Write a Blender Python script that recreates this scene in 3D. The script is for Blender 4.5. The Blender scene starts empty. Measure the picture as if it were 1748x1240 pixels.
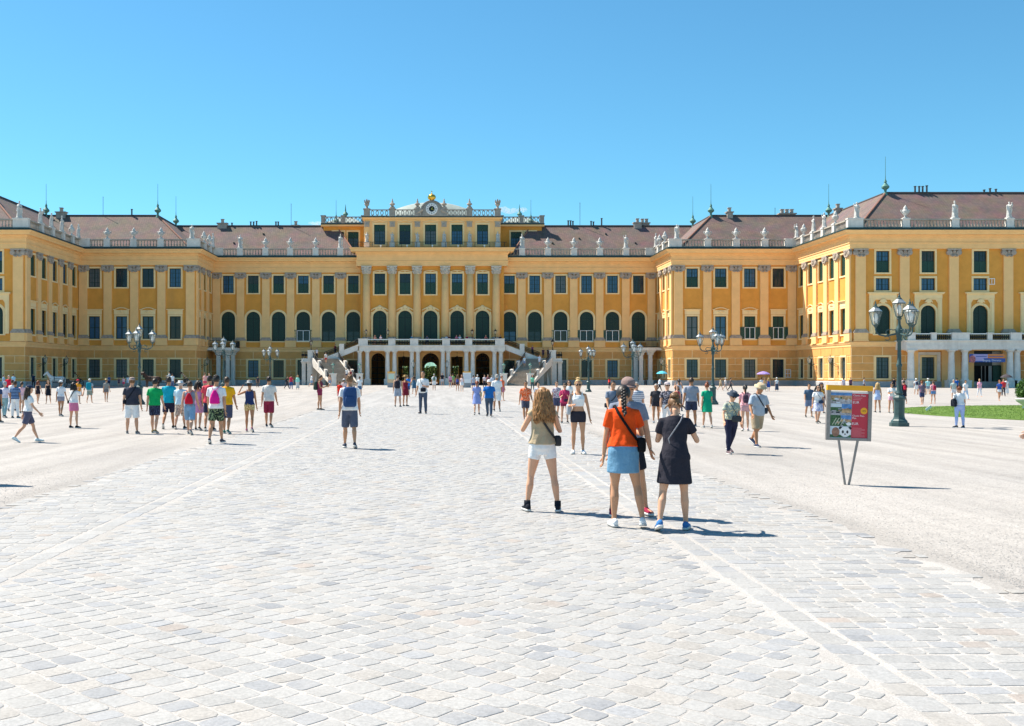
import bpy, bmesh, math, random
from math import sin, cos, pi, radians, sqrt, atan2, hypot
from mathutils import Vector, Matrix
random.seed(7)
V = Vector
SC = bpy.context.scene
COL = SC.collection

# ------------------------------------------------------------------ camera
F = 1800.0            # focal length in pixels of the 1748 px wide photograph
PX, PY = 742.0, 638.0 # vanishing point of the courtyard axis / horizon
EYE = 1.85
cam_d = bpy.data.cameras.new('camera')
cam = bpy.data.objects.new('camera', cam_d); COL.objects.link(cam)
cam.location = (0, 0, EYE); cam.rotation_euler = (pi/2, 0, 0)
cam_d.sensor_width = 36.0; cam_d.lens = 36.0*F/1748.0
cam_d.shift_x = (874.0-PX)/1748.0; cam_d.shift_y = (PY-620.0)/1748.0
cam_d.clip_start = 0.1; cam_d.clip_end = 3000
SC.camera = cam

# ------------------------------------------------------------------ sky, sun, exposure
SUN_TRAVEL = V((0.62, -0.36, -1.0)).normalized()
SUN_EL = math.asin(-SUN_TRAVEL.z)
SUN_ROT = atan2(-SUN_TRAVEL.x, -SUN_TRAVEL.y)
w = bpy.data.worlds.new('World'); SC.world = w; w.use_nodes = True
nt = w.node_tree; nt.nodes.clear()
o_ = nt.nodes.new('ShaderNodeOutputWorld'); b_ = nt.nodes.new('ShaderNodeBackground')
s_ = nt.nodes.new('ShaderNodeTexSky'); s_.sky_type = 'NISHITA'; s_.sun_disc = False
s_.sun_elevation = SUN_EL; s_.sun_rotation = SUN_ROT
s_.altitude = 200; s_.air_density = 1.0; s_.dust_density = 0.15; s_.ozone_density = 4.0
h_ = nt.nodes.new('ShaderNodeMix'); h_.data_type = 'RGBA'; h_.blend_type = 'MULTIPLY'
h_.inputs[0].default_value = 1.0; h_.inputs[7].default_value = (0.52, 0.955, 0.985, 1)
b_.inputs['Strength'].default_value = 0.0885
nt.links.new(s_.outputs[0], h_.inputs[6]); nt.links.new(h_.outputs[2], b_.inputs[0])
nt.links.new(b_.outputs[0], o_.inputs[0])
sl = bpy.data.lights.new('sun', 'SUN'); sl.energy = 5.0; sl.angle = radians(0.5); sl.color = (1.0, 0.92, 0.80)
sun = bpy.data.objects.new('sun', sl); COL.objects.link(sun)
sun.rotation_euler = SUN_TRAVEL.to_track_quat('-Z', 'Y').to_euler(); sun.location = (-60, 120, 90)
SC.view_settings.view_transform = 'Standard'; SC.view_settings.look = 'None'
SC.view_settings.gamma = 1.0; SC.view_settings.exposure = 0.93
SC.view_settings.use_curve_mapping = False

# ------------------------------------------------------------------ helpers
def wx(px, y): return (px-PX)*y/F          # photograph column -> X at depth y
def wz(py, y): return EYE+(PY-py)*y/F

def tag(o, label=None, cat=None, group=None, kind=None):
    if label: o['label'] = label
    if cat: o['category'] = cat
    if group: o['group'] = group
    if kind: o['kind'] = kind
    return o

class MB:
    def __init__(s): s.v = []; s.f = []; s.m = []
    def add(s, vs, fs, mi=0):
        n = len(s.v); s.v.extend([tuple(p) for p in vs])
        for f in fs: s.f.append(tuple(i+n for i in f)); s.m.append(mi)
    def box(s, x0, x1, y0, y1, z0, z1, mi=0):
        s.add([(x0,y0,z0),(x1,y0,z0),(x1,y1,z0),(x0,y1,z0),(x0,y0,z1),(x1,y0,z1),(x1,y1,z1),(x0,y1,z1)],
              [(0,3,2,1),(4,5,6,7),(0,1,5,4),(1,2,6,5),(2,3,7,6),(3,0,4,7)], mi)
    def hexa(s, p, mi=0):   # 8 points bottom ring then top ring
        s.add(p, [(0,3,2,1),(4,5,6,7),(0,1,5,4),(1,2,6,5),(2,3,7,6),(3,0,4,7)], mi)
    def loft(s, rings, mi=0, cap=True, close=True):
        n = len(rings[0]); vs = [p for r in rings for p in r]; fs = []
        for i in range(len(rings)-1):
            for j in range(n if close else n-1):
                k = (j+1) % n
                fs.append((i*n+j, i*n+k, (i+1)*n+k, (i+1)*n+j))
        if cap and close:
            fs.append(tuple(range(n-1, -1, -1))); fs.append(tuple((len(rings)-1)*n+j for j in range(n)))
        s.add(vs, fs, mi)
    def tube(s, pts, rad, seg=8, mi=0, flat=1.0, cap=True):
        pts = [V(p) for p in pts]; rings = []
        if not hasattr(rad, '__len__'): rad = [rad]*len(pts)
        ref = None
        for i, p in enumerate(pts):
            t = (pts[min(i+1, len(pts)-1)]-pts[max(i-1, 0)])
            if t.length < 1e-9: t = V((0,0,1))
            t.normalize()
            if ref is None: ref = V((1,0,0)) if abs(t.x) < .8 else V((0,1,0))
            a = ref-t*ref.dot(t)
            if a.length < 1e-6: a = V((0,1,0))-t*t.y
            a.normalize(); b = t.cross(a); ref = a
            rings.append([p+a*(rad[i]*cos(2*pi*j/seg))+b*(rad[i]*flat*sin(2*pi*j/seg)) for j in range(seg)])
        s.loft(rings, mi, cap)
    def lathe(s, prof, seg=12, c=(0,0,0), mi=0, cap=True):
        s.loft([[(c[0]+r*cos(2*pi*j/seg), c[1]+r*sin(2*pi*j/seg), c[2]+z) for j in range(seg)] for r, z in prof], mi, cap)
    def ell(s, c, r, seg=10, n=7, mi=0):
        prof = []
        for i in range(n+1):
            a = -pi/2+pi*i/n
            prof.append((max(cos(a), .02), sin(a)))
        s.loft([[(c[0]+r[0]*q*cos(2*pi*j/seg), c[1]+r[1]*q*sin(2*pi*j/seg), c[2]+r[2]*z) for j in range(seg)] for q, z in prof], mi)
    def sweep(s, path, prof, mi=0, capends=True):
        # path: 2D points, outward side is the right hand of travel; prof: (out, z)
        n = len(path); nr = []
        for i in range(n-1):
            d = V((path[i+1][0]-path[i][0], path[i+1][1]-path[i][1])); d.normalize(); nr.append(V((d.y, -d.x)))
        rings = []
        for i in range(n):
            if i == 0: m = nr[0]
            elif i == n-1: m = nr[-1]
            else: m = (nr[i-1]+nr[i])/(1+nr[i-1].dot(nr[i]))
            rings.append([(path[i][0]+m.x*o, path[i][1]+m.y*o, z) for o, z in prof])
        k = len(prof); vs = [p for r in rings for p in r]; fs = []
        for i in range(n-1):
            for j in range(k-1):
                fs.append((i*k+j, (i+1)*k+j, (i+1)*k+j+1, i*k+j+1))
        if capends: fs.append(tuple(range(k))); fs.append(tuple((n-1)*k+j for j in range(k-1, -1, -1)))
        s.add(vs, fs, mi)
    def mesh(s, name, mats):
        me = bpy.data.meshes.new(name); me.from_pydata(s.v, [], s.f)
        for m in mats: me.materials.append(m)
        if len(mats) > 1: me.polygons.foreach_set('material_index', s.m)
        me.update(); return me
    def build(s, name, mats, parent=None, smooth=False, loc=None, rz=0):
        if not isinstance(mats, (list, tuple)): mats = [mats]
        me = s.mesh(name, mats)
        if smooth: me.polygons.foreach_set('use_smooth', [True]*len(me.polygons)); 
        if smooth == 'auto': me.set_sharp_from_angle(angle=radians(40))
        return obj(name, me, parent, loc, rz)

def obj(name, data, parent=None, loc=None, rz=0):
    o = bpy.data.objects.new(name, data); COL.objects.link(o)
    if parent is not None: o.parent = parent
    if loc is not None: o.location = loc
    if rz: o.rotation_euler = (0, 0, rz)
    return o
def empty(name, loc=(0,0,0), rz=0):
    o = obj(name, None, None, loc, rz); o.empty_display_size = .3; return o

# ------------------------------------------------------------------ materials
MATS = {}
def mat(name, col, rough=.75, var=.12, vscale=3.0, bump=0.0, bscale=40.0, metal=0.0, spec=.3, stain=0.0, scol=None, coords='Object', emit=None):
    if name in MATS: return MATS[name]
    m = bpy.data.materials.new(name); m.use_nodes = True; MATS[name] = m
    n = m.node_tree.nodes; L = m.node_tree.links; p = n['Principled BSDF']
    p.inputs['Roughness'].default_value = rough; p.inputs['Metallic'].default_value = metal
    p.inputs['Specular IOR Level'].default_value = spec
    c4 = (*col, 1)
    p.inputs['Base Color'].default_value = c4
    tc = n.new('ShaderNodeTexCoord')
    if coords == 'World':
        g = n.new('ShaderNodeNewGeometry'); src = g.outputs['Position']
    else: src = tc.outputs[coords]
    last = None
    if var:
        t = n.new('ShaderNodeTexNoise'); t.inputs['Scale'].default_value = vscale; t.inputs['Detail'].default_value = 6
        t.inputs['Roughness'].default_value = .65
        L.new(src, t.inputs['Vector'])
        r = n.new('ShaderNodeMapRange'); r.inputs[1].default_value = .3; r.inputs[2].default_value = .7
        r.inputs[3].default_value = 1-var; r.inputs[4].default_value = 1+var
        L.new(t.outputs['Fac'], r.inputs[0])
        mx = n.new('ShaderNodeMix'); mx.data_type = 'RGBA'; mx.blend_type = 'MULTIPLY'; mx.inputs[0].default_value = 1
        mx.inputs[6].default_value = c4
        cb = n.new('ShaderNodeCombineColor')
        for i in range(3): L.new(r.outputs[0], cb.inputs[i])
        L.new(cb.outputs[0], mx.inputs[7]); last = mx.outputs[2]
    if stain and last is not None:
        t2 = n.new('ShaderNodeTexNoise'); t2.inputs['Scale'].default_value = vscale*.35; t2.inputs['Detail'].default_value = 8
        mp = n.new('ShaderNodeMapping'); mp.inputs['Scale'].default_value = (1.6, 1.6, .14)
        L.new(src, mp.inputs[0]); L.new(mp.outputs[0], t2.inputs['Vector'])
        r2 = n.new('ShaderNodeMapRange'); r2.inputs[1].default_value = .5; r2.inputs[2].default_value = .72
        r2.inputs[3].default_value = 0; r2.inputs[4].default_value = stain
        L.new(t2.outputs['Fac'], r2.inputs[0])
        m2 = n.new('ShaderNodeMix'); m2.data_type = 'RGBA'; m2.inputs[7].default_value = (*(scol or [c*.45 for c in col]), 1)
        L.new(r2.outputs[0], m2.inputs[0]); L.new(last, m2.inputs[6]); last = m2.outputs[2]
    if last is not None: L.new(last, p.inputs['Base Color'])
    if bump:
        tb = n.new('ShaderNodeTexNoise'); tb.inputs['Scale'].default_value = bscale; tb.inputs['Detail'].default_value = 5
        L.new(src, tb.inputs['Vector'])
        bp = n.new('ShaderNodeBump'); bp.inputs['Strength'].default_value = bump; bp.inputs['Distance'].default_value = .02
        L.new(tb.outputs['Fac'], bp.inputs['Height']); L.new(bp.outputs[0], p.inputs['Normal'])
    if emit:
        p.inputs['Emission Color'].default_value = (*emit[:3], 1); p.inputs['Emission Strength'].default_value = emit[3]
    return m

M_OCHRE = mat('ochre_plaster', (.76,.34,.065), .9, .10, .7, .12, 12, stain=.45, scol=(.58,.28,.08), coords='World')
M_BLOCK = mat('ochre_block', (.74,.36,.112), .9, .10, .9, .12, 14, stain=.3, scol=(.55,.28,.12), coords='World')
M_JOINT = mat('pale_joint', (.90,.66,.35), .9, .06, 1.2, coords='World')
M_CREAM = mat('cream_plaster', (.95,.575,.245), .88, .07, .8, .08, 10, stain=.2, scol=(.78,.49,.22), coords='World')
M_FRAME = mat('pale_window_surround', (.94,.70,.37), .85, .06, 1.5, stain=.15, coords='World')
M_CAP = mat('weathered_capital_stone', (.40,.33,.27), .9, .3, 3.0, .5, 8, coords='World')
M_STONE = mat('grey_limestone', (.42,.365,.305), .85, .2, 1.4, .2, 20, stain=.65, scol=(.19,.165,.14), coords='World')
M_PALE = mat('pale_limestone', (.74,.69,.63), .8, .12, 1.6, .15, 20, stain=.35, scol=(.44,.40,.36), coords='World')
M_PLINTH = mat('plinth_stone', (.42,.42,.42), .85, .16, 1.5, .2, 20, coords='World')
M_STATUE = mat('white_statue_stone', (.60,.585,.55), .85, .2, 4.0, .3, 18, stain=.6, scol=(.24,.23,.21))
M_FLASH = mat('dark_green_flashing', (.035,.065,.062), .5, .2, 2.0, coords='World')
M_GREEN = mat('dark_green_shutter', (.020,.072,.056), .5, .15, 4.0)
M_SASH = mat('dark_green_sash', (.010,.034,.030), .45, .1, 4.0)
M_WHITE = mat('white_paint', (.78,.78,.77), .5, .05, 3.0)
M_IRON = mat('wrought_iron', (.016,.017,.020), .5, .2, 6.0)
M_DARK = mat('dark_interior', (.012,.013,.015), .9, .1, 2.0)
M_COPPER = mat('green_copper', (.10,.24,.20), .6, .25, 3.0)
M_LEAD = mat('grey_green_sheet_roof', (.33,.38,.35), .55, .15, 1.0, coords='World')
M_GOLD = mat('gilded_metal', (.80,.48,.08), .28, .12, 6.0, metal=1.0)
M_CHIM = mat('chimney_plaster', (.38,.33,.29), .9, .25, 3.0)
M_LAMP = mat('lamp_green_iron', (.045,.085,.085), .45, .2, 6.0)
M_STEEL = mat('brushed_steel', (.27,.25,.24), .45, .15, 20.0, metal=.5)
M_STEP = mat('stair_stone', (.40,.34,.28), .85, .18, 2.0, .2, 20, coords='World')

def glass_mat(name, col, rough=.06):
    m = mat(name, col, rough, .15, 1.2, spec=.32, coords='World'); return m
M_GLASS = glass_mat('dark_window_glass', (.022,.036,.05))
M_GLASSB = glass_mat('sky_reflection_window_glass', (.045,.115,.20))  # blue of the reflected sky put into the pane colour
M_CURTAIN = glass_mat('curtained_window_glass', (.05,.085,.11))

def lamp_glass():
    m = mat('lantern_glass', (.85,.86,.84), .08, 0, spec=.5)
    p = m.node_tree.nodes['Principled BSDF']; p.inputs['Alpha'].default_value = .16
    return m
M_LGLASS = lamp_glass()

def roof_mat():
    m = bpy.data.materials.new('brown_roof_tiles'); m.use_nodes = True
    n = m.node_tree.nodes; L = m.node_tree.links; p = n['Principled BSDF']; p.inputs['Roughness'].default_value = .85
    g = n.new('ShaderNodeNewGeometry')
    sx = n.new('ShaderNodeSeparateXYZ'); L.new(g.outputs['Position'], sx.inputs[0])
    ad = n.new('ShaderNodeMath'); ad.operation = 'ADD'; L.new(sx.outputs[0], ad.inputs[0]); L.new(sx.outputs[1], ad.inputs[1])
    cb = n.new('ShaderNodeCombineXYZ'); L.new(ad.outputs[0], cb.inputs[0]); L.new(sx.outputs[2], cb.inputs[1])
    br = n.new('ShaderNodeTexBrick'); br.inputs['Scale'].default_value = 1.0; br.inputs['Brick Width'].default_value = .36
    br.inputs['Row Height'].default_value = .17; br.inputs['Mortar Size'].default_value = .018; br.inputs['Bias'].default_value = 0
    br.inputs['Color1'].default_value = (.205,.115,.088,1); br.inputs['Color2'].default_value = (.145,.088,.072,1)
    br.inputs['Mortar'].default_value = (.09,.06,.055,1)
    L.new(cb.outputs[0], br.inputs['Vector'])
    t = n.new('ShaderNodeTexNoise'); t.inputs['Scale'].default_value = .5; t.inputs['Detail'].default_value = 6; L.new(g.outputs['Position'], t.inputs['Vector'])
    mx = n.new('ShaderNodeMix'); mx.data_type = 'RGBA'; mx.blend_type = 'OVERLAY'; mx.inputs[0].default_value = .55
    L.new(br.outputs['Color'], mx.inputs[6]); L.new(t.outputs['Color'], mx.inputs[7])
    hs = n.new('ShaderNodeHueSaturation'); hs.inputs['Saturation'].default_value = .8; L.new(mx.outputs[2], hs.inputs['Color'])
    L.new(hs.outputs[0], p.inputs['Base Color'])
    bp = n.new('ShaderNodeBump'); bp.inputs['Strength'].default_value = .5; bp.inputs['Distance'].default_value = .03
    L.new(br.outputs['Fac'], bp.inputs['Height']); bp.invert = True; L.new(bp.outputs[0], p.inputs['Normal'])
    return m
M_ROOF = roof_mat()

def ground_mat(name, base, dark, light, s1=.12, s2=1.2, s3=60, bump=.4, specks=True):
    m = bpy.data.materials.new(name); m.use_nodes = True
    n = m.node_tree.nodes; L = m.node_tree.links; p = n['Principled BSDF']; p.inputs['Roughness'].default_value = .95
    p.inputs['Specular IOR Level'].default_value = .15
    g = n.new('ShaderNodeNewGeometry')
    def noise(sc, det=6, ro=.6):
        t = n.new('ShaderNodeTexNoise'); t.inputs['Scale'].default_value = sc; t.inputs['Detail'].default_value = det
        t.inputs['Roughness'].default_value = ro; L.new(g.outputs['Position'], t.inputs['Vector']); return t
    a = noise(s1); b = noise(s2); c = noise(s3, 3, .8)
    r1 = n.new('ShaderNodeMapRange'); r1.inputs[1].default_value = .35; r1.inputs[2].default_value = .65; L.new(a.outputs['Fac'], r1.inputs[0])
    m1 = n.new('ShaderNodeMix'); m1.data_type = 'RGBA'; m1.inputs[6].default_value = (*base, 1); m1.inputs[7].default_value = (*light, 1); L.new(r1.outputs[0], m1.inputs[0])
    r2 = n.new('ShaderNodeMapRange'); r2.inputs[1].default_value = .48; r2.inputs[2].default_value = .75; r2.inputs[4].default_value = .55; L.new(b.outputs['Fac'], r2.inputs[0])
    m2 = n.new('ShaderNodeMix'); m2.data_type = 'RGBA'; m2.inputs[7].default_value = (*dark, 1); L.new(r2.outputs[0], m2.inputs[0]); L.new(m1.outputs[2], m2.inputs[6])
    r3 = n.new('ShaderNodeMapRange'); r3.inputs[1].default_value = .3; r3.inputs[2].default_value = .7; r3.inputs[3].default_value = .66; r3.inputs[4].default_value = 1.25; L.new(c.outputs['Fac'], r3.inputs[0])
    cc = n.new('ShaderNodeCombineColor')
    for i in range(3): L.new(r3.outputs[0], cc.inputs[i])
    m3 = n.new('ShaderNodeMix'); m3.data_type = 'RGBA'; m3.blend_type = 'MULTIPLY'; m3.inputs[0].default_value = 1
    L.new(m2.outputs[2], m3.inputs[6]); L.new(cc.outputs[0], m3.inputs[7]); L.new(m3.outputs[2], p.inputs['Base Color'])
    mp = n.new('ShaderNodeMapping'); mp.inputs['Scale'].default_value = (1.5, .10, 1); L.new(g.outputs['Position'], mp.inputs[0])
    d = n.new('ShaderNodeTexNoise'); d.inputs['Scale'].default_value = 1; d.inputs['Detail'].default_value = 5; L.new(mp.outputs[0], d.inputs['Vector'])
    r4 = n.new('ShaderNodeMapRange'); r4.inputs[1].default_value = .35; r4.inputs[2].default_value = .65; r4.inputs[3].default_value = .86; r4.inputs[4].default_value = 1.08; L.new(d.outputs['Fac'], r4.inputs[0])
    c4 = n.new('ShaderNodeCombineColor')
    for i in range(3): L.new(r4.outputs[0], c4.inputs[i])
    m4 = n.new('ShaderNodeMix'); m4.data_type = 'RGBA'; m4.blend_type = 'MULTIPLY'; m4.inputs[0].default_value = 1
    L.new(m3.outputs[2], m4.inputs[6]); L.new(c4.outputs[0], m4.inputs[7]); L.new(m4.outputs[2], p.inputs['Base Color'])
    bp = n.new('ShaderNodeBump'); bp.inputs['Strength'].default_value = bump; bp.inputs['Distance'].default_value = .012
    L.new(c.outputs['Fac'], bp.inputs['Height']); L.new(bp.outputs[0], p.inputs['Normal'])
    return m
M_GRAVEL = ground_mat('pale_gravel', (.372,.352,.335), (.265,.25,.24), (.405,.378,.35), .09, 4.0, 26, .9)
M_SAND = ground_mat('sandy_joint', (.425,.405,.385), (.36,.345,.33), (.455,.43,.405), .3, 3, 90, .3)
M_PATHFAR = ground_mat('gap_shaded_far_paving', (.35,.345,.34), (.29,.285,.285), (.375,.365,.355), .25, 2.5, 5, .5)  # mean of setts and joints, shade of the gaps darkening the colour

def stone_mat():
    m = bpy.data.materials.new('cobble_granite'); m.use_nodes = True
    n = m.node_tree.nodes; L = m.node_tree.links; p = n['Principled BSDF']; p.inputs['Roughness'].default_value = .7
    p.inputs['Specular IOR Level'].default_value = .25
    at = n.new('ShaderNodeAttribute'); at.attribute_name = 'tint'
    g = n.new('ShaderNodeNewGeometry')
    t = n.new('ShaderNodeTexNoise'); t.inputs['Scale'].default_value = 42; t.inputs['Detail'].default_value = 8; t.inputs['Roughness'].default_value = .75
    L.new(g.outputs['Position'], t.inputs['Vector'])
    r = n.new('ShaderNodeMapRange'); r.inputs[1].default_value = .3; r.inputs[2].default_value = .7; r.inputs[3].default_value = .70; r.inputs[4].default_value = 1.22
    L.new(t.outputs['Fac'], r.inputs[0])
    cb = n.new('ShaderNodeCombineColor')
    for i in range(3): L.new(r.outputs[0], cb.inputs[i])
    mx = n.new('ShaderNodeMix'); mx.data_type = 'RGBA'; mx.blend_type = 'MULTIPLY'; mx.inputs[0].default_value = 1
    L.new(at.outputs['Color'], mx.inputs[6]); L.new(cb.outputs[0], mx.inputs[7])
    # dusty sand worn over parts of the stones
    t2 = n.new('ShaderNodeTexNoise'); t2.inputs['Scale'].default_value = 2.2; t2.inputs['Detail'].default_value = 7
    L.new(g.outputs['Position'], t2.inputs['Vector'])
    r2 = n.new('ShaderNodeMapRange'); r2.inputs[1].default_value = .45; r2.inputs[2].default_value = .75; r2.inputs[4].default_value = .55
    L.new(t2.outputs['Fac'], r2.inputs[0])
    m2 = n.new('ShaderNodeMix'); m2.data_type = 'RGBA'; m2.inputs[7].default_value = (.395,.382,.366,1)
    L.new(r2.outputs[0], m2.inputs[0]); L.new(mx.outputs[2], m2.inputs[6]); L.new(m2.outputs[2], p.inputs['Base Color'])
    bp = n.new('ShaderNodeBump'); bp.inputs['Strength'].default_value = .5; bp.inputs['Distance'].default_value = .006
    L.new(t.outputs['Fac'], bp.inputs['Height']); L.new(bp.outputs[0], p.inputs['Normal'])
    return m
M_COBBLE = stone_mat()

# ------------------------------------------------------------------ the ground
AX = -0.55                       # courtyard axis
m = MB(); m.add([(-700,-200,0),(700,-200,0),(700,1500,0),(-700,1500,0)], [(0,1,2,3)])
tag(m.build('gravel_courtyard', M_GRAVEL), kind='structure')
YMAX = 58.0
def ragged(x, sg, y0, y1, n):     # uneven edge where the gravel drifts over the setts
    r_ = random.Random(int(abs(x)*10)); return [(x+sg*r_.uniform(-.05, .28), y0+(y1-y0)*i/n) for i in range(n+1)]
le, re = ragged(-6.0, 1, -3, YMAX-.2, 220), ragged(4.95, -1, -3, YMAX-.2, 220)
m = MB(); m.add([(x, y, .004) for x, y in le]+[(x, y, .004) for x, y in re], [(i, 221+i, 222+i, i+1) for i in range(220)])
path = tag(m.build('paved_path', M_SAND), kind='structure')
m = MB(); m.add([(-6.05,YMAX-.2,.006),(5.0,YMAX-.2,.006),(5.0,160,.006),(-6.05,160,.006)], [(0,1,2,3)])
tag(m.build('far_paved_path', M_PATHFAR), kind='structure')
STONES = []   # (centre, list of corner points, tint, height)
def tint():
    r = random.random()
    if r < .03: b = (.275,.280,.292)
    elif r < .15: b = (.322,.326,.336)
    elif r < .27: b = (.370,.350,.326)
    elif r < .28: b = (.365,.322,.290)
    elif r < .66: b = (.352,.348,.342)
    else: b = (.372,.364,.352)
    k = random.uniform(.88, 1.02); return (b[0]*k, b[1]*k, b[2]*k)
def stone(c, ux, lu, lv, big):
    # c centre, ux unit vector along the course, lu/lv full sizes
    vx = V((-ux.y, ux.x)); j = lambda a: random.uniform(-a, a)
    hu, hv = lu/2, lv/2
    if big:
        k_ = random.uniform(.24, .46)
        base = [(hu*1.04*math.copysign(abs(cos(t))**k_, cos(t)), hv*1.04*math.copysign(abs(sin(t))**k_, sin(t))) for t in [2*pi*(q_+.5)/12 for q_ in range(12)]]
    else: base = [(-hu,-hv),(hu,-hv),(hu,hv),(-hu,hv)]
    a = lu*.038; sk = j(.12)
    pts = [(x+j(a)+y*sk, y+j(a)*.9) for x, y in base]
    STONES.append((V(c), [V(c)+ux*x+vx*y for x, y in pts], tint(), random.uniform(.0015, .0050), big))
HALF = 3.17; ICX = -.60          # middle field: square setts laid diagonally
D1 = V((1, -1)).normalized(); D2 = V((1, 1)).normalized()
v_ = 1.0
while v_ < 46.0:
    pitch = .184+random.uniform(-.012, .014); u_ = -44.0+random.uniform(0, .18)
    umax = 3.0
    while u_ < umax:
        ln = random.uniform(.150, .225); c = D1*(u_+ln/2)+D2*(v_+pitch/2)
        if 4.5 < c.y < YMAX and abs(c.x-ICX) < HALF-.02:
            k = HALF-abs(c.x-ICX); sc = 1.0 if k > .11 else .62+k*3.0
            cc = V((c.x-(1-sc)*.06*(1 if c.x > ICX else -1), c.y))
            stone(cc, D1, (ln-.021)*sc, (pitch-.019)*sc, cc.y < 17)
        u_ += ln
    v_ += pitch
for xa, xb in ((-6.03, -4.07), (2.87, 4.98)):
    y0 = 4.7
    while y0 < YMAX:
        x = xa-random.uniform(0, .1); pitch = random.uniform(.155, .195); x = xa
        while x < xb-.04:
            ln = min(random.uniform(.17, .30), xb-x)
            if xb-x-ln < .09: ln = xb-x
            ed = min(x+ln/2+6.03, 4.98-x-ln/2)
            if ed > .45 or random.random() < .25+ed*1.4: stone((x+ln/2, y0+random.uniform(-.012, .012)), V((1, random.uniform(-.04, .04))).normalized(), ln-.022, pitch-.018, y0 < 17)
            x += ln
        y0 += pitch
for xc in (-3.93, 2.73):
    y0 = 4.6
    while y0 < YMAX:
        ln = random.uniform(.22, .42)
        stone((xc, y0+ln/2), V((0, 1)), ln-.02, .20, y0 < 17); y0 += ln
def stone_mesh(mb, cols, c, pts, tn, h, big):
    n = len(pts); z0 = .0045; b = [(p.x, p.y, z0) for p in pts]
    def ins(k, z): return [(c.x+(p.x-c.x)*k, c.y+(p.y-c.y)*k, z) for p in pts]
    if big:
        mb.loft([b, ins(.985, z0+h*.5), ins(.93, z0+h*.9), ins(.6, z0+h*1.06)])
        cols.extend([tn]*(4*n))
    else:
        mb.loft([b, ins(.93, z0+h)]); cols.extend([tn]*(2*n))
def set_tint(me, cols):
    at = me.color_attributes.new('tint', 'FLOAT_COLOR', 'POINT')
    flat = []
    for c in cols: flat.extend((c[0], c[1], c[2], 1.0))
    at.data.foreach_set('color', flat)
def visible(c): 
    px = PX+F*c.x/c.y; py = PY+F*EYE/c.y
    return -20 < px < 1768 and py < 1250
STONES.sort(key=lambda s: s[0].y)
near = [s for s in STONES if visible(s[0])][:300]; nid = set(id(s) for s in near)
for s in near:
    mb = MB(); cols = []
    loc = s[0]; pts = [p-loc for p in s[1]]
    stone_mesh(mb, cols, V((0,0)), pts, s[2], s[3], True)
    me = mb.mesh('cobblestone', [M_COBBLE]); set_tint(me, cols)
    obj('cobblestone', me, path, (loc.x, loc.y, 0))
mb = MB(); cols = []
for s in STONES:
    if id(s) not in nid: stone_mesh(mb, cols, s[0], s[1], s[2], s[3], s[4])
me = mb.mesh('cobblestones', [M_COBBLE]); set_tint(me, cols)
tag(obj('cobblestones', me, path), kind='stuff')

# loose pebbles on the gravel
pb = MB(); rp_ = random.Random(11)
for i in range(9000):
    y = 6.5+14*rp_.random()**1.6; x = rp_.uniform(5.05, wx(1800, y)) if rp_.random() < .62 and wx(1800, y) > 5.1 else rp_.uniform(min(wx(-60, y), -6.2), -6.1)
    if not (x > 5.03 or x < -6.08): continue
    r = rp_.uniform(.004, .010); a = rp_.uniform(0, 6.3); e_ = rp_.uniform(.6, 1)
    pb.add([(x+r*cos(a+k*pi/2)*(1 if k % 2 else e_), y+r*sin(a+k*pi/2), .001) for k in range(4)]+[(x+r*.55*cos(a+.5+k*pi/2), y+r*.55*sin(a+.5+k*pi/2), .001+r*.45) for k in range(4)], [(4,5,6,7),(0,1,5,4),(1,2,6,5),(2,3,7,6),(3,0,4,7)])
tag(pb.build('pebbles', mat('pebble_stone', (.42,.40,.385), .9, .25, 9.0, coords='World')), 'loose pale pebbles scattered over the gravel', 'gravel', kind='stuff')

# ------------------------------------------------------------------ the palace
YC, YB, YM, YF = 175.0, 173.5, 163.0, 141.5
XRi, XRo, XLi, XLo = 36.8, 55.9, -36.9, -55.0
palace = empty('palace', (0, 0, 0))
tag(palace, 'yellow baroque palace with green windows, brown tiled roofs and stone balustrades around the courtyard', 'palace')
def part(mb, name, mats, parent=None, smooth=False, loc=None, rz=0): return mb.build(name, mats, parent or palace, smooth, loc, rz)

class Fac:
    def __init__(s, ox, oy, rz, u0, u1): s.o = (ox, oy); s.rz = rz; s.u0 = u0; s.u1 = u1; s.op = []
    def pt(s, u, out=0, z=0):
        c, n = cos(s.rz), sin(s.rz); y = -out
        return V((s.o[0]+u*c-y*n, s.o[1]+u*n+y*c, z))
    def loc(s): return (s.o[0], s.o[1], 0)
q = pi/2
FA = {'cr': Fac(0, YC, 0, 11.4, XRi), 'cl': Fac(0, YC, 0, XLi, -12.2), 'mr': Fac(0, YM, 0, XRi, XRo), 'ml': Fac(0, YM, 0, XLo, XLi),
      'fr': Fac(0, YF, 0, XRo, 110), 'fl': Fac(0, YF, 0, -110, XLo), 'scr': Fac(XRi, YC, -q, 0, YC-YM), 'smr': Fac(XRo, YM, -q, 0, YM-YF),
      'scl': Fac(XLi, YM, q, 0, YC-YM), 'sml': Fac(XLo, YF, q, 0, YM-YF), 'cb': Fac(0, YB, 0, -12.2, 11.4), 'at': Fac(0, 174.5, 0, -11.5, 10.7)}

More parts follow.
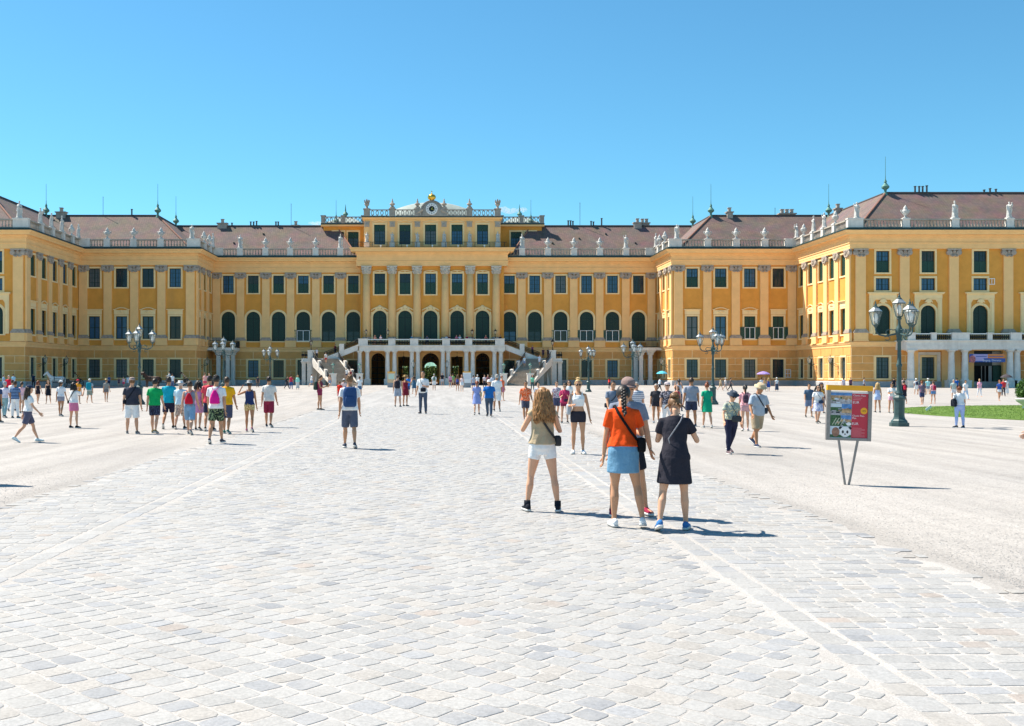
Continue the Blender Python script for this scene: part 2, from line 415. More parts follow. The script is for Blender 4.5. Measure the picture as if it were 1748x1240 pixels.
def wall_mb(f, z0, z1, ops, depth=.42):
    mb = MB(); us = {f.u0, f.u1}; zs = {z0, z1}; rr = []
    for (uc, w, zb, zt, arch) in ops:
        a, b = uc-w/2, uc+w/2; lo, hi = max(zb, z0), min(zt, z1)
        us.update((a, b)); zs.update((lo, hi)); rr.append((a, b, lo, hi))
    us = sorted(x for x in us if f.u0-1e-6 <= x <= f.u1+1e-6); zs = sorted(zs)
    for i in range(len(us)-1):
        j = 0
        while j < len(zs)-1:
            uc, zc = (us[i]+us[i+1])/2, (zs[j]+zs[j+1])/2
            if not any(a < uc < b and lo < zc < hi for a, b, lo, hi in rr):
                mb.add([(us[i],0,zs[j]),(us[i+1],0,zs[j]),(us[i+1],0,zs[j+1]),(us[i],0,zs[j+1])], [(0,1,2,3)])
            j += 1
    for (uc, w, zb, zt, arch) in ops:
        a, b = uc-w/2, uc+w/2
        if arch:
            r = w/2; zs_ = zt-r; n = 14
            arc = [(uc-r*cos(pi*k/n), zs_+r*sin(pi*k/n)) for k in range(n+1)]
            for k in range(n):
                cx = a if k < n/2 else b
                mb.add([(cx,0,zt),(arc[k][0],0,arc[k][1]),(arc[k+1][0],0,arc[k+1][1])], [(0,1,2)])
            out = [(a, zb)]+arc+[(b, zb)]
        else: out = [(a, zb), (a, zt), (b, zt), (b, zb)]
        k = len(out)
        vs = [(x,0,z) for x, z in out]+[(x,depth,z) for x, z in out]
        mb.add(vs, [(i, (i+1) % k, k+(i+1) % k, k+i) for i in range(k)])
    return mb

# ---- window kit: each kind is a surround with a sash and panes
def ring(mb, outl, inn, y0, y1, mi=0):
    n = len(outl)
    mb.add([(x,y0,z) for x,z in outl]+[(x,y0,z) for x,z in inn]+[(x,y1,z) for x,z in outl]+[(x,y1,z) for x,z in inn],
           [(i, i+1, n+i+1, n+i) for i in range(n-1)]+[(i, 2*n+i, 2*n+i+1, i+1) for i in range(n-1)]+[(n+i, n+i+1, 3*n+i+1, 3*n+i) for i in range(n-1)])
def archline(w, h, g, n=14, base=0):
    r = w/2+g; zs_ = h-w/2
    return [(-r, base)]+[(-r*cos(pi*k/n), zs_+r*sin(pi*k/n)) for k in range(n+1)]+[(r, base)]
def grid(mb, w, z0, z1, y, nx, nz, t=.05, fr=.1, mul=.13):
    mb.box(-w/2, -w/2+fr, y, y+.07, z0, z1); mb.box(w/2-fr, w/2, y, y+.07, z0, z1)
    mb.box(-w/2+fr, w/2-fr, y, y+.07, z0, z0+fr); mb.box(-w/2+fr, w/2-fr, y, y+.07, z1-fr, z1)
    mb.box(-mul/2, mul/2, y-.012, y+.06, z0+fr, z1-fr)
    for i in range(1, nz): 
        z = z0+(z1-z0)*i/nz; mb.box(-w/2+fr, w/2-fr, y+.012, y+.055, z-t/2, z+t/2)
    for s in (-1, 1):
        for i in range(1, nx):
            x = s*(mul/2+(w/2-fr-mul/2)*i/nx); mb.box(x-t/2, x+t/2, y+.015, y+.052, z0+fr, z1-fr)
def louvres(mb, w, z0, z1, y, n):
    for s in (-1, 1):
        a, b = (.02*s, (w/2)*s); x0, x1 = min(a, b), max(a, b)
        mb.box(x0, x1, y+.03, y+.06, z0, z1)
        mb.box(x0, x0+.09, y-.01, y+.03, z0, z1); mb.box(x1-.09, x1, y-.01, y+.03, z0, z1)
        for k in range(n):
            z = z0+(z1-z0)*(k+.5)/n
            mb.box(x0+.09, x1-.09, y, y+.03, z-.03, z+.03)
WK = {}
def wkit(kind):
    if kind in WK: return WK[kind]
    base, var = kind.split(':') if ':' in kind else (kind, '')
    W, H, arch = {'gf': (1.75,2.85,0), 'rect': (1.72,3.5,0), 'up': (1.78,2.9,0), 'arch': (2.25,4.9,1), 'attic': (1.85,3.3,0), 'mezz': (1.85,1.65,0),
                  'archf': (2.0,3.85,1), 'upc': (1.78,3.4,0), 'door': (1.9,4.0,0)}[base]
    s = MB(); g = .26
    if arch:
        ring(s, archline(W, H, .34), archline(W, H, .0), -.09, .0); ring(s, archline(W, H, .20), archline(W, H, .04), -.14, -.088)
        if base == 'archf':
            pass
        s.box(-W/2-.34, W/2+.34, -.16, .0, -.16, -.002)
    else:
        for a, b in ((-W/2-g, -W/2), (W/2, W/2+g)): s.box(a, b, -.085, 0, 0, H); s.box(a+.06 if a < 0 else a+.04, b-.04 if a < 0 else b-.06, -.115, -.083, 0, H)
        s.box(-W/2-g, W/2+g, -.085, 0, H, H+g); s.box(-W/2-g, W/2+g, -.12, 0, -.20, -.002)
        s.box(-W/2-g+.05, W/2+g-.05, -.115, -.083, H+.05, H+g-.05)
    if base == 'rect':
        if var.startswith('c'):   # carved cartouche over the window
            s.box(-W/2-.3, W/2+.3, -.10, 0, H+.30, H+.95)
            s.tube([(x, -.12, H+1.05+.28*(1-(x/1.0)**2)) for x in (-1.15,-1.0,-.75,-.5,-.25,0,.25,.5,.75,1.0,1.15)], .085, 6)
            for sx in (-1, 1): s.tube([(sx*(.12+.1*k/3), -.15, H+.75+.14*sin(k)) for k in range(5)], .07, 5)
            s.ell((0,-.14,H+.75), (.17,.09,.22), 8, 5)
            for sx in (-1, 1): s.ell((sx*.45,-.12,H+.68), (.2,.07,.13), 7, 4); s.box(sx*1.15-.14, sx*1.15+.14, -.2, 0, H+1.0, H+1.1)
        else:
            s.box(-W/2-.3, W/2+.3, -.07, 0, H+.30, H+.95); s.box(-W/2-.4, W/2+.4, -.22, 0, H+.95, H+1.02); s.box(-W/2-.48, W/2+.48, -.30, 0, H+1.02, H+1.10)
    if base == 'upc':
        s.tube([(x, -.1, H+.28+.22*(1-(x/1.1)**2)) for x in (-1.15,-.9,-.6,-.3,0,.3,.6,.9,1.15)], .08, 6)
        s.ell((0,-.12,H+.42), (.22,.08,.12), 8, 4)
    y = .20; sash = MB(); pane = MB(); ex = []
    if base == 'gf' or base == 'door':
        grid(sash, W, 0, H, y, 2, 5 if base == 'gf' else 6); pane.box(-W/2, W/2, y+.04, y+.06, 0, H)
        pm = M_GLASS if 'l' not in var else M_CURTAIN
    elif base == 'rect':
        grid(sash, W, 0, H, y, 1, 2, .09, .12, .16); pane.box(-W/2, W/2, y+.04, y+.06, 0, H); pm = M_GLASSB if 'b' in var else (M_GLASS if 'd' in var else M_CURTAIN)
        if 'g' in var:
            pane = MB(); louvres(pane, W, 0, H, y+.03, 22); pm = M_GREEN
    elif base in ('up', 'upc', 'mezz', 'attic'):
        zc = {'up': H*.52, 'upc': H*.55, 'mezz': 0, 'attic': 0}[base]; zt = H*.70 if base == 'attic' else H
        if 'f' in var: zc = 0
        grid(sash, W, zc, zt, y, 2, 2 if zt-zc < 2 else 4, .05)
        sh = MB()
        if zc > .1: louvres(sh, W, 0, zc, y-.02, 14)
        if zt < H-.1: louvres(sh, W, zt, H, y-.02, 9)
        if 'G' in var: sh = MB(); louvres(sh, W, 0, H, y-.04, 22)
        if sh.v: ex.append(('shutter', sh, M_GREEN))
        pane.box(-W/2, W/2, y+.04, y+.06, zc, zt); pm = M_GLASSB if 'd' not in var else M_GLASS
    else:
        zs_ = H-W/2
        n = 14; inn = archline(W, H, -.12)
        ring(sash, archline(W, H, 0), inn, y-.02, y+.06)
        sash.box(-.08, .08, y-.03, y+.05, 0, H-.1); sash.box(-W/2+.1, W/2-.1, y-.03, y+.05, zs_-.12, zs_+.04)
        zlo = 1.7 if 'o' in var else 0
        if 'o' in var: grid(sash, W-.1, 0, zlo, y, 1, 2, .07)
        nl = 30
        for k in range(nl):
            z = zlo+.05+(H-.1-zlo)*(k+.5)/nl
            hw = W/2-.12 if z < zs_ else sqrt(max((W/2-.12)**2-(z-zs_)**2, .01))
            sash.box(-hw, hw, y+.0, y+.03, z-.04, z+.035)
        al = archline(W, H, 0); pane.add([(x, y+.055, z) for x, z in al], [tuple(range(len(al)))]); pm = M_GREEN if 'o' not in var else M_GLASS
        if 'o' in var:
            bl = MB(); al2 = [(x, z) for x, z in al if z > zlo]; al2 = [(-W/2, zlo)]+al2[0:]+[(W/2, zlo)]
            bl.add([(x, y+.045, z) for x, z in al2], [tuple(range(len(al2)))]); ex.append(('blind', bl, M_GREEN))
    if 'w' in var:   # lower casement open: white inner sash between opened green shutters
        op = MB(); op.box(-W/2+.05, W/2-.05, -.10, -.02, 0, .09); op.box(-W/2+.05, W/2-.05, -.10, -.02, 1.72, 1.80)
        for x in (-W/2+.05, -.06, W/2-.15): op.box(x, x+.1, -.10, -.02, .09, 1.72)
        ex.append(('white_casement', op, M_WHITE))
        for sx in (-1, 1):
            sh = MB(); x0 = sx*(W/2+.02); x1 = sx*(W/2+.95); a, b = min(x0, x1), max(x0, x1)
            sh.box(a, a+.09, -.2, -.15, 0, 1.85); sh.box(b-.09, b, -.2, -.15, 0, 1.85); sh.box(a+.09, b-.09, -.2, -.15, 0, .1); sh.box(a+.09, b-.09, -.2, -.15, 1.75, 1.85)
            nl = 12 if 's' in var else 6
            for k in range(nl):
                z = .12+1.6*(k+.5)/nl; sh.box(a+.09, b-.09, -.19, -.165, z-.06 if nl > 6 else z-.02, z+.06 if nl > 6 else z+.02)
            ex.append(('open_shutter', sh, M_GREEN))
    kit = [('window', s.mesh('window', [M_FRAME])), ('sash', sash.mesh('sash', [M_SASH])), ('pane', pane.mesh('pane', [pm]))]
    for nme, b, mt in ex: kit.append((nme, b.mesh(nme, [mt])))
    WK[kind] = (kit, W, H, arch); return WK[kind]
wr = random.Random(21); GLASSES = [M_GLASS, M_GLASSB, M_CURTAIN, glass_mat('pale_reflection_glass', (.11,.13,.14), .12), glass_mat('warm_reflection_glass', (.045,.04,.035), .05)]  # random pane tints paint varied reflections into the glass
def window(f, kind, u, z, name='window'):
    kit, W, H, arch = wkit(kind)
    p = f.pt(u, 0, z); w_ = obj(name, kit[0][1], palace, p, f.rz)
    for nme, me in kit[1:]:
        c_ = obj(nme, me, w_)
        if nme == 'pane' and me.materials[0] in GLASSES and not name == 'x':
            c_.material_slots[0].link = 'OBJECT'; r_ = wr.random(); c_.material_slots[0].material = me.materials[0] if r_ < .5 else GLASSES[int(r_*97) % len(GLASSES)]
    f.op.append((u, W, z, z+H, arch)); return w_

# ---- pilasters
def pil_meshes(wd, zb0=6.17):
    sh = MB(); sh.box(-wd/2, wd/2, -.24, 0, 7.83, 17.7)
    ped = MB(); ped.box(-wd/2-.28, wd/2+.28, -.36, 0, 6.19, 7.30); ped.box(-wd/2-.33, wd/2+.33, -.41, 0, 6.18, 6.34)
    bs = MB(); bs.box(-wd/2-.32, wd/2+.32, -.42, 0, 7.302, 7.48); bs.box(-wd/2-.22, wd/2+.22, -.37, 0, 7.482, 7.64); bs.box(-wd/2-.1, wd/2+.1, -.30, 0, 7.642, 7.828)
    cp = MB(); cp.box(-wd/2-.02, wd/2+.02, -.27, 0, 17.70, 18.2)
    cp.box(-wd/2-.3, wd/2+.3, -.42, 0, 18.36, 18.58)
    for sx in (-1, 1):
        c = sx*(wd/2+.02)
        cp.loft([[(c+r*cos(2*pi*j/10), y, 18.05+r*sin(2*pi*j/10)) for j in range(10)] for r, y in ((.36, 0), (.36, -.36), (.26, -.42), (.12, -.44))])
        cp.tube([(c*.9, -.3, 17.9), (c*.62, -.36, 17.62), (c*.3, -.36, 17.56), (0, -.36, 17.72)], [.10,.12,.11,.09], 6)
    cp.ell((0,-.34,18.2), (.2,.12,.17), 8, 5)
    return [('pilaster', sh.mesh('pilaster', [M_CREAM])), ('pedestal', ped.mesh('pedestal', [M_CREAM])), ('pilaster_base', bs.mesh('pilaster_base', [M_CAP])), ('capital', cp.mesh('capital', [M_CAP]))]
PILM = {}
def pilaster(f, u, wd=1.25):
    if wd not in PILM: PILM[wd] = pil_meshes(wd)
    ms = PILM[wd]; p = f.pt(u); o = obj('pilaster', ms[0][1], palace, p, f.rz)
    for nme, me in ms[1:]: obj(nme, me, o)
    return o

# ---- bays
B = []
def bays(key, wins, pils, gf, f1, f2, z1=7.2, z2=15.2, corner=()):
    f = FA[key]
    for i, u in enumerate(wins):
        g = gf[i % len(gf)]
        if g: window(f, g, u, 1.2 if not g.startswith('door') else .1)
        window(f, f1[i % len(f1)], u, z1); 
        if f2: window(f, f2[i % len(f2)], u, z2)
    for u in pils: pilaster(f, u)
    for u in corner: pilaster(f, u, 1.35)
bays('cr', [12.4,16.6,20.9,25.2,29.5,33.8], [14.45,18.75,23.06,27.35,31.68,35.95], ['gf','gf','door','gf','gf:l','gf'], ['arch:o','arch:o','arch:ow','arch:ows','arch:ows','arch'], ['up','up:f','up:fd','up:f','up:fd','up:fd'])
bays('cl', [-34.24,-30.1,-25.9,-21.8,-17.6,-13.5], [-36.2,-32.2,-28.0,-23.9,-19.7,-15.6], ['gf','gf','gf:l','door','gf','gf'], ['arch','arch','arch','arch:ow','arch:o','arch:o'], ['up:fd','up','up:d','up','up:d','up'])
bays('mr', [39.8,44.2,48.7,53.1], [42.1,46.5,50.9,55.2], ['gf:l'], ['rect:b','rect:cb','rect:cgws','rect:gws'], ['up','up','up:f','up:fd'], corner=[37.65])
bays('ml', [-52.6,-48.4,-44.3,-40.1], [-54.3,-50.5,-46.4,-42.2], ['gf'], ['rect:d','rect:c','rect:c','rect'], ['up:fd','up:f','up:f','up:f'], corner=[-37.75])
bays('scr', [2,6,10], [4,8,11.3], ['gf'], ['rect:g','rect:cg','rect:g'], ['up:G'])
bays('scl', [10,6,2], [8,4,.7], ['gf'], ['rect:d'], ['up:fd'])
bays('smr', [2.4,6.3,10.5,14.7,18.8], [4.3,8.4,12.6,16.8], ['gf:l'], ['rect:g','rect:cg','rect:cg','rect:cg','rect:g'], ['up:G'], corner=[20.75])
bays('sml', [19.1,15.2,11.0,6.8,2.7], [17.2,13.1,8.9,4.7], ['gf'], ['rect:d','rect:cd','rect:c','rect:cd','rect:g'], ['up:G','up:fd','up:fd','up:G','up:G'], corner=[.75])
FRW = [60.1,66.2,73.2,80.4,87.5]
bays('fr', FRW, [63.0,69.6,76.9,84.0,91.0], ['gf:l','gf:l',None,'gf:l','gf:l'], ['archf'], ['up','up','up:d'], z1=7.15, z2=15.4, corner=[57.1])
for i, u in enumerate(FRW): window(FA['fr'], 'mezz', u, 13.0)
bays('fl', [-58.9,-65.0,-72.0], [-62.0,-68.5,-75.5], ['gf'], ['archf'], ['up'], z1=7.15, z2=15.4, corner=[-55.85])
for u in (-58.9,-65,-72): window(FA['fl'], 'mezz', u, 13.0)
# aedicules round the arched windows of the front wings
for key, us in (('fr', FRW), ('fl', [-58.9,-65.0,-72.0])):
    for u in us:
        a = MB()
        for s in (-1, 1):
            x = s*1.55; a.box(x-.28, x+.28, -.16, 0, 7.2, 11.9); a.box(x-.14, x+.14, -.24, -.158, 7.5, 11.6)
        ring(a, [(-1.27,11.3),(-1.27,12.1),(1.27,12.1),(1.27,11.3)], [(-1.26,11.3),(-1.0,11.75),(1.0,11.75),(1.26,11.3)], -.11, 0)
        a.box(-1.85, 1.85, -.2, 0, 11.91, 12.5); a.box(-2.0, 2.0, -.38, 0, 12.5, 12.62); a.box(-2.08, 2.08, -.46, 0, 12.622, 12.74)
        a.ell((0,-.22,11.55), (.42,.12,.28), 10, 5); a.tube([(-.5,-.2,11.4),(-.3,-.25,11.7),(0,-.25,11.85),(.3,-.25,11.7),(.5,-.2,11.4)], .07, 6)
        part(a, 'window_aedicule', M_FRAME, loc=FA[key].pt(u), rz=FA[key].rz)

# ---- centre block windows, half columns
cbx = [-9.03,-4.87,-.68,3.70,7.87]
for i, u in enumerate(cbx):
    window(FA['cb'], 'arch', u, 7.3); window(FA['cb'], 'upc', u, 14.9)
    o = MB()   # carved crest above each arch
    o.tube([(x, -.16, 12.15+.75*max(0, 1-(abs(x)/1.5))**.7) for x in (-1.45,-1.1,-.7,-.35,0,.35,.7,1.1,1.45)], [.07,.1,.12,.13,.14,.13,.12,.1,.07], 6)
    o.ell((0,-.15,12.75), (.32,.12,.38), 8, 6); 
    for s in (-1, 1): o.ell((s*.55,-.14,12.5), (.25,.1,.2), 7, 5); o.tube([(s*1.3,-.12,12.0),(s*1.45,-.12,11.2),(s*1.42,-.12,10.4)], [.1,.08,.05], 6)
    part(o, 'carved_crest', M_FRAME, loc=FA['cb'].pt(u))
for x in (-11.2,-7.0,-2.9,1.72,5.82,10.1):
    sh = MB(); sh.lathe([(.62,7.84),(.64,9.5),(.62,13),(.54,18.2)], 20)
    o = part(sh, 'half_column', M_CREAM, loc=(x, YB-.25, 0), smooth=True)
    b2 = MB(); b2.box(-.95,.95,-.7,.24,6.3,7.3); b2.build('pedestal', M_CREAM, o)
    b2 = MB(); b2.lathe([(.85,7.302),(.85,7.45),(.72,7.52),(.78,7.62),(.70,7.74),(.66,7.838)], 20); b2.build('column_base', M_CAP, o)
    b2 = MB(); b2.lathe([(.55,18.2),(.60,18.5),(.72,18.75),(.70,18.95)], 16)
    for k in range(12):
        a = 2*pi*k/12; b2.tube([(.56*cos(a),.56*sin(a),18.25),(.68*cos(a),.68*sin(a),18.6),(.82*cos(a),.82*sin(a),18.72)], [.10,.11,.05], 5)
    for sx in (-1, 1):
        for k in range(1): b2.ell((sx*.62,-.5,19.05), (.24,.24,.26), 8, 5)
    b2.box(-.85,.85,-.8,.24,19.28,19.48); b2.lathe([(.68,18.95),(.72,19.28)], 12)
    b2.build('capital', mat('pale_capital_stone', (.58,.52,.44), .9, .3, 3.0, .4, 8, coords='World'), o)
FA['cb'].op += [(wx(645.6,YB),2.25,0,5.2,1),(wx(735,YB),2.8,0,5.2,1),(wx(824,YB),2.25,0,5.2,1),(wx(689.5,YB),1.9,0,4.6,0),(wx(780,YB),1.9,0,4.6,0)]

# entrance of the right wing
ENT = (wx(1683,YF), 4.4, 0, 4.9, 0); FA['fr'].op.append(ENT)

# ---- walls
for key, f in FA.items():
    if key == 'at': continue
    ztop = 22.2 if key == 'cb' else 20.5
    if key == 'cb': part(wall_mb(f, 0, 5.9, [o for o in f.op if o[2] < 5]), 'ground_floor_wall', M_CREAM, loc=f.loc(), rz=f.rz)
    else: part(wall_mb(f, 0, 5.9, [o for o in f.op if o[2] < 5]), 'ground_floor_wall', M_JOINT, loc=f.loc(), rz=f.rz)
    part(wall_mb(f, 5.9, ztop, [o for o in f.op if o[2] > 5]), 'upper_wall', M_OCHRE, loc=f.loc(), rz=f.rz)
for x in (-12.2, 11.4):      # returns of the centre block
    m = MB(); m.box(x-.003 if x > 0 else x, x if x > 0 else x+.003, YB, YC, 0, 22.2); part(m, 'return_wall', M_OCHRE)

# ---- rusticated blocks of the ground floor
CR = [(.82,1.16),(1.24,2.22),(2.30,3.22),(3.30,4.20),(4.28,5.42)]
BL = []
for key, f in FA.items():
    if key in ('cb', 'at'): continue
    ops = sorted([o for o in f.op if o[2] < 5]); u1 = min(f.u1, 95) ; u0 = max(f.u0, -78)
    edges = [u0-.27]
    for o in ops: edges += [o[0]-o[1]/2-.30, o[0]+o[1]/2+.30]
    edges.append(u1+.27)
    for ci, (za, zb) in enumerate(CR):
        if ci in (0, 4):
            cuts = sorted([u0]+[o[0] for o in ops]+[u1]) if ci == 4 else [u0, u1]
            doors = [o for o in ops if o[3] > 4.3 or (ci == 0 and o[2] < .9)]
            for i in range(len(cuts)-1):
                a, b = cuts[i]+.05, cuts[i+1]-.05
                segs = [(a, b)]
                for d in doors:
                    ns = []
                    for p, r in segs:
                        l, h = d[0]-d[1]/2-.3, d[0]+d[1]/2+.3
                        if h <= p or l >= r: ns.append((p, r))
                        else:
                            if l > p+.1: ns.append((p, l))
                            if h < r-.1: ns.append((h, r))
                    segs = ns
                for p, r in segs: BL.append((key, p, r, za, zb))
        else:
            for i in range(0, len(edges), 2):
                a, b = edges[i]+.04, edges[i+1]-.04
                a = max(a, u0+.03); b = min(b, u1-.03)
                if b-a < .12: continue
                if ci in (1, 3) and b-a > 1.2: mid = (a+b)/2; BL += [(key, a, mid-.04, za, zb), (key, mid+.04, b, za, zb)]
                else: BL.append((key, a, b, za, zb))
def bkey(b):
    p = FA[b[0]].pt((b[1]+b[2])/2); fs = 1 if len(b[0]) == 2 else .25
    vis = 1 if -30 < PX+F*p.x/p.y < 1790 else 0
    return -vis*fs*(b[2]-b[1])*(b[4]-b[3])/p.y**2
BL.sort(key=bkey)
rest = MB()
for i, (key, a, b, za, zb) in enumerate(BL):
    f = FA[key]; g = .045
    if i < 300:
        mb = MB(); mb.loft([[(a-(a+b)/2,0,za),((b-a)/2,0,za),((b-a)/2,0,zb),(-(b-a)/2,0,zb)], [(-(b-a)/2+g,-.055,za+g),((b-a)/2-g,-.055,za+g),((b-a)/2-g,-.055,zb-g),(-(b-a)/2+g,-.055,zb-g)]])
        part(mb, 'wall_block', M_BLOCK, loc=f.pt((a+b)/2), rz=f.rz)
    else:
        r1 = [f.pt(a,0,za), f.pt(b,0,za), f.pt(b,0,zb), f.pt(a,0,zb)]; r2 = [f.pt(a+g,.055,za+g), f.pt(b-g,.055,za+g), f.pt(b-g,.055,zb-g), f.pt(a+g,.055,zb-g)]
        rest.loft([r1, r2])
if rest.v: tag(part(rest, 'wall_blocks', M_BLOCK), kind='stuff')

# ---- mouldings that run round the whole courtyard
PATH_R = [(11.402,YC),(XRi,YC),(XRi,YM),(XRo,YM),(XRo,YF),(110,YF)]
PATH_L = [(-110,YF),(XLo,YF),(XLo,YM),(XLi,YM),(XLi,YC),(-12.202,YC)]
PATH_B = [(-12.2,YC+.4),(-12.2,YB),(11.4,YB),(11.4,YC+.4)]
for P in (PATH_R, PATH_L):
    m = MB(); m.sweep(P, [(0,0),(.16,0),(.16,.68),(.05,.78),(0,.78)]); part(m, 'plinth', M_PLINTH)
    m = MB(); m.sweep(P, [(0,5.45),(.10,5.47),(.12,5.76),(.22,5.84),(.24,5.98),(.30,6.02),(.30,6.12),(.05,6.19),(0,6.19)]); part(m, 'string_course', M_CREAM)
    m = MB(); m.sweep(P, [(0,18.58),(.30,18.58),(.30,18.9),(.33,18.92),(.33,19.28),(.42,19.32),(.42,19.42),(.30,19.46),(.30,20.0),(.42,20.06),(.42,20.12)]); part(m, 'architrave', M_CREAM)
    m = MB(); m.sweep(P, [(.42,20.12),(.50,20.14),(.50,20.36),(1.0,20.42),(1.05,20.66),(1.18,20.72),(1.32,20.93),(1.32,20.97),(.2,21.0)]); part(m, 'cornice', M_CREAM)
    m = MB(); m.sweep(P, [(1.35,20.975),(1.38,21.05),(1.0,21.08),(.97,21.33),(.1,21.34),(-1.4,21.35)]); part(m, 'roof_flashing', M_FLASH)
    m = MB(); m.sweep(P, [(-15.5,0),(-15.5,21.4),(-1.4,21.38)], capends=False); part(m, 'rear_wall', M_OCHRE)
dent = MB()
for key, f in FA.items():
    if key in ('cb', 'at'): continue
    u0, u1 = max(f.u0, -75), min(f.u1, 92); n = int((u1-u0)/.8)
    for i in range(n+1):
        u = u0+.4+(u1-u0-.8)*i/max(n, 1)
        p = [f.pt(u+a, b, z) for z in (20.37, 20.60) for a, b in ((-.14,.5),(.14,.5),(.14,.95),(-.14,.95))]
        dent.hexa(p)
tag(part(dent, 'dentils', M_CREAM), kind='stuff')
for x, s in ((110, 1), (-110, -1)):
    m = MB(); m.add([(x,YF,0),(x,YF+15.5,0),(x,YF+15.5,21.4),(x,YF,21.4)], [(0,1,2,3)]); part(m, 'end_wall', M_OCHRE)
# centre block mouldings
m = MB(); m.sweep(PATH_B, [(0,19.5),(.62,19.5),(.62,19.9),(.66,19.92),(.66,20.2),(.72,20.25),(.72,20.32),(.60,20.36),(.60,21.45),(.75,21.5),(.85,21.7),(1.5,21.8),(1.55,22.1),(1.75,22.36),(1.75,22.42),(-1.2,22.46)]); part(m, 'centre_cornice', M_CREAM)
m = MB(); m.box(-12.1,11.3,YB+.3,190,22.2,22.44); part(m, 'attic_floor', M_FLASH)

# ------------------------------------------------------------------ balustrades
ZB0, ZB1 = 21.345, 22.55
_bal = [(.06,21.5),(.11,21.62),(.13,21.72),(.07,21.92),(.055,22.0),(.09,22.2),(.06,22.26),(.08,22.36)]
def bal_panel(f, ua, ub, out=.35, z=0):
    mb = MB()
    def bx(u0, u1, o0, o1, z0, z1): mb.hexa([f.pt(u0,o1,z0),f.pt(u1,o1,z0),f.pt(u1,o0,z0),f.pt(u0,o0,z0),f.pt(u0,o1,z1),f.pt(u1,o1,z1),f.pt(u1,o0,z1),f.pt(u0,o0,z1)])
    bx(ua, ub, out-.2, out+.2, ZB0, 21.5); bx(ua, ub, out-.2, out+.22, 22.36, ZB1)
    n = max(1, int((ub-ua)/.42))
    for i in range(n):
        p = f.pt(ua+(ub-ua)*(i+.5)/n, out); mb.lathe(_bal, 7, (p.x, p.y, 0))
    part(mb, 'balustrade', M_STONE, smooth='auto')
def ped(f, u, wd=.95, out=.35):
    mb = MB(); d = .36
    def bx(w2, d2, z0, z1): mb.hexa([f.pt(u+a, out+b, z) for z in (z0, z1) for a, b in ((-w2,d2),(w2,d2),(w2,-d2),(-w2,-d2))])
    bx(wd/2+.05, d+.05, ZB0, 21.5); bx(wd/2, d, 21.5, 22.44); bx(wd/2+.07, d+.07, 22.44, 22.62)
    part(mb, 'balustrade_pedestal', M_PALE)
def block(x0, x1, y0, y1):
    mb = MB(); mb.box(x0,x1,y0,y1,ZB0,22.46); mb.box(x0-.06,x1+.06,y0-.06,y1+.06,22.46,22.63); part(mb, 'balustrade_pedestal', M_PALE)
STAT = []
def run(key, ps, ua, ub, kinds, wd=.95):
    f = FA[key]; ps = sorted(ps); cur = ua
    for p in ps:
        bal_panel(f, cur, p-wd/2); ped(f, p, wd); cur = p+wd/2
    bal_panel(f, cur, ub)
    for p, k in kinds: STAT.append((f.pt(p, .35, 22.622), f.rz, k))
run('cr', [14.45,18.75,23.06,27.35,31.68], 12.3, XRi-1.9, [(14.45,'s1'),(18.75,'u'),(23.06,'u'),(27.35,'u'),(31.68,'s2')])
run('cl', [-15.6,-19.7,-23.9,-28.0,-32.2], XLi+1.9, -13.1, [(-32.2,'s2'),(-28.0,'u'),(-23.9,'u'),(-19.7,'u'),(-15.6,'s1')])
run('mr', [42.1,46.5,50.9], XRi+1.25, XRo-1.9, [(42.1,'u'),(46.5,'u'),(50.9,'u'),(XRi+.55,'s3')])
run('ml', [-50.5,-46.4,-42.2], XLo+1.9, XLi-1.25, [(-50.5,'u'),(-46.4,'u'),(-42.2,'u'),(XLi-.55,'s3')])
run('fr', [63.0,69.6,76.9,84.0,91.0], XRo+1.35, 109, [(63.0,'u'),(69.6,'s1'),(76.9,'s3'),(84.0,'u'),(91.0,'s2'),(XRo+.6,'s2')])
run('fl', [-62.0,-68.5,-75.5], -109, XLo-1.35, [(-62.0,'s2'),(-68.5,'u'),(-75.5,'s1'),(XLo-.6,'s1')])
run('scr', [4,8], 1.0, 11.3, [(1.2,'s1'),(4,'u'),(8,'u')], .8)
run('scl', [4,8], .7, 11.0, [(10.8,'s1'),(4,'u'),(8,'u')], .8)
run('smr', [4.3,8.4,12.6,16.8], 1.0, 20.8, [(1.2,'s3'),(4.3,'u'),(8.4,'s1'),(12.6,'s2'),(16.8,'u')], .8)
run('sml', [4.7,8.9,13.1,17.2], .7, 20.5, [(4.7,'s3'),(8.9,'s2'),(13.1,'s1'),(17.2,'u'),(20.3,'s2')], .8)
# corner pedestals: outer corners then inner corners
block(XRi-.71, XRi+1.25, YM-.71, YM); block(XRo-.71, XRo+1.35, YF-.71, YF)
block(XLi-1.25, XLi+.71, YM-.71, YM); block(XLo-1.35, XLo+.71, YF-.71, YF)
block(XRi-1.9, XRi-.005, YC-.71, YC); block(XRo-1.9, XRo-.005, YM-.71, YM)
block(XLi+.005, XLi+1.9, YC-.71, YC); block(XLo+.005, XLo+1.9, YM-.71, YM)

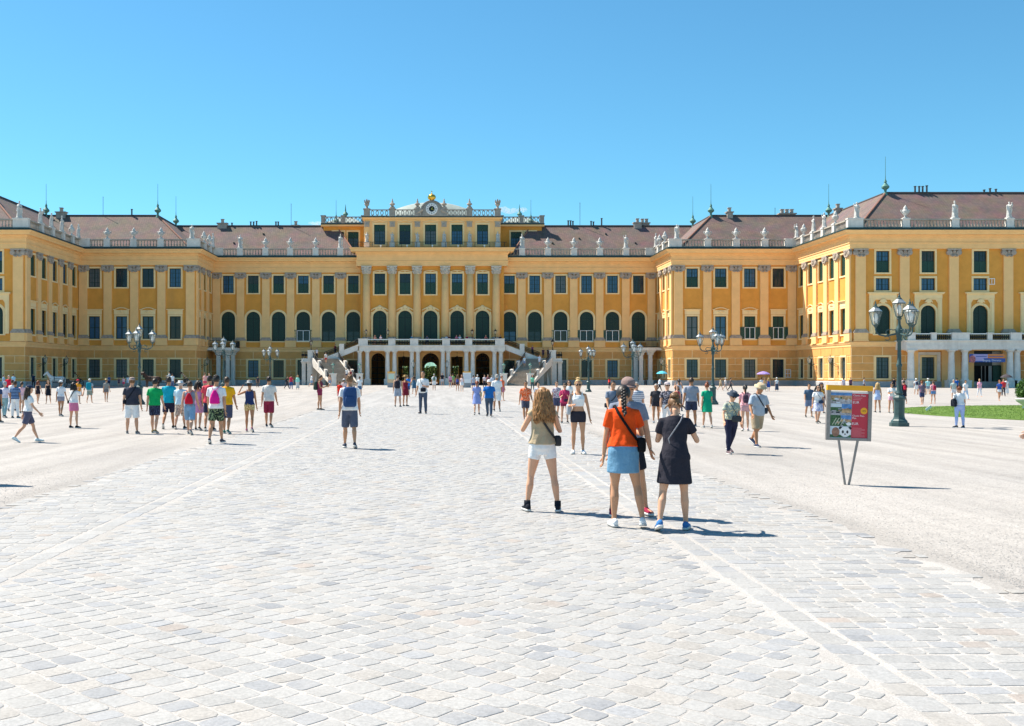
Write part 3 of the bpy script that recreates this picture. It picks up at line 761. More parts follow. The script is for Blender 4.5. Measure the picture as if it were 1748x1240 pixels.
# ------------------------------------------------------------------ roofs
RD = 8.0; ZR = 27.4
for side in (1, -1):
    x0 = 16.7 if side > 0 else -17.1
    P = [(x0, YC)]+PATH_R[1:] if side > 0 else PATH_L[:-1]+[(x0, YC)]
    m = MB(); m.sweep(P, [(-1.25,21.37),(-RD,ZR),(-2*RD+1.25,21.37)], capends=False)
    xe = x0-4.2*side
    tri = [(xe,YC+1.25,21.37),(x0,YC+RD,ZR),(x0,YC+1.25,21.37)]; m.add(tri, [(0,1,2)])
    m.add([(xe,YC+1.25,21.37),(xe,YC+2*RD-1.25,21.37),(x0,YC+RD,ZR)], [(0,1,2)])
    rf = part(m, 'roof', M_ROOF)
    # ridge and hip tiles
    nodes = [(x0, YC+RD)]
    C = [(XRi, YC), (XRi, YM), (XRo, YM), (XRo, YF)] if side > 0 else [(XLi, YC), (XLi, YM), (XLo, YM), (XLo, YF)]
    nodes += [(c[0]+RD*side, c[1]+RD) for c in C]+[(110*side, YF+RD)]
    m = MB(); m.tube([(a, b, ZR+.06) for a, b in nodes], .16, 6); m.build('ridge_tiles', mat('dark_ridge_tile', (.075,.06,.058), .85, .3, 6), rf)
    for a_, b_ in (((C[1][0]+1.25*side, C[1][1]+1.25), nodes[2]), ((C[3][0]+1.25*side, C[3][1]+1.25), nodes[4]), ((xe, YC+1.25), (x0, YC+RD))):
        m = MB(); m.tube([(a_[0], a_[1], 21.45), (b_[0], b_[1], ZR+.05)], .14, 6); m.build('hip_tiles', mat('red_hip_tile', (.30,.15,.11), .85, .3, 6), rf)
    # finials on the ridge corners
    for i, nd in enumerate(nodes[:-1]):
        m = MB(); m.lathe([(.42,-.35),(.28,.0),(.16,.25),(.2,.5),(.52,.75),(.55,.95),(.3,1.25),(.14,1.5),(.22,1.62),(.06,2.0),(.035,2.6),(.025,5.2 if i else 4.6)], 10)
        m.build('roof_finial', M_COPPER, rf, 'auto', (nd[0], nd[1], ZR))
    # small roof vents
    for k in range(6):
        xx = (20+4.7*k)*side; m = MB(); zz = 24.0+(k % 3)*.9; yy = YC+1.25+(zz-21.37)/(ZR-21.37)*(RD-1.25)
        m.box(xx-.14, xx+.14, yy-.2, yy+.1, zz-.02, zz+.14); m.build('roof_vent', M_FLASH, rf)
def chimney(px, y, w, h, pots=2, z=ZR-.5):
    x = wx(px, y); m = MB(); m.box(x-w/2, x+w/2, y-.5, y+.5, z, z+h); m.box(x-w/2-.15, x+w/2+.15, y-.65, y+.65, z+h, z+h+.16)
    o = part(m, 'chimney', M_CHIM)
    for k in range(pots):
        m = MB(); xx = x+(k-(pots-1)/2)*w/max(pots, 1)*.9; m.box(xx-.22, xx+.22, y-.25, y+.25, z+h+.16, z+h+.75); m.box(xx-.3, xx+.3, y-.33, y+.33, z+h+.752, z+h+.84)
        m.build('chimney_pot', M_CHIM, o)
def pipe(px, y, h, r=.13, z=ZR-.2):
    m = MB(); m.lathe([(r,0),(r,h),(r*1.5,h+.02),(r*1.5,h+.12)], 8); part(m, 'vent_pipe', mat('dark_zinc', (.08,.085,.09), .5, .2, 5), loc=(wx(px, y), y, z))
chimney(380, 183, 1.6, .9, 1); chimney(1088, 183, 1.3, 1.0, 1); chimney(1100, 184, 1.6, 1.1, 2); chimney(105, 171, 1.5, 1.0, 1); chimney(1343, 172, 2.6, .9, 3)
chimney(1245, 171, .9, 1.0, 1); chimney(505, 183.5, 1.0, .6, 1); chimney(1430, 166, .9, .8, 1)
for px, y, h in ((428,183,.9),(433,183,.9),(438,183,1.0),(471,183,.9),(475,183,.9),(396,183,.7),(970,183,1.1),(974,183,1.1),(978,183,1.0),(1009,183,1.0),(1013,183,.9),(1027,183,1.5),(225,171,1.2),
                 (1562,149.5,1.1),(1569,149.5,1.1),(1575,149.5,1.1),(1582,149.5,1.2),(1680,149.5,.6),(1690,149.5,.8),(1700,149.5,.7)): pipe(px, y, h)
for px, y, h in ((176,171,3.2),(497,183,4.0),(990,183,4.2),(1323,171,1.4)): pipe(px, y, h, .035)

# ------------------------------------------------------------------ centre attic, clock, dome
atx = [-9.1,-4.92,-.68,3.70,7.92]
for u in atx: window(FA['at'], 'attic', u, 23.2)
for u in atx:
    m = MB(); m.tube([(x, -.14, 26.85+.35*max(0, 1-abs(x)/1.2)) for x in (-1.3,-.8,-.4,0,.4,.8,1.3)], .07, 6); part(m, 'window_pediment', M_FRAME, loc=FA['at'].pt(u))
part(wall_mb(FA['at'], 22.44, 27.6, FA['at'].op), 'attic_wall', M_CREAM, loc=FA['at'].loc())
m = MB()
for x in (-11.5, 10.7): m.add([(x,174.5,22.44),(x,188,22.44),(x,188,27.6),(x,174.5,27.6)], [(0,1,2,3)])
m.add([(-11.5,188,22.4),(10.7,188,22.4),(10.7,188,27.6),(-11.5,188,27.6)], [(0,1,2,3)]); part(m, 'attic_side_wall', M_CREAM)
PA = [(-11.5,188),(-11.5,174.5),(10.7,174.5),(10.7,188)]
m = MB(); m.sweep(PA, [(0,26.95),(.1,27.0),(.12,27.25),(.35,27.35),(.55,27.6),(.55,27.64),(-.6,27.66)], capends=False); part(m, 'attic_cornice', M_CREAM)
m = MB(); m.box(-11.2,10.4,174.8,187.7,27.5,27.67); part(m, 'attic_roof_deck', M_FLASH)
m = MB(); m.sweep(PA, [(.58,27.62),(.58,27.78),(-.1,27.82)], capends=False); part(m, 'attic_flashing', M_FLASH)
ATP = [-11.2,-7.0,-2.85,1.55,5.75,10.4]
for x in ATP:
    m = MB(); m.box(-.5,.5,-.16,0,22.5,27.0); m.box(-.34,.34,-.22,-.158,23.2,26.0); o = part(m, 'attic_pilaster', M_CREAM, loc=(x,174.5,0))
    m = MB(); m.box(-.42,.42,-.3,-.161,26.1,26.85); m.ell((0,-.32,26.45), (.26,.1,.26), 8, 5); m.box(-.52,.52,-.34,-.161,26.85,26.98); m.build('carved_plaque', M_STONE, o)
    m = MB(); m.box(-.42,.42,-.8,-.221,22.47,23.4); m.box(-.47,.47,-.85,-.221,23.4,23.5); m.build('statue_pedestal', M_PALE, o)
    STAT.append((V((x, 174.0, 23.505)), 0, 's2' if x < 0 else 's1'))
M_DSTONE = mat('soot_darkened_stone', (.33,.30,.26), .9, .2, 2.0, .3, 14, stain=.5, scol=(.15,.14,.13), coords='World')
def lattice(u0, u1, y, z0, z1, name='lattice_balustrade', par=None):
    mb = MB(); mb.box(u0,u1,y-.12,y+.12,z0,z0+.14); mb.box(u0,u1,y-.14,y+.14,z1-.14,z1)
    n = max(1, int((u1-u0)/.62)); r = (z1-z0-.28)/2
    for i in range(n):
        c = u0+(u1-u0)*(i+.5)/n; zc = (z0+z1)/2
        rr = [(c+.27*cos(2*pi*k/12), zc+r*sin(2*pi*k/12)) for k in range(13)]; ri = [(c+.16*cos(2*pi*k/12), zc+r*.66*sin(2*pi*k/12)) for k in range(13)]
        ring(mb, rr, ri, y-.07, y+.07)
    return part(mb, name, M_DSTONE)
for i in range(5):
    a, b = ATP[i]+.55, ATP[i+1]-.55
    if i == 2:
        m = MB(); m.box(a, b, 174.0, 174.5, 27.8, 28.9); part(m, 'clock_parapet', M_DSTONE)
    else: lattice(a, b, 174.2, 27.8, 28.95)
for i, x in enumerate(ATP):
    m = MB(); m.box(-.5,.5,-.36,.36,27.8,28.9); m.box(-.58,.58,-.44,.44,28.9,29.08); part(m, 'attic_pedestal', M_DSTONE, loc=(x,174.2,0))
    m = MB()
    if i in (0, 5):
        m.lathe([(.34,0),(.2,.2),(.18,.35),(.42,.7),(.40,.85),(.3,.95)], 10)
        for k in range(7):
            a = 2*pi*k/7; m.tube([(.25*cos(a),.25*sin(a),.8),(.4*cos(a),.4*sin(a),1.15),(.42*cos(a),.42*sin(a),1.45)], [.1,.12,.05], 5)
        m.lathe([(.14,.8),(.16,1.2),(.04,1.65)], 8)
    else: m.lathe([(.42,0),(.44,.25),(.24,.4),(.2,.5),(.46,.7),(.42,.85),(.16,1.0),(.2,1.15),(.08,1.35),(.12,1.45),(.02,1.7)], 10)
    STAT.append((V((x, 174.2, 29.085)), 0, m))
# clock gable
CXK = wx(737, 173.9); m = MB()
arc = [(1.5*cos(pi*k/16), 28.75+1.35*sin(pi*k/16)) for k in range(17)]
m.loft([[(CXK+x, 173.75, z) for x, z in [(1.5,27.82)]+arc+[(-1.5,27.82)]], [(CXK+x, 174.6, z) for x, z in [(1.5,27.82)]+arc+[(-1.5,27.82)]]])
gb = part(m, 'clock_gable', M_DSTONE)
m = MB(); m.tube([(CXK+1.62*cos(pi*k/16), 173.95, 28.85+1.42*sin(pi*k/16)) for k in range(17)], .2, 8); m.build('gable_moulding', mat('dark_weathered_stone', (.25,.23,.21), .9, .3, 3, coords='World'), gb)
for s in (-1, 1):
    m = MB(); m.tube([(CXK+s*1.5,174,28.9),(CXK+s*2.1,174,28.55),(CXK+s*2.7,174,28.25)], [.35,.28,.18], 8); m.build('volute', M_STONE, gb)
ZK = wz(357, 173.7)
ck = MB(); ck.loft([[(CXK+r*cos(2*pi*k/32), y, ZK+r*sin(2*pi*k/32)) for k in range(32)] for r, y in ((.98,173.8),(.98,173.66),(.92,173.62))])
clock = part(ck, 'clock', M_WHITE)
m = MB(); m.loft([[(CXK+r*cos(2*pi*k/24), 173.61, ZK+r*sin(2*pi*k/24)) for k in range(24)] for r in (.48, .01)], cap=False); m.add([(CXK+.48*cos(-2*pi*k/24), 173.612, ZK+.48*sin(-2*pi*k/24)) for k in range(24)], [tuple(range(24))]); m.build('clock_centre', mat('black_enamel', (.012,.012,.014), .4, 0), clock)
m = MB()
for h in range(12):
    a = 2*pi*h/12; t = V((cos(a), 0, sin(a))); n_ = V((-sin(a), 0, cos(a))); c = V((CXK, 173.608, ZK))
    for off in ((-.05, .05) if h % 3 else (-.07, 0, .07)):
        p = [c+t*.58+n_*(off-.018), c+t*.84+n_*(off-.018), c+t*.84+n_*(off+.018), c+t*.58+n_*(off+.018)]; m.add(p, [(0,1,2,3)])
m.build('numerals', MATS['black_enamel'], clock)
for ang, ln, wd in ((radians(66), .34, .05), (radians(-28), .50, .04)):
    m = MB(); t = V((cos(ang), 0, sin(ang))); n_ = V((-sin(ang), 0, cos(ang))); c = V((CXK, 173.59, ZK))
    m.add([c-t*.12-n_*wd, c+t*ln-n_*wd*.3, c+t*ln+n_*wd*.3, c-t*.12+n_*wd], [(0,1,2,3)]); m.build('clock_hand', M_GOLD, clock)
m = MB(); zt = 30.15
m.lathe([(.3,0),(.35,.12),(.22,.2),(.5,.45),(.62,.75),(.58,1.0),(.38,1.22),(.12,1.32),(.14,1.45),(.04,1.55),(.03,1.95)], 16); m.box(-.16,.16,-.03,.03,1.72,1.79)
for k in range(8):
    a = 2*pi*k/8; m.tube([(.64*cos(a)*q_, .64*sin(a)*q_, z) for q_, z in ((.8,.45),(1,.75),(.92,1.0),(.6,1.22))], .05, 5)
part(m, 'gilded_orb', M_GOLD, smooth='auto', loc=(CXK, 174.1, zt))
# low sheet-metal roof
m = MB(); n = 14; rows = []
for i in range(n+1):
    x = wx(674,180)+(wx(801,180)-wx(674,180))*i/n; t = (i/n-.5)*2
    zt_ = 29.75+1.3*(1-abs(t)**2.4)
    rows.append([(x,175.6,28.2),(x,177.0,28.2+(zt_-28.2)*.75),(x,180,zt_),(x,184,zt_),(x,187.4,28.2)])
m.loft(rows, cap=False, close=False); part(m, 'low_vaulted_roof', M_LEAD, smooth=True)
# small iron rail in front of the attic
m = MB(); y = 172.4; m.tube([(-12.6,y,23.35),(11.8,y,23.35)], .035, 5); m.tube([(-12.6,y,22.55),(11.8,y,22.55)], .03, 5)
for i in range(123): m.tube([(-12.6+i*.2,y,22.44),(-12.6+i*.2,y,23.35)], .017 if i % 12 else .05, 4, cap=False)
part(m, 'iron_rail', M_IRON)
for px in (650,695,738,782,827):
    m = MB(); m.ell((wx(px,172.3),172.3,22.75), (.16,.14,.16), 8, 5); m.box(wx(px,172.3)-.05,wx(px,172.3)+.05,172.25,172.35,22.45,22.62); part(m, 'floodlight', M_WHITE)
# lower attic blocks at both sides
for x0, x1, wpx in ((-19.2,-12.25,(603,578)), (11.45,18.5,(881,905))):
    f = Fac(0, 182.0, 0, x0, x1)
    for p_ in wpx: window(f, 'attic', wx(p_,182), 23.0)
    part(wall_mb(f, 20.0, 27.2, f.op), 'attic_wing_wall', M_OCHRE, loc=f.loc())
    m = MB(); m.box(x0,x1,183,191,20,27.2); m.box(x0-.4,x1+.4,181.5,191.4,27.2,27.5); part(m, 'attic_wing_body', M_CREAM)
    m = MB(); m.box(x0-.42,x1+.42,181.46,191.5,27.502,27.72); part(m, 'attic_wing_flashing', M_FLASH)
    for a, b in ((x0+.3, x0+3.2), (x0+3.9, x1-.3)): lattice(a, b, 181.8, 27.72, 28.9)
    for px_ in (x0, (x0+x1)/2, x1): 
        m = MB(); m.box(px_-.35,px_+.35,181.45,182.15,27.72,28.95); m.box(px_-.45,px_+.45,181.4,182.2,28.95,29.1); part(m, 'attic_wing_pedestal', M_DSTONE)
    m = MB(); m.add([(x0+.5,182.4,28.0),(x1-.5,182.4,28.0),((x0+x1)/2+1,186,29.5),((x0+x1)/2-1,186,29.5),(x0+.5,190,28.0),(x1-.5,190,28.0)], [(0,1,2,3),(4,3,2,5),(0,3,4),(1,5,2)]); part(m, 'sheet_roof', M_LEAD)
    m = MB(); m.lathe([(.4,0),(.2,.2),(.5,.55),(.3,.85),(.14,1.0),(.12,1.3),(.02,2.3)], 10); part(m, 'roof_finial', M_COPPER, loc=((x0+x1)/2, 186, 29.4))

# ------------------------------------------------------------------ centre portico, passage, terrace
YT = 168.0
m = MB(); m.box(-12.0, 11.2, YT-.3, YB-.005, 5.5, 6.22); m.box(-12.15, 11.35, YT-.5, YB-.005, 6.222, 6.36); por = part(m, 'terrace', M_PALE)
m = MB(); m.box(-11.8, 11.0, YT+.8, YB-.01, 5.38, 5.498); m.build('soffit', M_CREAM, por)
COLS = [614,627,661.5,673.5,703,713.4,756,765,796,807,844,855]
def column(x, y, h, r, parent, sq=False):
    mb = MB(); 
    if sq: mb.box(-r,r,-r,r,.95,h-.3)
    else: mb.lathe([(r*1.25,.95),(r*1.25,1.05),(r*1.05,1.12),(r,1.25),(r*1.0,2.4),(r*.84,h-.42),(r*1.0,h-.38),(r*.9,h-.3)], 16)
    o = mb.build('column', M_PALE, parent, 'auto', (x, y, 0))
    b = MB(); b.box(-r*1.45,r*1.45,-r*1.45,r*1.45,0,.82); b.box(-r*1.55,r*1.55,-r*1.55,r*1.55,.82,.948); b.build('pedestal', M_PALE, o)
    b = MB(); b.lathe([(r*.95,h-.3),(r*1.3,h-.18),(r*1.3,h-.12)], 14); b.box(-r*1.4,r*1.4,-r*1.4,r*1.4,h-.12,h); b.build('capital', M_PALE, o)
for px in COLS: column(wx(px, YT+.2), YT+.2, 5.498, .36, por)
for px in (627,661.5,713.4,756,807,844): 
    mb = MB(); mb.box(-.38,.38,-.34,0,.0,5.38); part(mb, 'wall_pilaster', M_CREAM, loc=(wx(px, YB), YB-.004, 0))
# parapet of the terrace: stone panels and iron grilles
PAN = [(612,628),(663,675),(700,714),(755,768),(794,806),(845,861)]
def grille(x0, x1, y, z0, z1, name='iron_grille', par=None):
    mb = MB(); mb.box(x0,x1,y-.03,y+.03,z0,z0+.06); mb.box(x0,x1,y-.03,y+.03,z1-.06,z1); n = max(2, int((x1-x0)/.24))
    for i in range(n):
        c = x0+(x1-x0)*(i+.5)/n; mb.tube([(c,y,z0),(c,y,z1)], .04, 4, cap=False)
        mb.tube([(c+.09*cos(2*pi*k/8), y, (z0+z1)/2+.24*sin(2*pi*k/8)) for k in range(9)], .04, 4)
    return mb.build(name, M_IRON, par or palace)
for i, (a, b) in enumerate(PAN):
    m = MB(); x0, x1 = wx(a, YT), wx(b, YT); m.box(x0,x1,YT-.35,YT+.05,6.362,7.3); m.box(x0-.05,x1+.05,YT-.4,YT+.1,7.3,7.42); m.build('parapet_panel', M_PALE, por)
    if i < 5:
        x2 = wx(PAN[i+1][0], YT); grille(x1+.01, x2-.01, YT-.15, 6.37, 7.2, par=por)
        m = MB(); m.box(x1+.05, x2-.05, YT-.3, YT, 7.2, 7.34); m.build('parapet_rail', M_WHITE, por)
def small_lantern(x, y, z, h=1.5, parent=None, metal=M_IRON):
    mb = MB(); s = h/1.5
    mb.lathe([(.14*s,0),(.1*s,.08*s),(.05*s,.2*s),(.045*s,.62*s),(.12*s,.68*s),(.14*s,.72*s)], 8)
    mb.lathe([(.27*s,1.18*s),(.26*s,1.22*s),(.12*s,1.38*s),(.05*s,1.42*s),(.06*s,1.48*s),(.01*s,1.58*s)], 6)
    for k in range(6):
        a = 2*pi*k/6; mb.tube([(.13*s*cos(a),.13*s*sin(a),.72*s),(.25*s*cos(a),.25*s*sin(a),1.19*s)], .014*s, 4)
    o = mb.build('terrace_lantern', metal, parent or palace, False, (x, y, z))
    g = MB(); g.lathe([(.11*s,.73*s),(.225*s,1.18*s)], 6); g.build('lantern_glass', M_LGLASS, o)
    return o
for px in (625,662,672 if False else 806,845.5): small_lantern(wx(px,YT-.15), YT-.15, 7.42, 1.5)
# gates in the passage openings
for px, wd, h, arch in ((645.6,2.25,5.2,1),(735,2.8,5.2,1),(824,2.25,5.2,1),(689.5,1.9,4.6,0),(780,1.9,4.6,0)):
    x = wx(px, YB); mb = MB(); r = wd/2; zs_ = h-r if arch else h
    n = int(wd/.2)
    for i in range(n+1):
        c = -r+wd*i/n; top = zs_+sqrt(max(r*r-c*c, 0)) if arch else h
        mb.tube([(c,.25,.0),(c,.25,top)], .034 if i not in (0, n//2, n) else .06, 4, cap=False)
    for z in ([.15,1.0,1.9,2.8,zs_-.05] if px != 735 else [.15,1.3,zs_-.05]): mb.box(-r, r, .22, .29, z-.04, z+.05)
    if arch:
        for rr in (r-.08, r*.55): mb.tube([(rr*cos(pi*k/14), .25, zs_+rr*sin(pi*k/14)) for k in range(15)], .05, 5)
        for k in range(1, 7): a = pi*k/7; mb.tube([(.2*cos(a), .25, zs_+.2*sin(a)), (r*cos(a), .25, zs_+r*sin(a))], .02, 4)
    o = part(mb, 'iron_gate', M_IRON, loc=(x, YB, 0))
    lan = MB(); lan.tube([(0,-1.6,5.37),(0,-1.6,4.7)], .02, 4); lan.lathe([(.05,4.7),(.3,4.55),(.28,4.5)], 6, (0,-1.6,0)); lan.lathe([(.1,3.8),(.12,3.85)], 6, (0,-1.6,0))
    for k in range(6): a = 2*pi*k/6; lan.tube([(.11*cos(a),-1.6+.11*sin(a),3.85),(.26*cos(a),-1.6+.26*sin(a),4.5)], .018, 4)
    if px != 645.6 and px != 824: lan.build('hanging_lantern', M_IRON, o)
# hall behind the gates, open to the garden at the back
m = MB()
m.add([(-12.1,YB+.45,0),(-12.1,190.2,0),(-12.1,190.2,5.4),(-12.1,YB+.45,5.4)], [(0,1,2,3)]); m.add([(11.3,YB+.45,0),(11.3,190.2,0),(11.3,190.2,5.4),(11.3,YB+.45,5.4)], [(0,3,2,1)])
m.add([(-12.1,YB+.42,5.4),(11.3,YB+.42,5.4),(11.3,190.2,5.4),(-12.1,190.2,5.4)], [(0,1,2,3)]); part(m, 'hall', mat('shaded_hall_plaster', (.05,.046,.042), .9, .1, 1))  # near-black walls: the shade of the hall is put into their colour
fb = Fac(0, 190.2, 0, -12.2, 11.4); bops = [(wx(735,190.2),2.4,0,3.9,1),(wx(692,190.2),1.0,.6,3.2,0),(wx(778,190.2),1.0,.6,3.2,0)]
part(wall_mb(fb, 0, 22.4, bops), 'garden_front_wall', M_OCHRE, loc=(0,190.2,0))
for i in range(5):
    m = MB(); x = -1.6+1.1*(i-2) ; 
m = MB(); m.box(-45,45,228,232,0,5.5)
hedge_body = m

# ------------------------------------------------------------------ the double staircase
M_STEP_SHADE = mat('shaded_riser_stone', (.20,.165,.135), .9, .2, 2.0, coords='World')  # dark copy of the stair stone, shade painted into the risers
M_STEP = mat('lit_tread_stone', (.56,.49,.41), .85, .18, 2.0, .2, 20, coords='World')  # pale copy of the same stone, light painted into the tread edges
def stairs(s):
    # s = -1 left, +1 right ; everything mirrored about the axis
    X = lambda v: -.45+s*v
    st = MB(); YA, YBk = 168.6, 172.6
    top, bot = 6.36, 4.25; xa, xb = 11.75, 17.2
    land = MB(); a, b = sorted((X(17.2), X(20.6))); land.box(a, b, 166.6, 172.8, 3.85, 4.25); land.box(a-.1, b+.1, 166.4, 172.85, 3.70, 3.849)
    o = land.build('staircase', M_PALE, palace)
    # upper flight along the facade
    n = 13
    for k in range(n):
        z = bot+(top-bot)*(k+1)/n; x0 = xb-(xb-xa)*k/n; x1 = xb-(xb-xa)*(k+1)/n
        p, q_ = sorted((X(x0), X(x1))); m = MB(); m.box(p, q_, YA, YBk, z-.35, z); m.build('step', M_STEP, o)
    str_ = MB()
    pts = [(X(xa), top), (X(xb), bot)]
    lo = [(X(xa), top-.75), (X(xb), bot-.75)]
    str_.hexa([(lo[0][0],YA-.28,lo[0][1]),(lo[1][0],YA-.28,lo[1][1]),(lo[1][0],YA-.005,lo[1][1]),(lo[0][0],YA-.005,lo[0][1]),
               (pts[0][0],YA-.28,pts[0][1]+.15),(pts[1][0],YA-.28,pts[1][1]+.15),(pts[1][0],YA-.005,pts[1][1]+.15),(pts[0][0],YA-.005,pts[0][1]+.15)]); str_.build('stringer', M_PALE, o)
    rail = MB(); nb = 34
    for k in range(nb+1):
        t = k/nb; x = X(xa+(xb-xa)*t); z = top+(bot-top)*t+.15
        rail.tube([(x,YA-.14,z),(x,YA-.14,z+.85)], .036, 4, cap=False)
        if k < nb: rail.tube([(x+s*.08+.07*cos(2*pi*j/7), YA-.14, z+.42+.16*sin(2*pi*j/7)) for j in range(8)], .034, 4)
    rail.tube([(X(xa),YA-.14,top+1.0),(X(xb),YA-.14,bot+1.0)], .045, 6); rail.build('iron_railing', M_IRON, o)
    m = MB(); xx = X(14.4); m.box(xx-.38,xx+.38,YA-.36,YA+.05,5.0,6.6); m.build('rail_pedestal', M_PALE, o)
    # piers and columns under it
    for xv, w_, yv in ((19.0,.75,166.9),(17.3,.45,167.0),(20.3,.3,167.0),(15.9,.5,168.6)):
        m = MB(); x = X(xv); zt = 3.7 if xv > 17 else 3.95; m.box(x-w_,x+w_,yv,yv+.8,0,zt-.25); m.box(x-w_-.08,x+w_+.08,yv-.08,yv+.88,zt-.25,zt); m.build('pier', M_PALE, o)
    # landing parapet
    m = MB(); x = X(19.1); m.box(x-.5,x+.5,166.45,167.2,4.252,5.45); m.box(x-.56,x+.56,166.39,167.26,5.45,5.56); m.build('rail_pedestal', M_PALE, o)
    small_lantern(x, 166.8, 5.56, 1.7, o)
    a, b = sorted((X(19.62), X(20.6))); grille(a, b, 166.6, 4.25, 5.3, 'landing_grille', o)
    # lower flight, turned inwards and down to the court
    P0 = V((X(16.9), 167.4)); P1 = V((X(13.1), 160.3)); d = (P1-P0); L_ = d.length; d.normalize(); nrm = V((-d.y, d.x)); hw = 2.0; n = 22
    def fp(t, u, z): p = P0+d*t+nrm*u; return (p.x, p.y, z)
    for k in range(n):
        z = bot*(1-(k)/n); t0, t1 = L_*k/n, L_*(k+1)/n+.05; m = MB()
        m.hexa([fp(t0,-hw,max(z-.5,0)),fp(t1,-hw,max(z-.5,0)),fp(t1,hw,max(z-.5,0)),fp(t0,hw,max(z-.5,0)),fp(t0,-hw,z-.07),fp(t1,-hw,z-.07),fp(t1,hw,z-.07),fp(t0,hw,z-.07)]); m.hexa([fp(t0,-hw,z-.069),fp(t1+.07,-hw,z-.069),fp(t1+.07,hw,z-.069),fp(t0,hw,z-.069),fp(t0,-hw,z),fp(t1+.07,-hw,z),fp(t1+.07,hw,z),fp(t0,hw,z)], 1); m.build('step', [M_STEP_SHADE, M_STEP], o)
    m = MB(); m.hexa([fp(-.9,-hw-.1,0),fp(-.4,-hw-.1,0),fp(-.4,hw+.1,0),fp(-.9,hw+.1,0),fp(-.9,-hw-.1,bot-.01),fp(.0,-hw-.1,bot-.01),fp(.0,hw+.1,bot-.01),fp(-.9,hw+.1,bot-.01)]); m.build('landing_wall', M_STEP, o)
    for e in (-1, 1):
        u0, u1 = (hw+.002, hw+.36) if e > 0 else (-hw-.36, -hw-.002)
        m = MB(); m.hexa([fp(0,u0,bot-1.1),fp(L_,u0,0),fp(L_,u1,0),fp(0,u1,bot-1.1),fp(0,u0,bot+.28),fp(L_,u0,.30),fp(L_,u1,.30),fp(0,u1,bot+.28)]); m.build('stringer', M_PALE, o)
        m = MB(); um = (u0+u1)/2
        for k in range(1, 34):
            t = L_*k/34; z = bot*(1-k/34)+.28; m.tube([fp(t,um,z), fp(t,um,z+.75)], .032, 4, cap=False)
        m.tube([fp(0,um,bot+1.05), fp(L_,um,1.05)], .05, 6); m.build('iron_railing', M_IRON, o)
        for t in (.36, .68):
            m = MB(); tt = L_*t; z = bot*(1-t); m.hexa([fp(tt-.26,u0-.03,z-.2),fp(tt+.26,u0-.03,z-.2),fp(tt+.26,u1+.03,z-.2),fp(tt-.26,u1+.03,z-.2),fp(tt-.26,u0-.03,z+1.2),fp(tt+.26,u0-.03,z+1.1),fp(tt+.26,u1+.03,z+1.1),fp(tt-.26,u1+.03,z+1.2)]); m.build('rail_pedestal', M_PALE, o)
        p = fp(L_+.35, um, 0); m = MB(); m.box(p[0]-.46,p[0]+.46,p[1]-.46,p[1]+.46,0,1.75); m.box(p[0]-.54,p[0]+.54,p[1]-.54,p[1]+.54,1.75,1.9); m.build('newel_pedestal', M_PALE, o)
        small_lantern(p[0], p[1], 1.9, 1.55, o, M_COPPER)
stairs(-1); stairs(1)

# ------------------------------------------------------------------ corner balconies with doorways
for s in (-1, 1):
    cx, cy = (XRi, YC) if s > 0 else (XLi, YC)
    m = MB(); N = 10; R0 = 4.6
    arcp = [(cx-s*R0*cos(q*k/N*1.0), cy-R0*sin(q*k/N)) for k in range(N+1)]
    arcp = [(cx-s*(2.2+2.4*cos(q*k/N)), cy-(2.2+2.4*sin(q*k/N))) for k in range(N+1)]
    base = [(cx-s*4.6, cy)]+arcp+[(cx, cy-4.6)]
    m.loft([[(x,y,5.62) for x, y in base+[(cx, cy)]], [(x,y,6.05) for x, y in base+[(cx, cy)]]]); bal = part(m, 'corner_balcony', M_PALE)
    m = MB()
    for i in range(len(base)-1):
        (x0,y0_),(x1,y1_) = base[i], base[i+1]; nn = max(2, int(hypot(x1-x0, y1_-y0_)/.2))
        for k in range(nn):
            x, y = x0+(x1-x0)*k/nn, y0_+(y1_-y0_)*k/nn; m.tube([(x,y,6.05),(x-s*.08*0,y,6.5),(x,y,7.15)], [.025,.05,.025], 4, cap=False)
    for z in (6.2, 7.15): m.tube([(x,y,z) for x, y in base], .045, 5)
    m.build('iron_railing', M_IRON, bal)
    for k in (0, N//2, N):
        x, y = arcp[k]; x = cx+(x-cx)*.82; y = cy+(y-cy)*.82
        b = MB(); b.box(x-.3,x+.3,y-.3,y+.3,0,4.9); b.box(x-.42,x+.42,y-.42,y+.42,0,.8); b.box(x-.45,x+.45,y-.45,y+.45,4.9,5.1); b.loft([[(x+a*.4,y+c*.4,5.1) for a, c in ((-1,-1),(1,-1),(1,1),(-1,1))], [(x+a*.85,y+c*.85,5.62) for a, c in ((-1,-1),(1,-1),(1,1),(-1,1))]]); b.build('balcony_pier', M_PALE, bal)

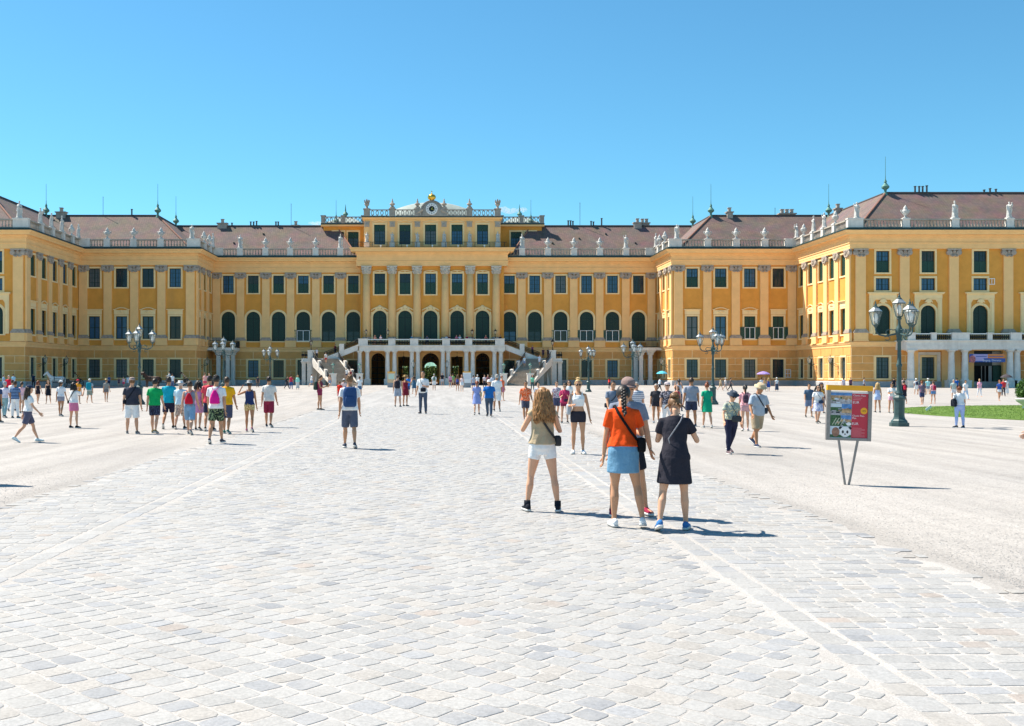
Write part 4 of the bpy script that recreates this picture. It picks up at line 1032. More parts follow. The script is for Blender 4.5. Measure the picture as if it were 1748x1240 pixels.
# ------------------------------------------------------------------ right wing portico with the entrance
YP = 138.4
m = MB(); x0 = wx(1546, YP); m.box(x0, 100, YP-.3, YF-.005, 5.0, 6.1); m.box(x0-.15, 100, YP-.5, YF-.005, 6.102, 6.26); m.box(x0-.05, 100, YP-.36, YP-.301, 5.45, 5.56); rp = part(m, 'entrance_terrace', M_PALE)
m = MB(); m.box(x0+.3, 100, YP+.6, YF-.01, 4.9, 4.998); m.build('soffit', M_CREAM, rp)
for px in (1554.7,1624,1647,1724,1736,1800,1812): column(wx(px, YP+.2), YP+.2, 4.998, .42 if px != 1554.7 else .45, rp)
for px in (1560,1612,1632,1655,1716,1733): 
    b = MB(); b.box(-.45,.45,-.3,-.06,0,4.9); part(b, 'wall_pilaster', M_CREAM, loc=(wx(px,YF), YF, 0))
for a, b in ((1549,1561),(1588,1597),(1623,1653),(1684,1692),(1723,1742),(1790,1810)):
    m = MB(); m.box(wx(a,YP),wx(b,YP),YP-.35,YP+.0,6.262,7.1); m.box(wx(a,YP)-.05,wx(b,YP)+.05,YP-.4,YP+.05,7.1,7.22); m.build('parapet_panel', M_PALE, rp)
    m = MB(); m.box(wx(a,YP)+.15,wx(b,YP)-.15,YP-.36,YP-.34,5.1,5.95) ; 
for a, b in ((1561,1588),(1597,1623),(1653,1684),(1692,1723),(1742,1790)):
    grille(wx(a,YP)+.06, wx(b,YP)-.06, YP-.15, 6.27, 7.0, par=rp); m = MB(); m.box(wx(a,YP)+.06,wx(b,YP)-.06,YP-.28,YP-.02,7.0,7.12); m.build('parapet_rail', M_WHITE, rp)
# white surround of the portico window
m = MB(); u = 66.2; ring(m, [(-1.6,.8),(-1.6,4.75),(1.6,4.75),(1.6,.8)], [(-1.16,.8),(-1.16,4.35),(1.16,4.35),(1.16,.8)], -.18, -.06); part(m, 'stone_window_frame', M_PALE, loc=FA['fr'].pt(u))
m = MB(); m.box(-2.3,2.3,-.11,-.058,4.76,4.86); part(m, 'ochre_band', M_OCHRE, loc=FA['fr'].pt(u))
# entrance: dark glazed doors, leaf standing open
ex = ENT[0]
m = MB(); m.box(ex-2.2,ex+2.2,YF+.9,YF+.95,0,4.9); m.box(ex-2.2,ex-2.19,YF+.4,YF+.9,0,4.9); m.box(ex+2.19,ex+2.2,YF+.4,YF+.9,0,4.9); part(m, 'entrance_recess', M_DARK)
m = MB(); m.box(ex-2.15,ex+1.0,YF+.35,YF+.45,2.9,4.85); part(m, 'transom_panel', mat('slate_grey_panel', (.05,.065,.075), .5, .1, 3))
for a, b, mt in ((-1.75,-1.62,M_STEEL),(.05,.15,M_STEEL),(.55,1.0,mat('pale_door_leaf', (.34,.36,.38), .5, .1, 3)),(-.45,-.35,M_STEEL)):
    m = MB(); m.box(ex+a,ex+b,YF+.36,YF+.44,.02,2.88); part(m, 'door_leaf', mt)
m = MB(); m.box(ex+1.05,ex+2.15,YF+.2,YF+.28,.02,2.9); part(m, 'open_door_leaf', M_GREEN)
m = MB(); m.box(ex+1.05,ex+2.15,YF+.36,YF+.44,2.95,4.85); part(m, 'pale_blind', mat('pale_blind', (.5,.49,.46), .8, .1, 3))

# single white casements standing open
m = MB(); ring(m, [(0,0),(0,1.25),(.85,1.25),(.85,0),(0,0)], [(.08,.08),(.08,1.17),(.77,1.17),(.77,.08),(.08,.08)], -.05, 0); m.box(.39,.46,-.045,-.005,.08,1.17); m.box(.08,.77,-.045,-.005,.58,.65)
part(m, 'open_casement', M_WHITE, loc=FA['mr'].pt(54.05, .28, 1.25), rz=radians(-18))
m = MB(); ring(m, [(0,0),(0,.85),(.75,.85),(.75,0),(0,0)], [(.08,.08),(.08,.77),(.67,.77),(.67,.08),(.08,.08)], -.05, 0); m.box(.34,.41,-.045,-.005,.08,.77)
part(m, 'open_casement', M_WHITE, loc=FA['fr'].pt(74.2, .28, 13.75), rz=radians(-12))

# ------------------------------------------------------------------ people: one skeleton, voxel-fused bodies, clothes as children
QUEUE = {}      # key -> [MB, voxel, smooth, [objects], post MB]
def fuse(key, make, voxel, smooth, o):
    if key not in QUEUE: 
        r = make(); mb, post = r if isinstance(r, tuple) else (r, None)
        QUEUE[key] = [mb, voxel, smooth, [], post]
    QUEUE[key][3].append(o)
def run_queue():
    tmp = []
    for key, (mb, vox, sm, objs, post) in QUEUE.items():
        me = mb.mesh('t', []); o = bpy.data.objects.new('t', me); COL.objects.link(o)
        r = o.modifiers.new('r', 'REMESH'); r.mode = 'VOXEL'; r.voxel_size = vox; r.use_smooth_shade = True
        s = o.modifiers.new('s', 'SMOOTH'); s.factor = .5; s.iterations = sm
        tmp.append((o, me, objs, post))
    bpy.context.view_layer.update(); dg = bpy.context.evaluated_depsgraph_get()
    for o, me, objs, post in tmp:
        nm = bpy.data.meshes.new_from_object(o.evaluated_get(dg)); nm.name = objs[0].name.split('.')[0]
        if post and post.v:
            bm = bmesh.new(); bm.from_mesh(nm); vs = [bm.verts.new(p) for p in post.v]
            for f in post.f:
                try: fc = bm.faces.new([vs[i] for i in f]); fc.smooth = True
                except ValueError: pass
            bm.to_mesh(nm); bm.free()
        nm.materials.clear(); nm.materials.append(None)
        for ob in objs:
            m_ = ob['_m']; del ob['_m']; old = ob.data; ob.data = nm
            ob.material_slots[0].link = 'OBJECT'; ob.material_slots[0].material = MATS[m_]
    for o, me, objs, post in tmp: bpy.data.objects.remove(o); bpy.data.meshes.remove(me)
_dummy = bpy.data.meshes.new('placeholder'); _dummy.materials.append(None)
def fobj(name, key, make, voxel, smooth, matname, parent=None):
    o = obj(name, _dummy, parent); o['_m'] = matname; fuse(key, make, voxel, smooth, o); return o

SKIN = {'l': (.64,.35,.22), 'm': (.54,.275,.155), 't': (.44,.21,.11), 'd': (.22,.11,.07)}
def skin(k): 
    n = 'skin_'+k; mat(n, SKIN[k], .55, .08, 5.0, spec=.3); return n
def cloth(col, pat=None):
    n = 'cloth_%02d_%02d_%02d' % tuple(int(c*99) for c in col)+('_'+pat[0] if pat else '')
    if n in MATS: return n
    m = mat(n, col, .85, .12, 7.0, .9, 11.0, spec=.15)
    if pat:
        nn = m.node_tree.nodes; L = m.node_tree.links; p = nn['Principled BSDF']; tc = [x for x in nn if x.type == 'TEX_COORD'][0]
        src = p.inputs['Base Color'].links[0].from_socket
        if pat[0] == 'stripe':
            t = nn.new('ShaderNodeTexWave'); t.bands_direction = 'Z'; t.inputs['Scale'].default_value = 4.5; fac = t.outputs['Fac']; lo, hi = .45, .55
        else:
            t = nn.new('ShaderNodeTexNoise'); t.inputs['Scale'].default_value = 26; fac = t.outputs['Fac']; lo, hi = .52, .56
        L.new(tc.outputs['Object'], t.inputs['Vector'])
        r = nn.new('ShaderNodeMapRange'); r.inputs[1].default_value = lo; r.inputs[2].default_value = hi; L.new(fac, r.inputs[0])
        x = nn.new('ShaderNodeMix'); x.data_type = 'RGBA'; x.inputs[7].default_value = (*pat[1], 1)
        L.new(r.outputs[0], x.inputs[0]); L.new(src, x.inputs[6]); L.new(x.outputs[2], p.inputs['Base Color'])
    return n
def hairmat(col):
    n = 'hair_%02d_%02d_%02d' % tuple(int(c*99) for c in col); mat(n, col, .5, .55, 22.0, spec=.4); return n
HAIRC = {'bk': (.020,.014,.011), 'br': (.055,.030,.017), 'lb': (.17,.085,.035), 'au': (.30,.145,.05), 'bl': (.50,.33,.14), 'rd': (.22,.055,.018), 'gr': (.38,.36,.34)}

# pose: legs (flex, abduct, knee), arms (flex, abduct, elbow, inward), lean, head pitch, head yaw  (degrees)
POSES = {
 'stand': dict(l=(0,4,0), r=(0,4,0), L=(0,9,10,.0), R=(0,9,10,.0)),
 'walk':  dict(l=(22,1,4), r=(-18,1,22), L=(-20,7,10,.0), R=(20,7,22,.0), lean=3),
 'walk2': dict(l=(-16,1,26), r=(20,1,4), L=(20,8,20,.0), R=(-18,8,10,.0), lean=3),
 'stroll': dict(l=(10,2,3), r=(-9,2,14), L=(-9,8,12,.0), R=(10,8,16,.0), lean=2),
 'stroll2': dict(l=(-9,2,16), r=(11,2,2), L=(11,8,14,.0), R=(-9,8,10,.0), lean=2),
 'photo': dict(l=(0,5,0), r=(2,5,4), L=(58,14,88,.35), R=(58,14,88,.35)),
 'photo1': dict(l=(3,4,2), r=(-2,4,4), L=(4,9,12,.0), R=(78,10,62,.2)),
 'phone': dict(l=(4,3,4), r=(-2,3,2), L=(18,9,88,.3), R=(18,9,88,.3), pitch=22),
 'bagarm': dict(l=(2,3,3), r=(-2,3,2), L=(6,10,95,.45), R=(2,10,14,.0)),
 'hip': dict(l=(0,6,0), r=(6,4,10), L=(-12,34,80,.5), R=(2,9,16,.0)),
 'handup': dict(l=(12,2,5), r=(-12,2,20), R=(6,9,14,.0), L=(38,62,118,.95), lean=2),
 'rail': dict(l=(0,4,0), r=(3,4,4), L=(30,14,60,.2), R=(30,14,60,.2), lean=10),
 'sit': dict(l=(78,5,78), r=(78,5,78), L=(30,8,60,.1), R=(30,8,60,.1)),
 'reach': dict(l=(0,2,0), r=(0,2,0), L=(24,6,40,.0), R=(24,6,40,.0), lean=4),
 'curls': dict(l=(4,10,8), r=(-5,9,3), L=(22,24,112,.62), R=(14,20,122,.58), lean=-3, pitch=8, yaw=8),
 'braid': dict(l=(2,2,5), r=(-3,10,14), L=(3,9,12,.0), R=(16,17,82,.5), lean=7, pitch=28, yaw=-14),
 'blackd': dict(l=(-5,8,22), r=(9,4,6), L=(24,12,112,.5), R=(14,26,104,.45), lean=11, pitch=30),
 'capman': dict(l=(0,12,2), r=(2,9,2), L=(2,12,14,.0), R=(3,11,12,.0), pitch=14),
 'crop': dict(l=(4,2,8), r=(-2,2,2), L=(2,14,12,.0), R=(4,18,95,.55), pitch=8),
 'olda': dict(l=(-12,1,22), r=(8,2,6), L=(-16,14,24,.0), R=(10,20,26,.0), lean=5, pitch=18),
 'oldb': dict(l=(-14,1,30), r=(12,2,6), L=(-8,22,26,.0), R=(10,18,26,.0), lean=6, pitch=20),
}
def joints(pn, fem):
    p = POSES[pn]; J = {}; sh = .158 if fem else .182; hp = .088
    lean = radians(p.get('lean', 0)); low = 9
    for s, k in ((1, 'l'), (-1, 'r')):
        a, b, kn = [radians(x) for x in p[k]]
        hip = V((s*hp, 0, .92)); d1 = V((s*sin(b), -sin(a)*cos(b), -cos(a)*cos(b))); knee = hip+d1*.43
        a2 = a-kn; d2 = V((s*sin(b)*.75, -sin(a2)*cos(b), -cos(a2)*cos(b))).normalized(); ank = knee+d2*.405
        tp = max(0, -a2-.12)*.9; fd = V((s*.18*cos(tp), -cos(tp), -sin(tp))).normalized()
        J['hip'+k], J['knee'+k], J['ank'+k], J['fd'+k] = hip, knee, ank, fd
        toe = ank+fd*.15+V((0,0,-.055)); heel = ank-fd*.055+V((0,0,-.055-.0*tp))
        J['toe'+k], J['heel'+k] = toe, heel
        low = min(low, toe.z, heel.z)
    dz = .032-low
    if pn == 'sit': dz = 0
    for k in list(J):
        if not k.startswith('fd'): J[k] = J[k]+V((0,0,dz))
    piv = V((0,0,.95+dz)); R_ = Matrix.Rotation(lean, 3, 'X')
    T = lambda v: piv+R_@(V(v)+V((0,0,dz))-piv) if v[2] > .93 else V(v)+V((0,0,dz))
    for s, k, K in ((1, 'l', 'L'), (-1, 'r', 'R')):
        f, ab, el, inw = p[K]; f, ab, el = radians(f), radians(ab), radians(el)
        S = T((s*sh, .0, 1.388)); u = V((s*sin(ab), -sin(f)*cos(ab), -cos(f)*cos(ab))); E = S+u*.285
        fo = V((s*(sin(ab)*.6-inw), -sin(f+el), -cos(f+el))).normalized(); Wr = E+fo*.25
        J['S'+k], J['E'+k], J['W'+k], J['fo'+k] = S, E, Wr, fo
    J['T'] = T; J['dz'] = dz; J['p'] = p
    hy, hpit = radians(p.get('yaw', 0)), radians(p.get('pitch', 0))
    nb = T((0,.01,1.50)); HR = R_ @ Matrix.Rotation(hy, 3, 'Z') @ Matrix.Rotation(-hpit, 3, 'X').inverted()
    J['H'] = lambda v: nb+HR@(V(v)-V((0,.01,1.50)))     # head space -> body space
    return J
TOR_M = [(.845,.10,.085,.01),(.90,.158,.112,.01),(.96,.165,.115,.008),(1.04,.150,.104,.0),(1.12,.143,.100,-.002),(1.22,.158,.110,-.004),(1.31,.172,.118,-.004),(1.375,.166,.106,.0),(1.42,.140,.088,.003),(1.455,.098,.072,.006),(1.485,.066,.060,.010),(1.55,.055,.058,.004)]
TOR_F = [(.845,.10,.09,.012),(.90,.165,.118,.014),(.96,.168,.118,.012),(1.04,.142,.098,.004),(1.11,.122,.090,.0),(1.20,.136,.100,-.008),(1.29,.146,.120,-.018),(1.355,.142,.104,-.008),(1.405,.122,.084,.0),(1.445,.080,.064,.006),(1.48,.053,.053,.010),(1.55,.045,.048,.004)]
HEAD = [(1.522,.022,.026,-.040),(1.538,.046,.052,-.034),(1.570,.064,.076,-.018),(1.605,.072,.087,-.008),(1.645,.078,.094,.0),(1.685,.079,.096,.004),(1.715,.072,.088,.008),(1.740,.048,.064,.010),(1.752,.014,.02,.010)]
def rings(T, rows, infl=0, seg=14, inflf=0):
    return [[T((( rx+infl)*cos(2*pi*j/seg), yo+(ry+infl)*sin(2*pi*j/seg), z)) for j in range(seg)] for z, rx, ry, yo in rows]
def lerp(a, b, t): return a+(b-a)*t
def hand(mb, W, fo, s, fist=.5):
    # palm and five separate, unequal, bent fingers
    f = fo.normalized(); side = V((0,-1,0))-f*f.dot(V((0,-1,0)))
    if side.length < .1: side = V((1,0,0))
    side.normalize(); nrm = f.cross(side)*(-s)   # nrm points to the palm side
    mb.loft([[W+f*d+side*(w_*cos(2*pi*j/8))+nrm*(t_*sin(2*pi*j/8)) for j in range(8)] for d, w_, t_ in ((-.02,.024,.022),(.02,.034,.018),(.06,.041,.016),(.088,.038,.012))])
    for k, (off, ln) in enumerate(((.030,.068),(.010,.078),(-.010,.072),(-.029,.056))):
        b = W+f*.080+side*off; c = .35+.3*fist
        p1 = b+f*ln*.45+nrm*ln*.12*c; p2 = p1+(f*cos(.9*c)+nrm*sin(.9*c))*ln*.32; p3 = p2+(f*cos(1.7*c)+nrm*sin(1.7*c))*ln*.25
        mb.tube([b, p1, p2, p3], [.0095,.009,.008,.0055], 6)
    b = W+f*.025+side*.026; mb.tube([b, b+f*.028+side*.026+nrm*.008, b+f*.055+side*.034+nrm*.02, b+f*.072+side*.030+nrm*.028], [.013,.0115,.010,.007], 6)
def body_mb(pn, fem, lod):
    J = joints(pn, fem); T = J['T']; mb = MB(); post = MB(); tor = TOR_F if fem else TOR_M
    mb.loft(rings(T, tor)); H = J['H']
    mb.loft(rings(H, HEAD)); mb.tube([T((0,.012,1.46)), H((0,.008,1.56))], [.05 if fem else .062, .055], 10)
    if lod < 2:
        mb.tube([H((0,-.088,1.655)), H((0,-.104,1.625)), H((0,-.108,1.607)), H((0,-.088,1.600))], [.010,.013,.016,.010], 8)
        for s in (-1, 1): mb.ell(H((s*.080,.006,1.635)), (.010,.018,.030), 8, 6)
        mb.ell(H((0,-.088,1.572)), (.024,.012,.012), 8, 5); mb.ell(H((0,-.076,1.54)), (.022,.02,.018), 8, 5); mb.ell(H((0,-.086,1.668)), (.045,.014,.012), 8, 5)
    k_ = .93 if fem else 1
    for k, s in (('l', 1), ('r', -1)):
        hip, kn, an = J['hip'+k], J['knee'+k], J['ank'+k]
        th = V((0,.012,0)); cf = V((0,.022,0))
        mb.tube([hip+V((0,.005,.05)), lerp(hip,kn,.2)+th*.5, lerp(hip,kn,.55), lerp(hip,kn,.9), kn, lerp(kn,an,.12)+cf*.3, lerp(kn,an,.32)+cf, lerp(kn,an,.6)+cf*.5, lerp(kn,an,.88), an],
                [.080,.088 if fem else .087,.075,.058*k_,.054*k_,.052*k_,.058*k_,.047*k_,.034*k_,.035*k_], 12)
        mb.tube([J['heel'+k]+V((0,0,.012)), lerp(J['heel'+k],J['toe'+k],.3)+V((0,0,.022)), lerp(J['heel'+k],J['toe'+k],.7)+V((0,0,.008)), J['toe'+k]+J['fd'+k]*.04], [.033,.038,.036,.020], 10, flat=.9)
        mb.tube([an, lerp(J['heel'+k],J['toe'+k],.22)+V((0,0,.02))], [.036,.036], 8)
        S, E, Wr = J['S'+k], J['E'+k], J['W'+k]
        mb.tube([lerp(S, T((0,.0,1.40)), .35), S, lerp(S,E,.3), lerp(S,E,.7), E, lerp(E,Wr,.25), lerp(E,Wr,.7), Wr, Wr+J['fo'+k]*.02],
                [x*(.86 if fem else 1) for x in (.050,.056,.051,.044,.041,.042,.034,.027,.025)], 10)
        if lod < 2: hand(post, Wr+J['fo'+k]*.015, J['fo'+k], s)
        else: mb.tube([Wr, Wr+J['fo'+k]*.07, Wr+J['fo'+k]*.16], [.030,.040,.026], 8)
    return mb, post
def top_mb(pn, fem, style, lod):
    J = joints(pn, fem); T = J['T']; mb = MB(); tor = TOR_F if fem else TOR_M
    lo = {'crop': 1.12, 'tank': .93, 'tee': (.97 if fem else .90), 'sleeveless': .96, 'long': .90, 'dress': .90, 'sundress': .90, 'shirt': .86, 'none': 1.0, 'tube': 1.0}[style]
    hi = {'tank': 1.40, 'crop': 1.39, 'sundress': 1.36, 'tube': 1.33}.get(style, 1.462)
    inf = {'crop': .010, 'tank': .014, 'tube': .012, 'sundress': .014}.get(style, .024 if not fem else .020)
    rows = [(lo, *[x for x in interp(tor, lo)])]+[r for r in tor if lo < r[0] < hi]+[(hi, *interp(tor, hi))]
    rows = [(z, max(rx, .14 if z < 1.2 and not fem else rx), ry, yo) for z, rx, ry, yo in rows]
    if style in ('tee','long','shirt') and not fem: rows = [(z, rx+(.012 if z < 1.15 else 0), ry+(.014 if z < 1.15 else 0), yo) for z, rx, ry, yo in rows]
    if fem and style in ('tee','shirt','long','sleeveless'): rows = [(z, rx+(.014 if z < 1.12 else 0), ry+(.014 if z < 1.12 else 0), yo) for z, rx, ry, yo in rows]
    if lod < 2 and style in ('tee','shirt','long','dress','sleeveless','tank'):
        R2 = []; nn = 4
        for i in range(len(rows)-1):
            for q_ in range(nn): t = q_/nn; R2.append(tuple(rows[i][j]+(rows[i+1][j]-rows[i][j])*t for j in range(4)))
        R2.append(rows[-1]); out = []
        for z, rx, ry, yo in R2:
            w_ = .009*max(0, min(1, (1.36-z)/.2)); rr_ = []
            for a in [2*pi*j/40 for j in range(40)]:
                k_ = inf+w_*(.6*sin(6*a+9*z)+.5*sin(11*a-17*z+1.3)+.5*sin(23*z+2*a)); rr_.append(T(((rx+k_)*cos(a), yo+(ry+k_)*sin(a), z)))
            out.append(rr_)
        mb.loft(out)
    else: mb.loft(rings(T, rows, inf, 16))
    sl = {'tee': .62, 'shirt': .80, 'long': 1.9, 'dress': .55, 'sleeveless': .10}.get(style, 0)
    for k in ('l', 'r'):
        S, E, Wr = J['S'+k], J['E'+k], J['W'+k]
        if sl:
            pts = [lerp(S, T((0,0,1.41)), .5), S, lerp(S,E,min(sl,.98)*.5), lerp(S,E,min(sl,.98))]; g = .92 if fem else 1
            rd = [.060*g,.066*g,.068*g,.071*g]
            if sl > 1: pts += [E, lerp(E,Wr,.5), lerp(E,Wr,.93)]; rd[3] = .060; rd += [.056,.050,.042]
            mb.tube(pts, rd, 12)
        else:
            for sy in ((-1, 1)): mb.tube([T(((.085 if k == 'l' else -.085), sy*.088-.004, hi-.04)), T(((.088 if k == 'l' else -.088), sy*.06, 1.445)), T(((.088 if k == 'l' else -.088), 0, 1.468))], .018, 6)
    return mb
def interp(tor, z):
    for i in range(len(tor)-1):
        a, b = tor[i], tor[i+1]
        if a[0] <= z <= b[0]:
            t = (z-a[0])/(b[0]-a[0]); return [a[j]+(b[j]-a[j])*t for j in (1, 2, 3)]
    return list(tor[0][1:] if z < tor[0][0] else tor[-1][1:])
def bot_mb(pn, fem, style, lod):
    J = joints(pn, fem); T = J['T']; mb = MB(); tor = TOR_F if fem else TOR_M; dz = J['dz']
    if style in ('skirt', 'mini', 'dress', 'longskirt', 'minidress', 'shift'):
        zt = 1.03 if style in ('skirt', 'mini', 'longskirt') else (1.12 if style != 'shift' else 1.34)
        zb = {'skirt': .62, 'mini': .66, 'dress': .56, 'longskirt': .16, 'minidress': .62, 'shift': .60}[style]; fl = {'skirt': .20, 'mini': .196, 'dress': .235, 'longskirt': .25, 'minidress': .205, 'shift': .222}[style]
        r0 = interp(tor, zt); r1 = interp(tor, .95)
        if style == 'shift': r1 = [.166, .132, r1[2]]
        kx = max(abs((J['kneel']-J['kneer']).y), 0)*.5
        cy = (J['kneel'].y+J['kneer'].y)*.25
        mid_ = [(1.12, .150, .122, .0)] if style == 'shift' else []
        rr = [(zt, r0[0]+(.016 if style != 'shift' else .004), r0[1]+.016, r0[2]), *mid_, (1.0, (r0[0]+r1[0])/2+.02, (r0[1]+r1[1])/2+.02, r1[2]), (.93, r1[0]+.022, r1[1]+.024, r1[2]), (lerp(.93,zb,.5), lerp(r1[0]+.02,fl,.5), lerp(r1[1]+.03,fl*.82,.5)+kx*.3, cy*.5), (zb+.01, fl, fl*.82+kx*.5, cy), (zb, fl-.01, fl*.80+kx*.5, cy)]
        rows = []
        for i, (z, rx, ry, yo) in enumerate(rr):
            fold = .0 if i < 3 else .05*(i-2)/3
            rows.append([T((rx*(1+fold*sin(5*a+1))*cos(a), yo+ry*(1+fold*sin(5*a+1))*sin(a), z)) for a in [2*pi*j/24 for j in range(24)]])
        mb.loft(rows); return mb
    zt = 1.01; inf = .012 if fem else .016
    rows = [(.80,.10,.09,.01)]+[r for r in tor if r[0] < zt]+[(zt, *interp(tor, zt))]
    mb.loft(rings(T, rows, inf, 16))
    for k in ('l', 'r'):
        hip, kn, an = J['hip'+k], J['knee'+k], J['ank'+k]
        e = {'short': .42, 'shorts': .80, 'bermuda': 1.0, 'trousers': 2}[style]; w_ = (.100 if style != 'short' else .098) if fem else .104
        if style == 'trousers':
            mb.tube([hip+V((0,0,.03)), lerp(hip,kn,.3), lerp(hip,kn,.75), kn, lerp(kn,an,.35)+V((0,.015,0)), lerp(kn,an,.8), lerp(kn,an,1.0)], [.096,.100,.078,.068,.070,.056,.056] if not fem else [.094,.098,.072,.060,.062,.046,.046], 12)
        else: mb.tube([hip+V((0,0,.03)), lerp(hip,kn,e*.4), lerp(hip,kn,e*.92), lerp(hip,kn,e)], [.098, w_, w_-.008+(.004 if style != 'short' else .0), w_-.012], 12)
    return mb
def shoe_mb(pn, fem, k, high=False):
    J = joints(pn, fem); mb = MB(); h, t, fd = J['heel'+k], J['toe'+k], J['fd'+k]; sd = V((fd.y, -fd.x, 0)).normalized(); up = sd.cross(fd)
    if up.z < 0: up = -up
    L_ = (t-h).length+.085; b = h-fd*.035-up*.031; q_ = L_/.27
    rows = []
    for d, w_, hh in [(.004,.026,.06),(.03,.036,.090),(.075,.038,.094),(.115,.038,.080),(.15,.040,.062),(.195,.043,.050),(.235,.038,.040),(.258,.020,.030)]:
        c = b+fd*(d*q_)+up*.012; rows.append([c+sd*(w_*cos(a))+up*(hh*(.5+.5*sin(a)) if sin(a) > -.6 else 0) for a in [2*pi*j/12 for j in range(12)]])
    mb.loft(rows)
    out = [(0,.018),(.012,.034),(.06,.041),(.12,.040),(.18,.047),(.225,.045),(.255,.032),(.268,.012)]
    ring_ = [b+fd*(d*q_)+sd*w_ for d, w_ in out]+[b+fd*(d*q_)-sd*w_ for d, w_ in reversed(out)]
    mb.loft([ring_, [p+up*.026 for p in ring_]], 1)
    if high: mb.tube([J['ank'+k]-up*.02, J['ank'+k]+up*.06], [.047,.046], 12)
    return mb
def hair_mb(pn, fem, style, seed=1, dens=1.0):
    J = joints(pn, fem); H = J['H']; T = J['T']; mb = MB(); rnd = random.Random(seed)
    n = 18; rowsn = 10; C = V((0,.010,1.655)); R = (.089,.108,.113)
    if style == 'bald': return mb
    rows = []
    for i in range(rowsn+1):
        ph = pi*.5*(i/rowsn)*1.42   # from crown downwards
        row = []
        for j in range(n):
            a = 2*pi*j/n; front = max(0, -sin(a)); p_ = min(ph, pi*.5*(.62+.75*(1-front)**1.0*1.0)) if front > .12 else ph
            if front > .12: p_ = min(ph, pi*.5*(1.38-.86*min(1, (front-.1)*1.6)))
            row.append(H((C.x+R[0]*sin(p_)*cos(a), C.y+R[1]*sin(p_)*sin(a), C.z+R[2]*cos(p_))))
        rows.append(row)
    mb.loft(rows, cap=False)
    if style == 'short': 
        for k in range(26):
            a = rnd.uniform(0, 2*pi); q_ = rnd.uniform(0, .9); mb.ell(H((C.x+R[0]*q_*cos(a), C.y+.01+R[1]*q_*sin(a)*.8, C.z+R[2]*sqrt(1-q_*q_)*.97)), (.022,.024,.014), 6, 4)
    def strand(a, z0, z1, wav, r, back):
        pts = []; m_ = 9; ph = rnd.uniform(0, 6.3); fr = rnd.uniform(8, 14)
        for i in range(m_):
            t = i/(m_-1); z = z0+(z1-z0)*t; out = .014*min(1, t*3)
            x = (R[0]+out)*cos(a)*(1+.35*t*(1 if abs(cos(a)) > .3 else .4)); y = C.y+(R[1]*.82+out)*sin(a)+back*t
            w_ = wav*min(1, t*2.2); pts.append(((H if t < .35 else (lambda v: J['H'](v)))((x+w_*sin(ph+fr*t), y+w_*.7*cos(ph*1.7+fr*t), z))))
        mb.tube(pts, [r*(.8+.4*min(1, i/3)) if i < m_-2 else r*(.75 if i == m_-2 else .25) for i in range(m_)], 5)
    if style in ('long', 'curly', 'mid'):
        N = int({'long': 30, 'curly': 170, 'mid': 22}[style]*dens); ln = {'long': .34, 'curly': .37, 'mid': .20}[style]
        for i in range(N):
            a = rnd.uniform(-.12*pi, 1.12*pi) if style != 'curly' else rnd.uniform(-.20*pi, 1.20*pi)
            strand(a, 1.66+rnd.uniform(-.03,.07), 1.62-ln*rnd.uniform(.75, 1.05), .022 if style == 'curly' else .005, .0115 if style == 'curly' else .020, .055 if style == 'curly' else .03)
        if style == 'curly': 
            mb.loft(rings(H, [(1.38,.06,.03,.11),(1.44,.10,.045,.105),(1.52,.10,.05,.09),(1.62,.085,.06,.06)], 0, 12))
    if style == 'bun':
        mb.ell(H((0,.045,1.768)), (.050,.048,.044), 10, 7); 
        for i in range(12): a = rnd.uniform(0, 6.3); mb.tube([H((.04*cos(a),.045+.04*sin(a),1.75)), H((.05*cos(a+.9),.045+.05*sin(a+.9),1.775)), H((.03*cos(a+1.8),.045+.03*sin(a+1.8),1.80))], [.010,.013,.008], 5)
    if style == 'messybun':
        for i in range(46): 
            a = rnd.uniform(0, 6.3); b = rnd.uniform(-.6, .9); r = .052; c = (0, .095, 1.70)
            p = [H((c[0]+r*cos(a+q_)*cos(b), c[1]+r*.8*sin(a+q_)*cos(b), c[2]+r*sin(b)+.01*q_)) for q_ in (0,.6,1.2,1.8)]; mb.tube(p, [.010,.014,.014,.008], 5)
        for i in range(14): a = rnd.uniform(.1*pi, .9*pi); strand(a, 1.60, 1.545, .004, .008, .0)
    if style == 'ponytail':
        mb.tube([H((0,.10,1.70)), H((0,.15,1.69)), H((0,.165,1.60)), H((.01,.15,1.48)), H((0,.14,1.38))], [.02,.034,.036,.028,.008], 8)
    if style == 'braid':
        prev = None
        for i in range(15):
            t = i/14; x = -.012-.035*t; y = .105+.035*sin(t*2.2); z = 1.64-.35*t; s = (1 if i % 2 else -1)*.013
            mb.ell(H((x+s, y, z)), (.026-.008*t, .024-.008*t, .024), 8, 5)
        mb.tube([H((-.047,.13,1.29)), H((-.05,.128,1.24))], [.014,.006], 6)
    return mb
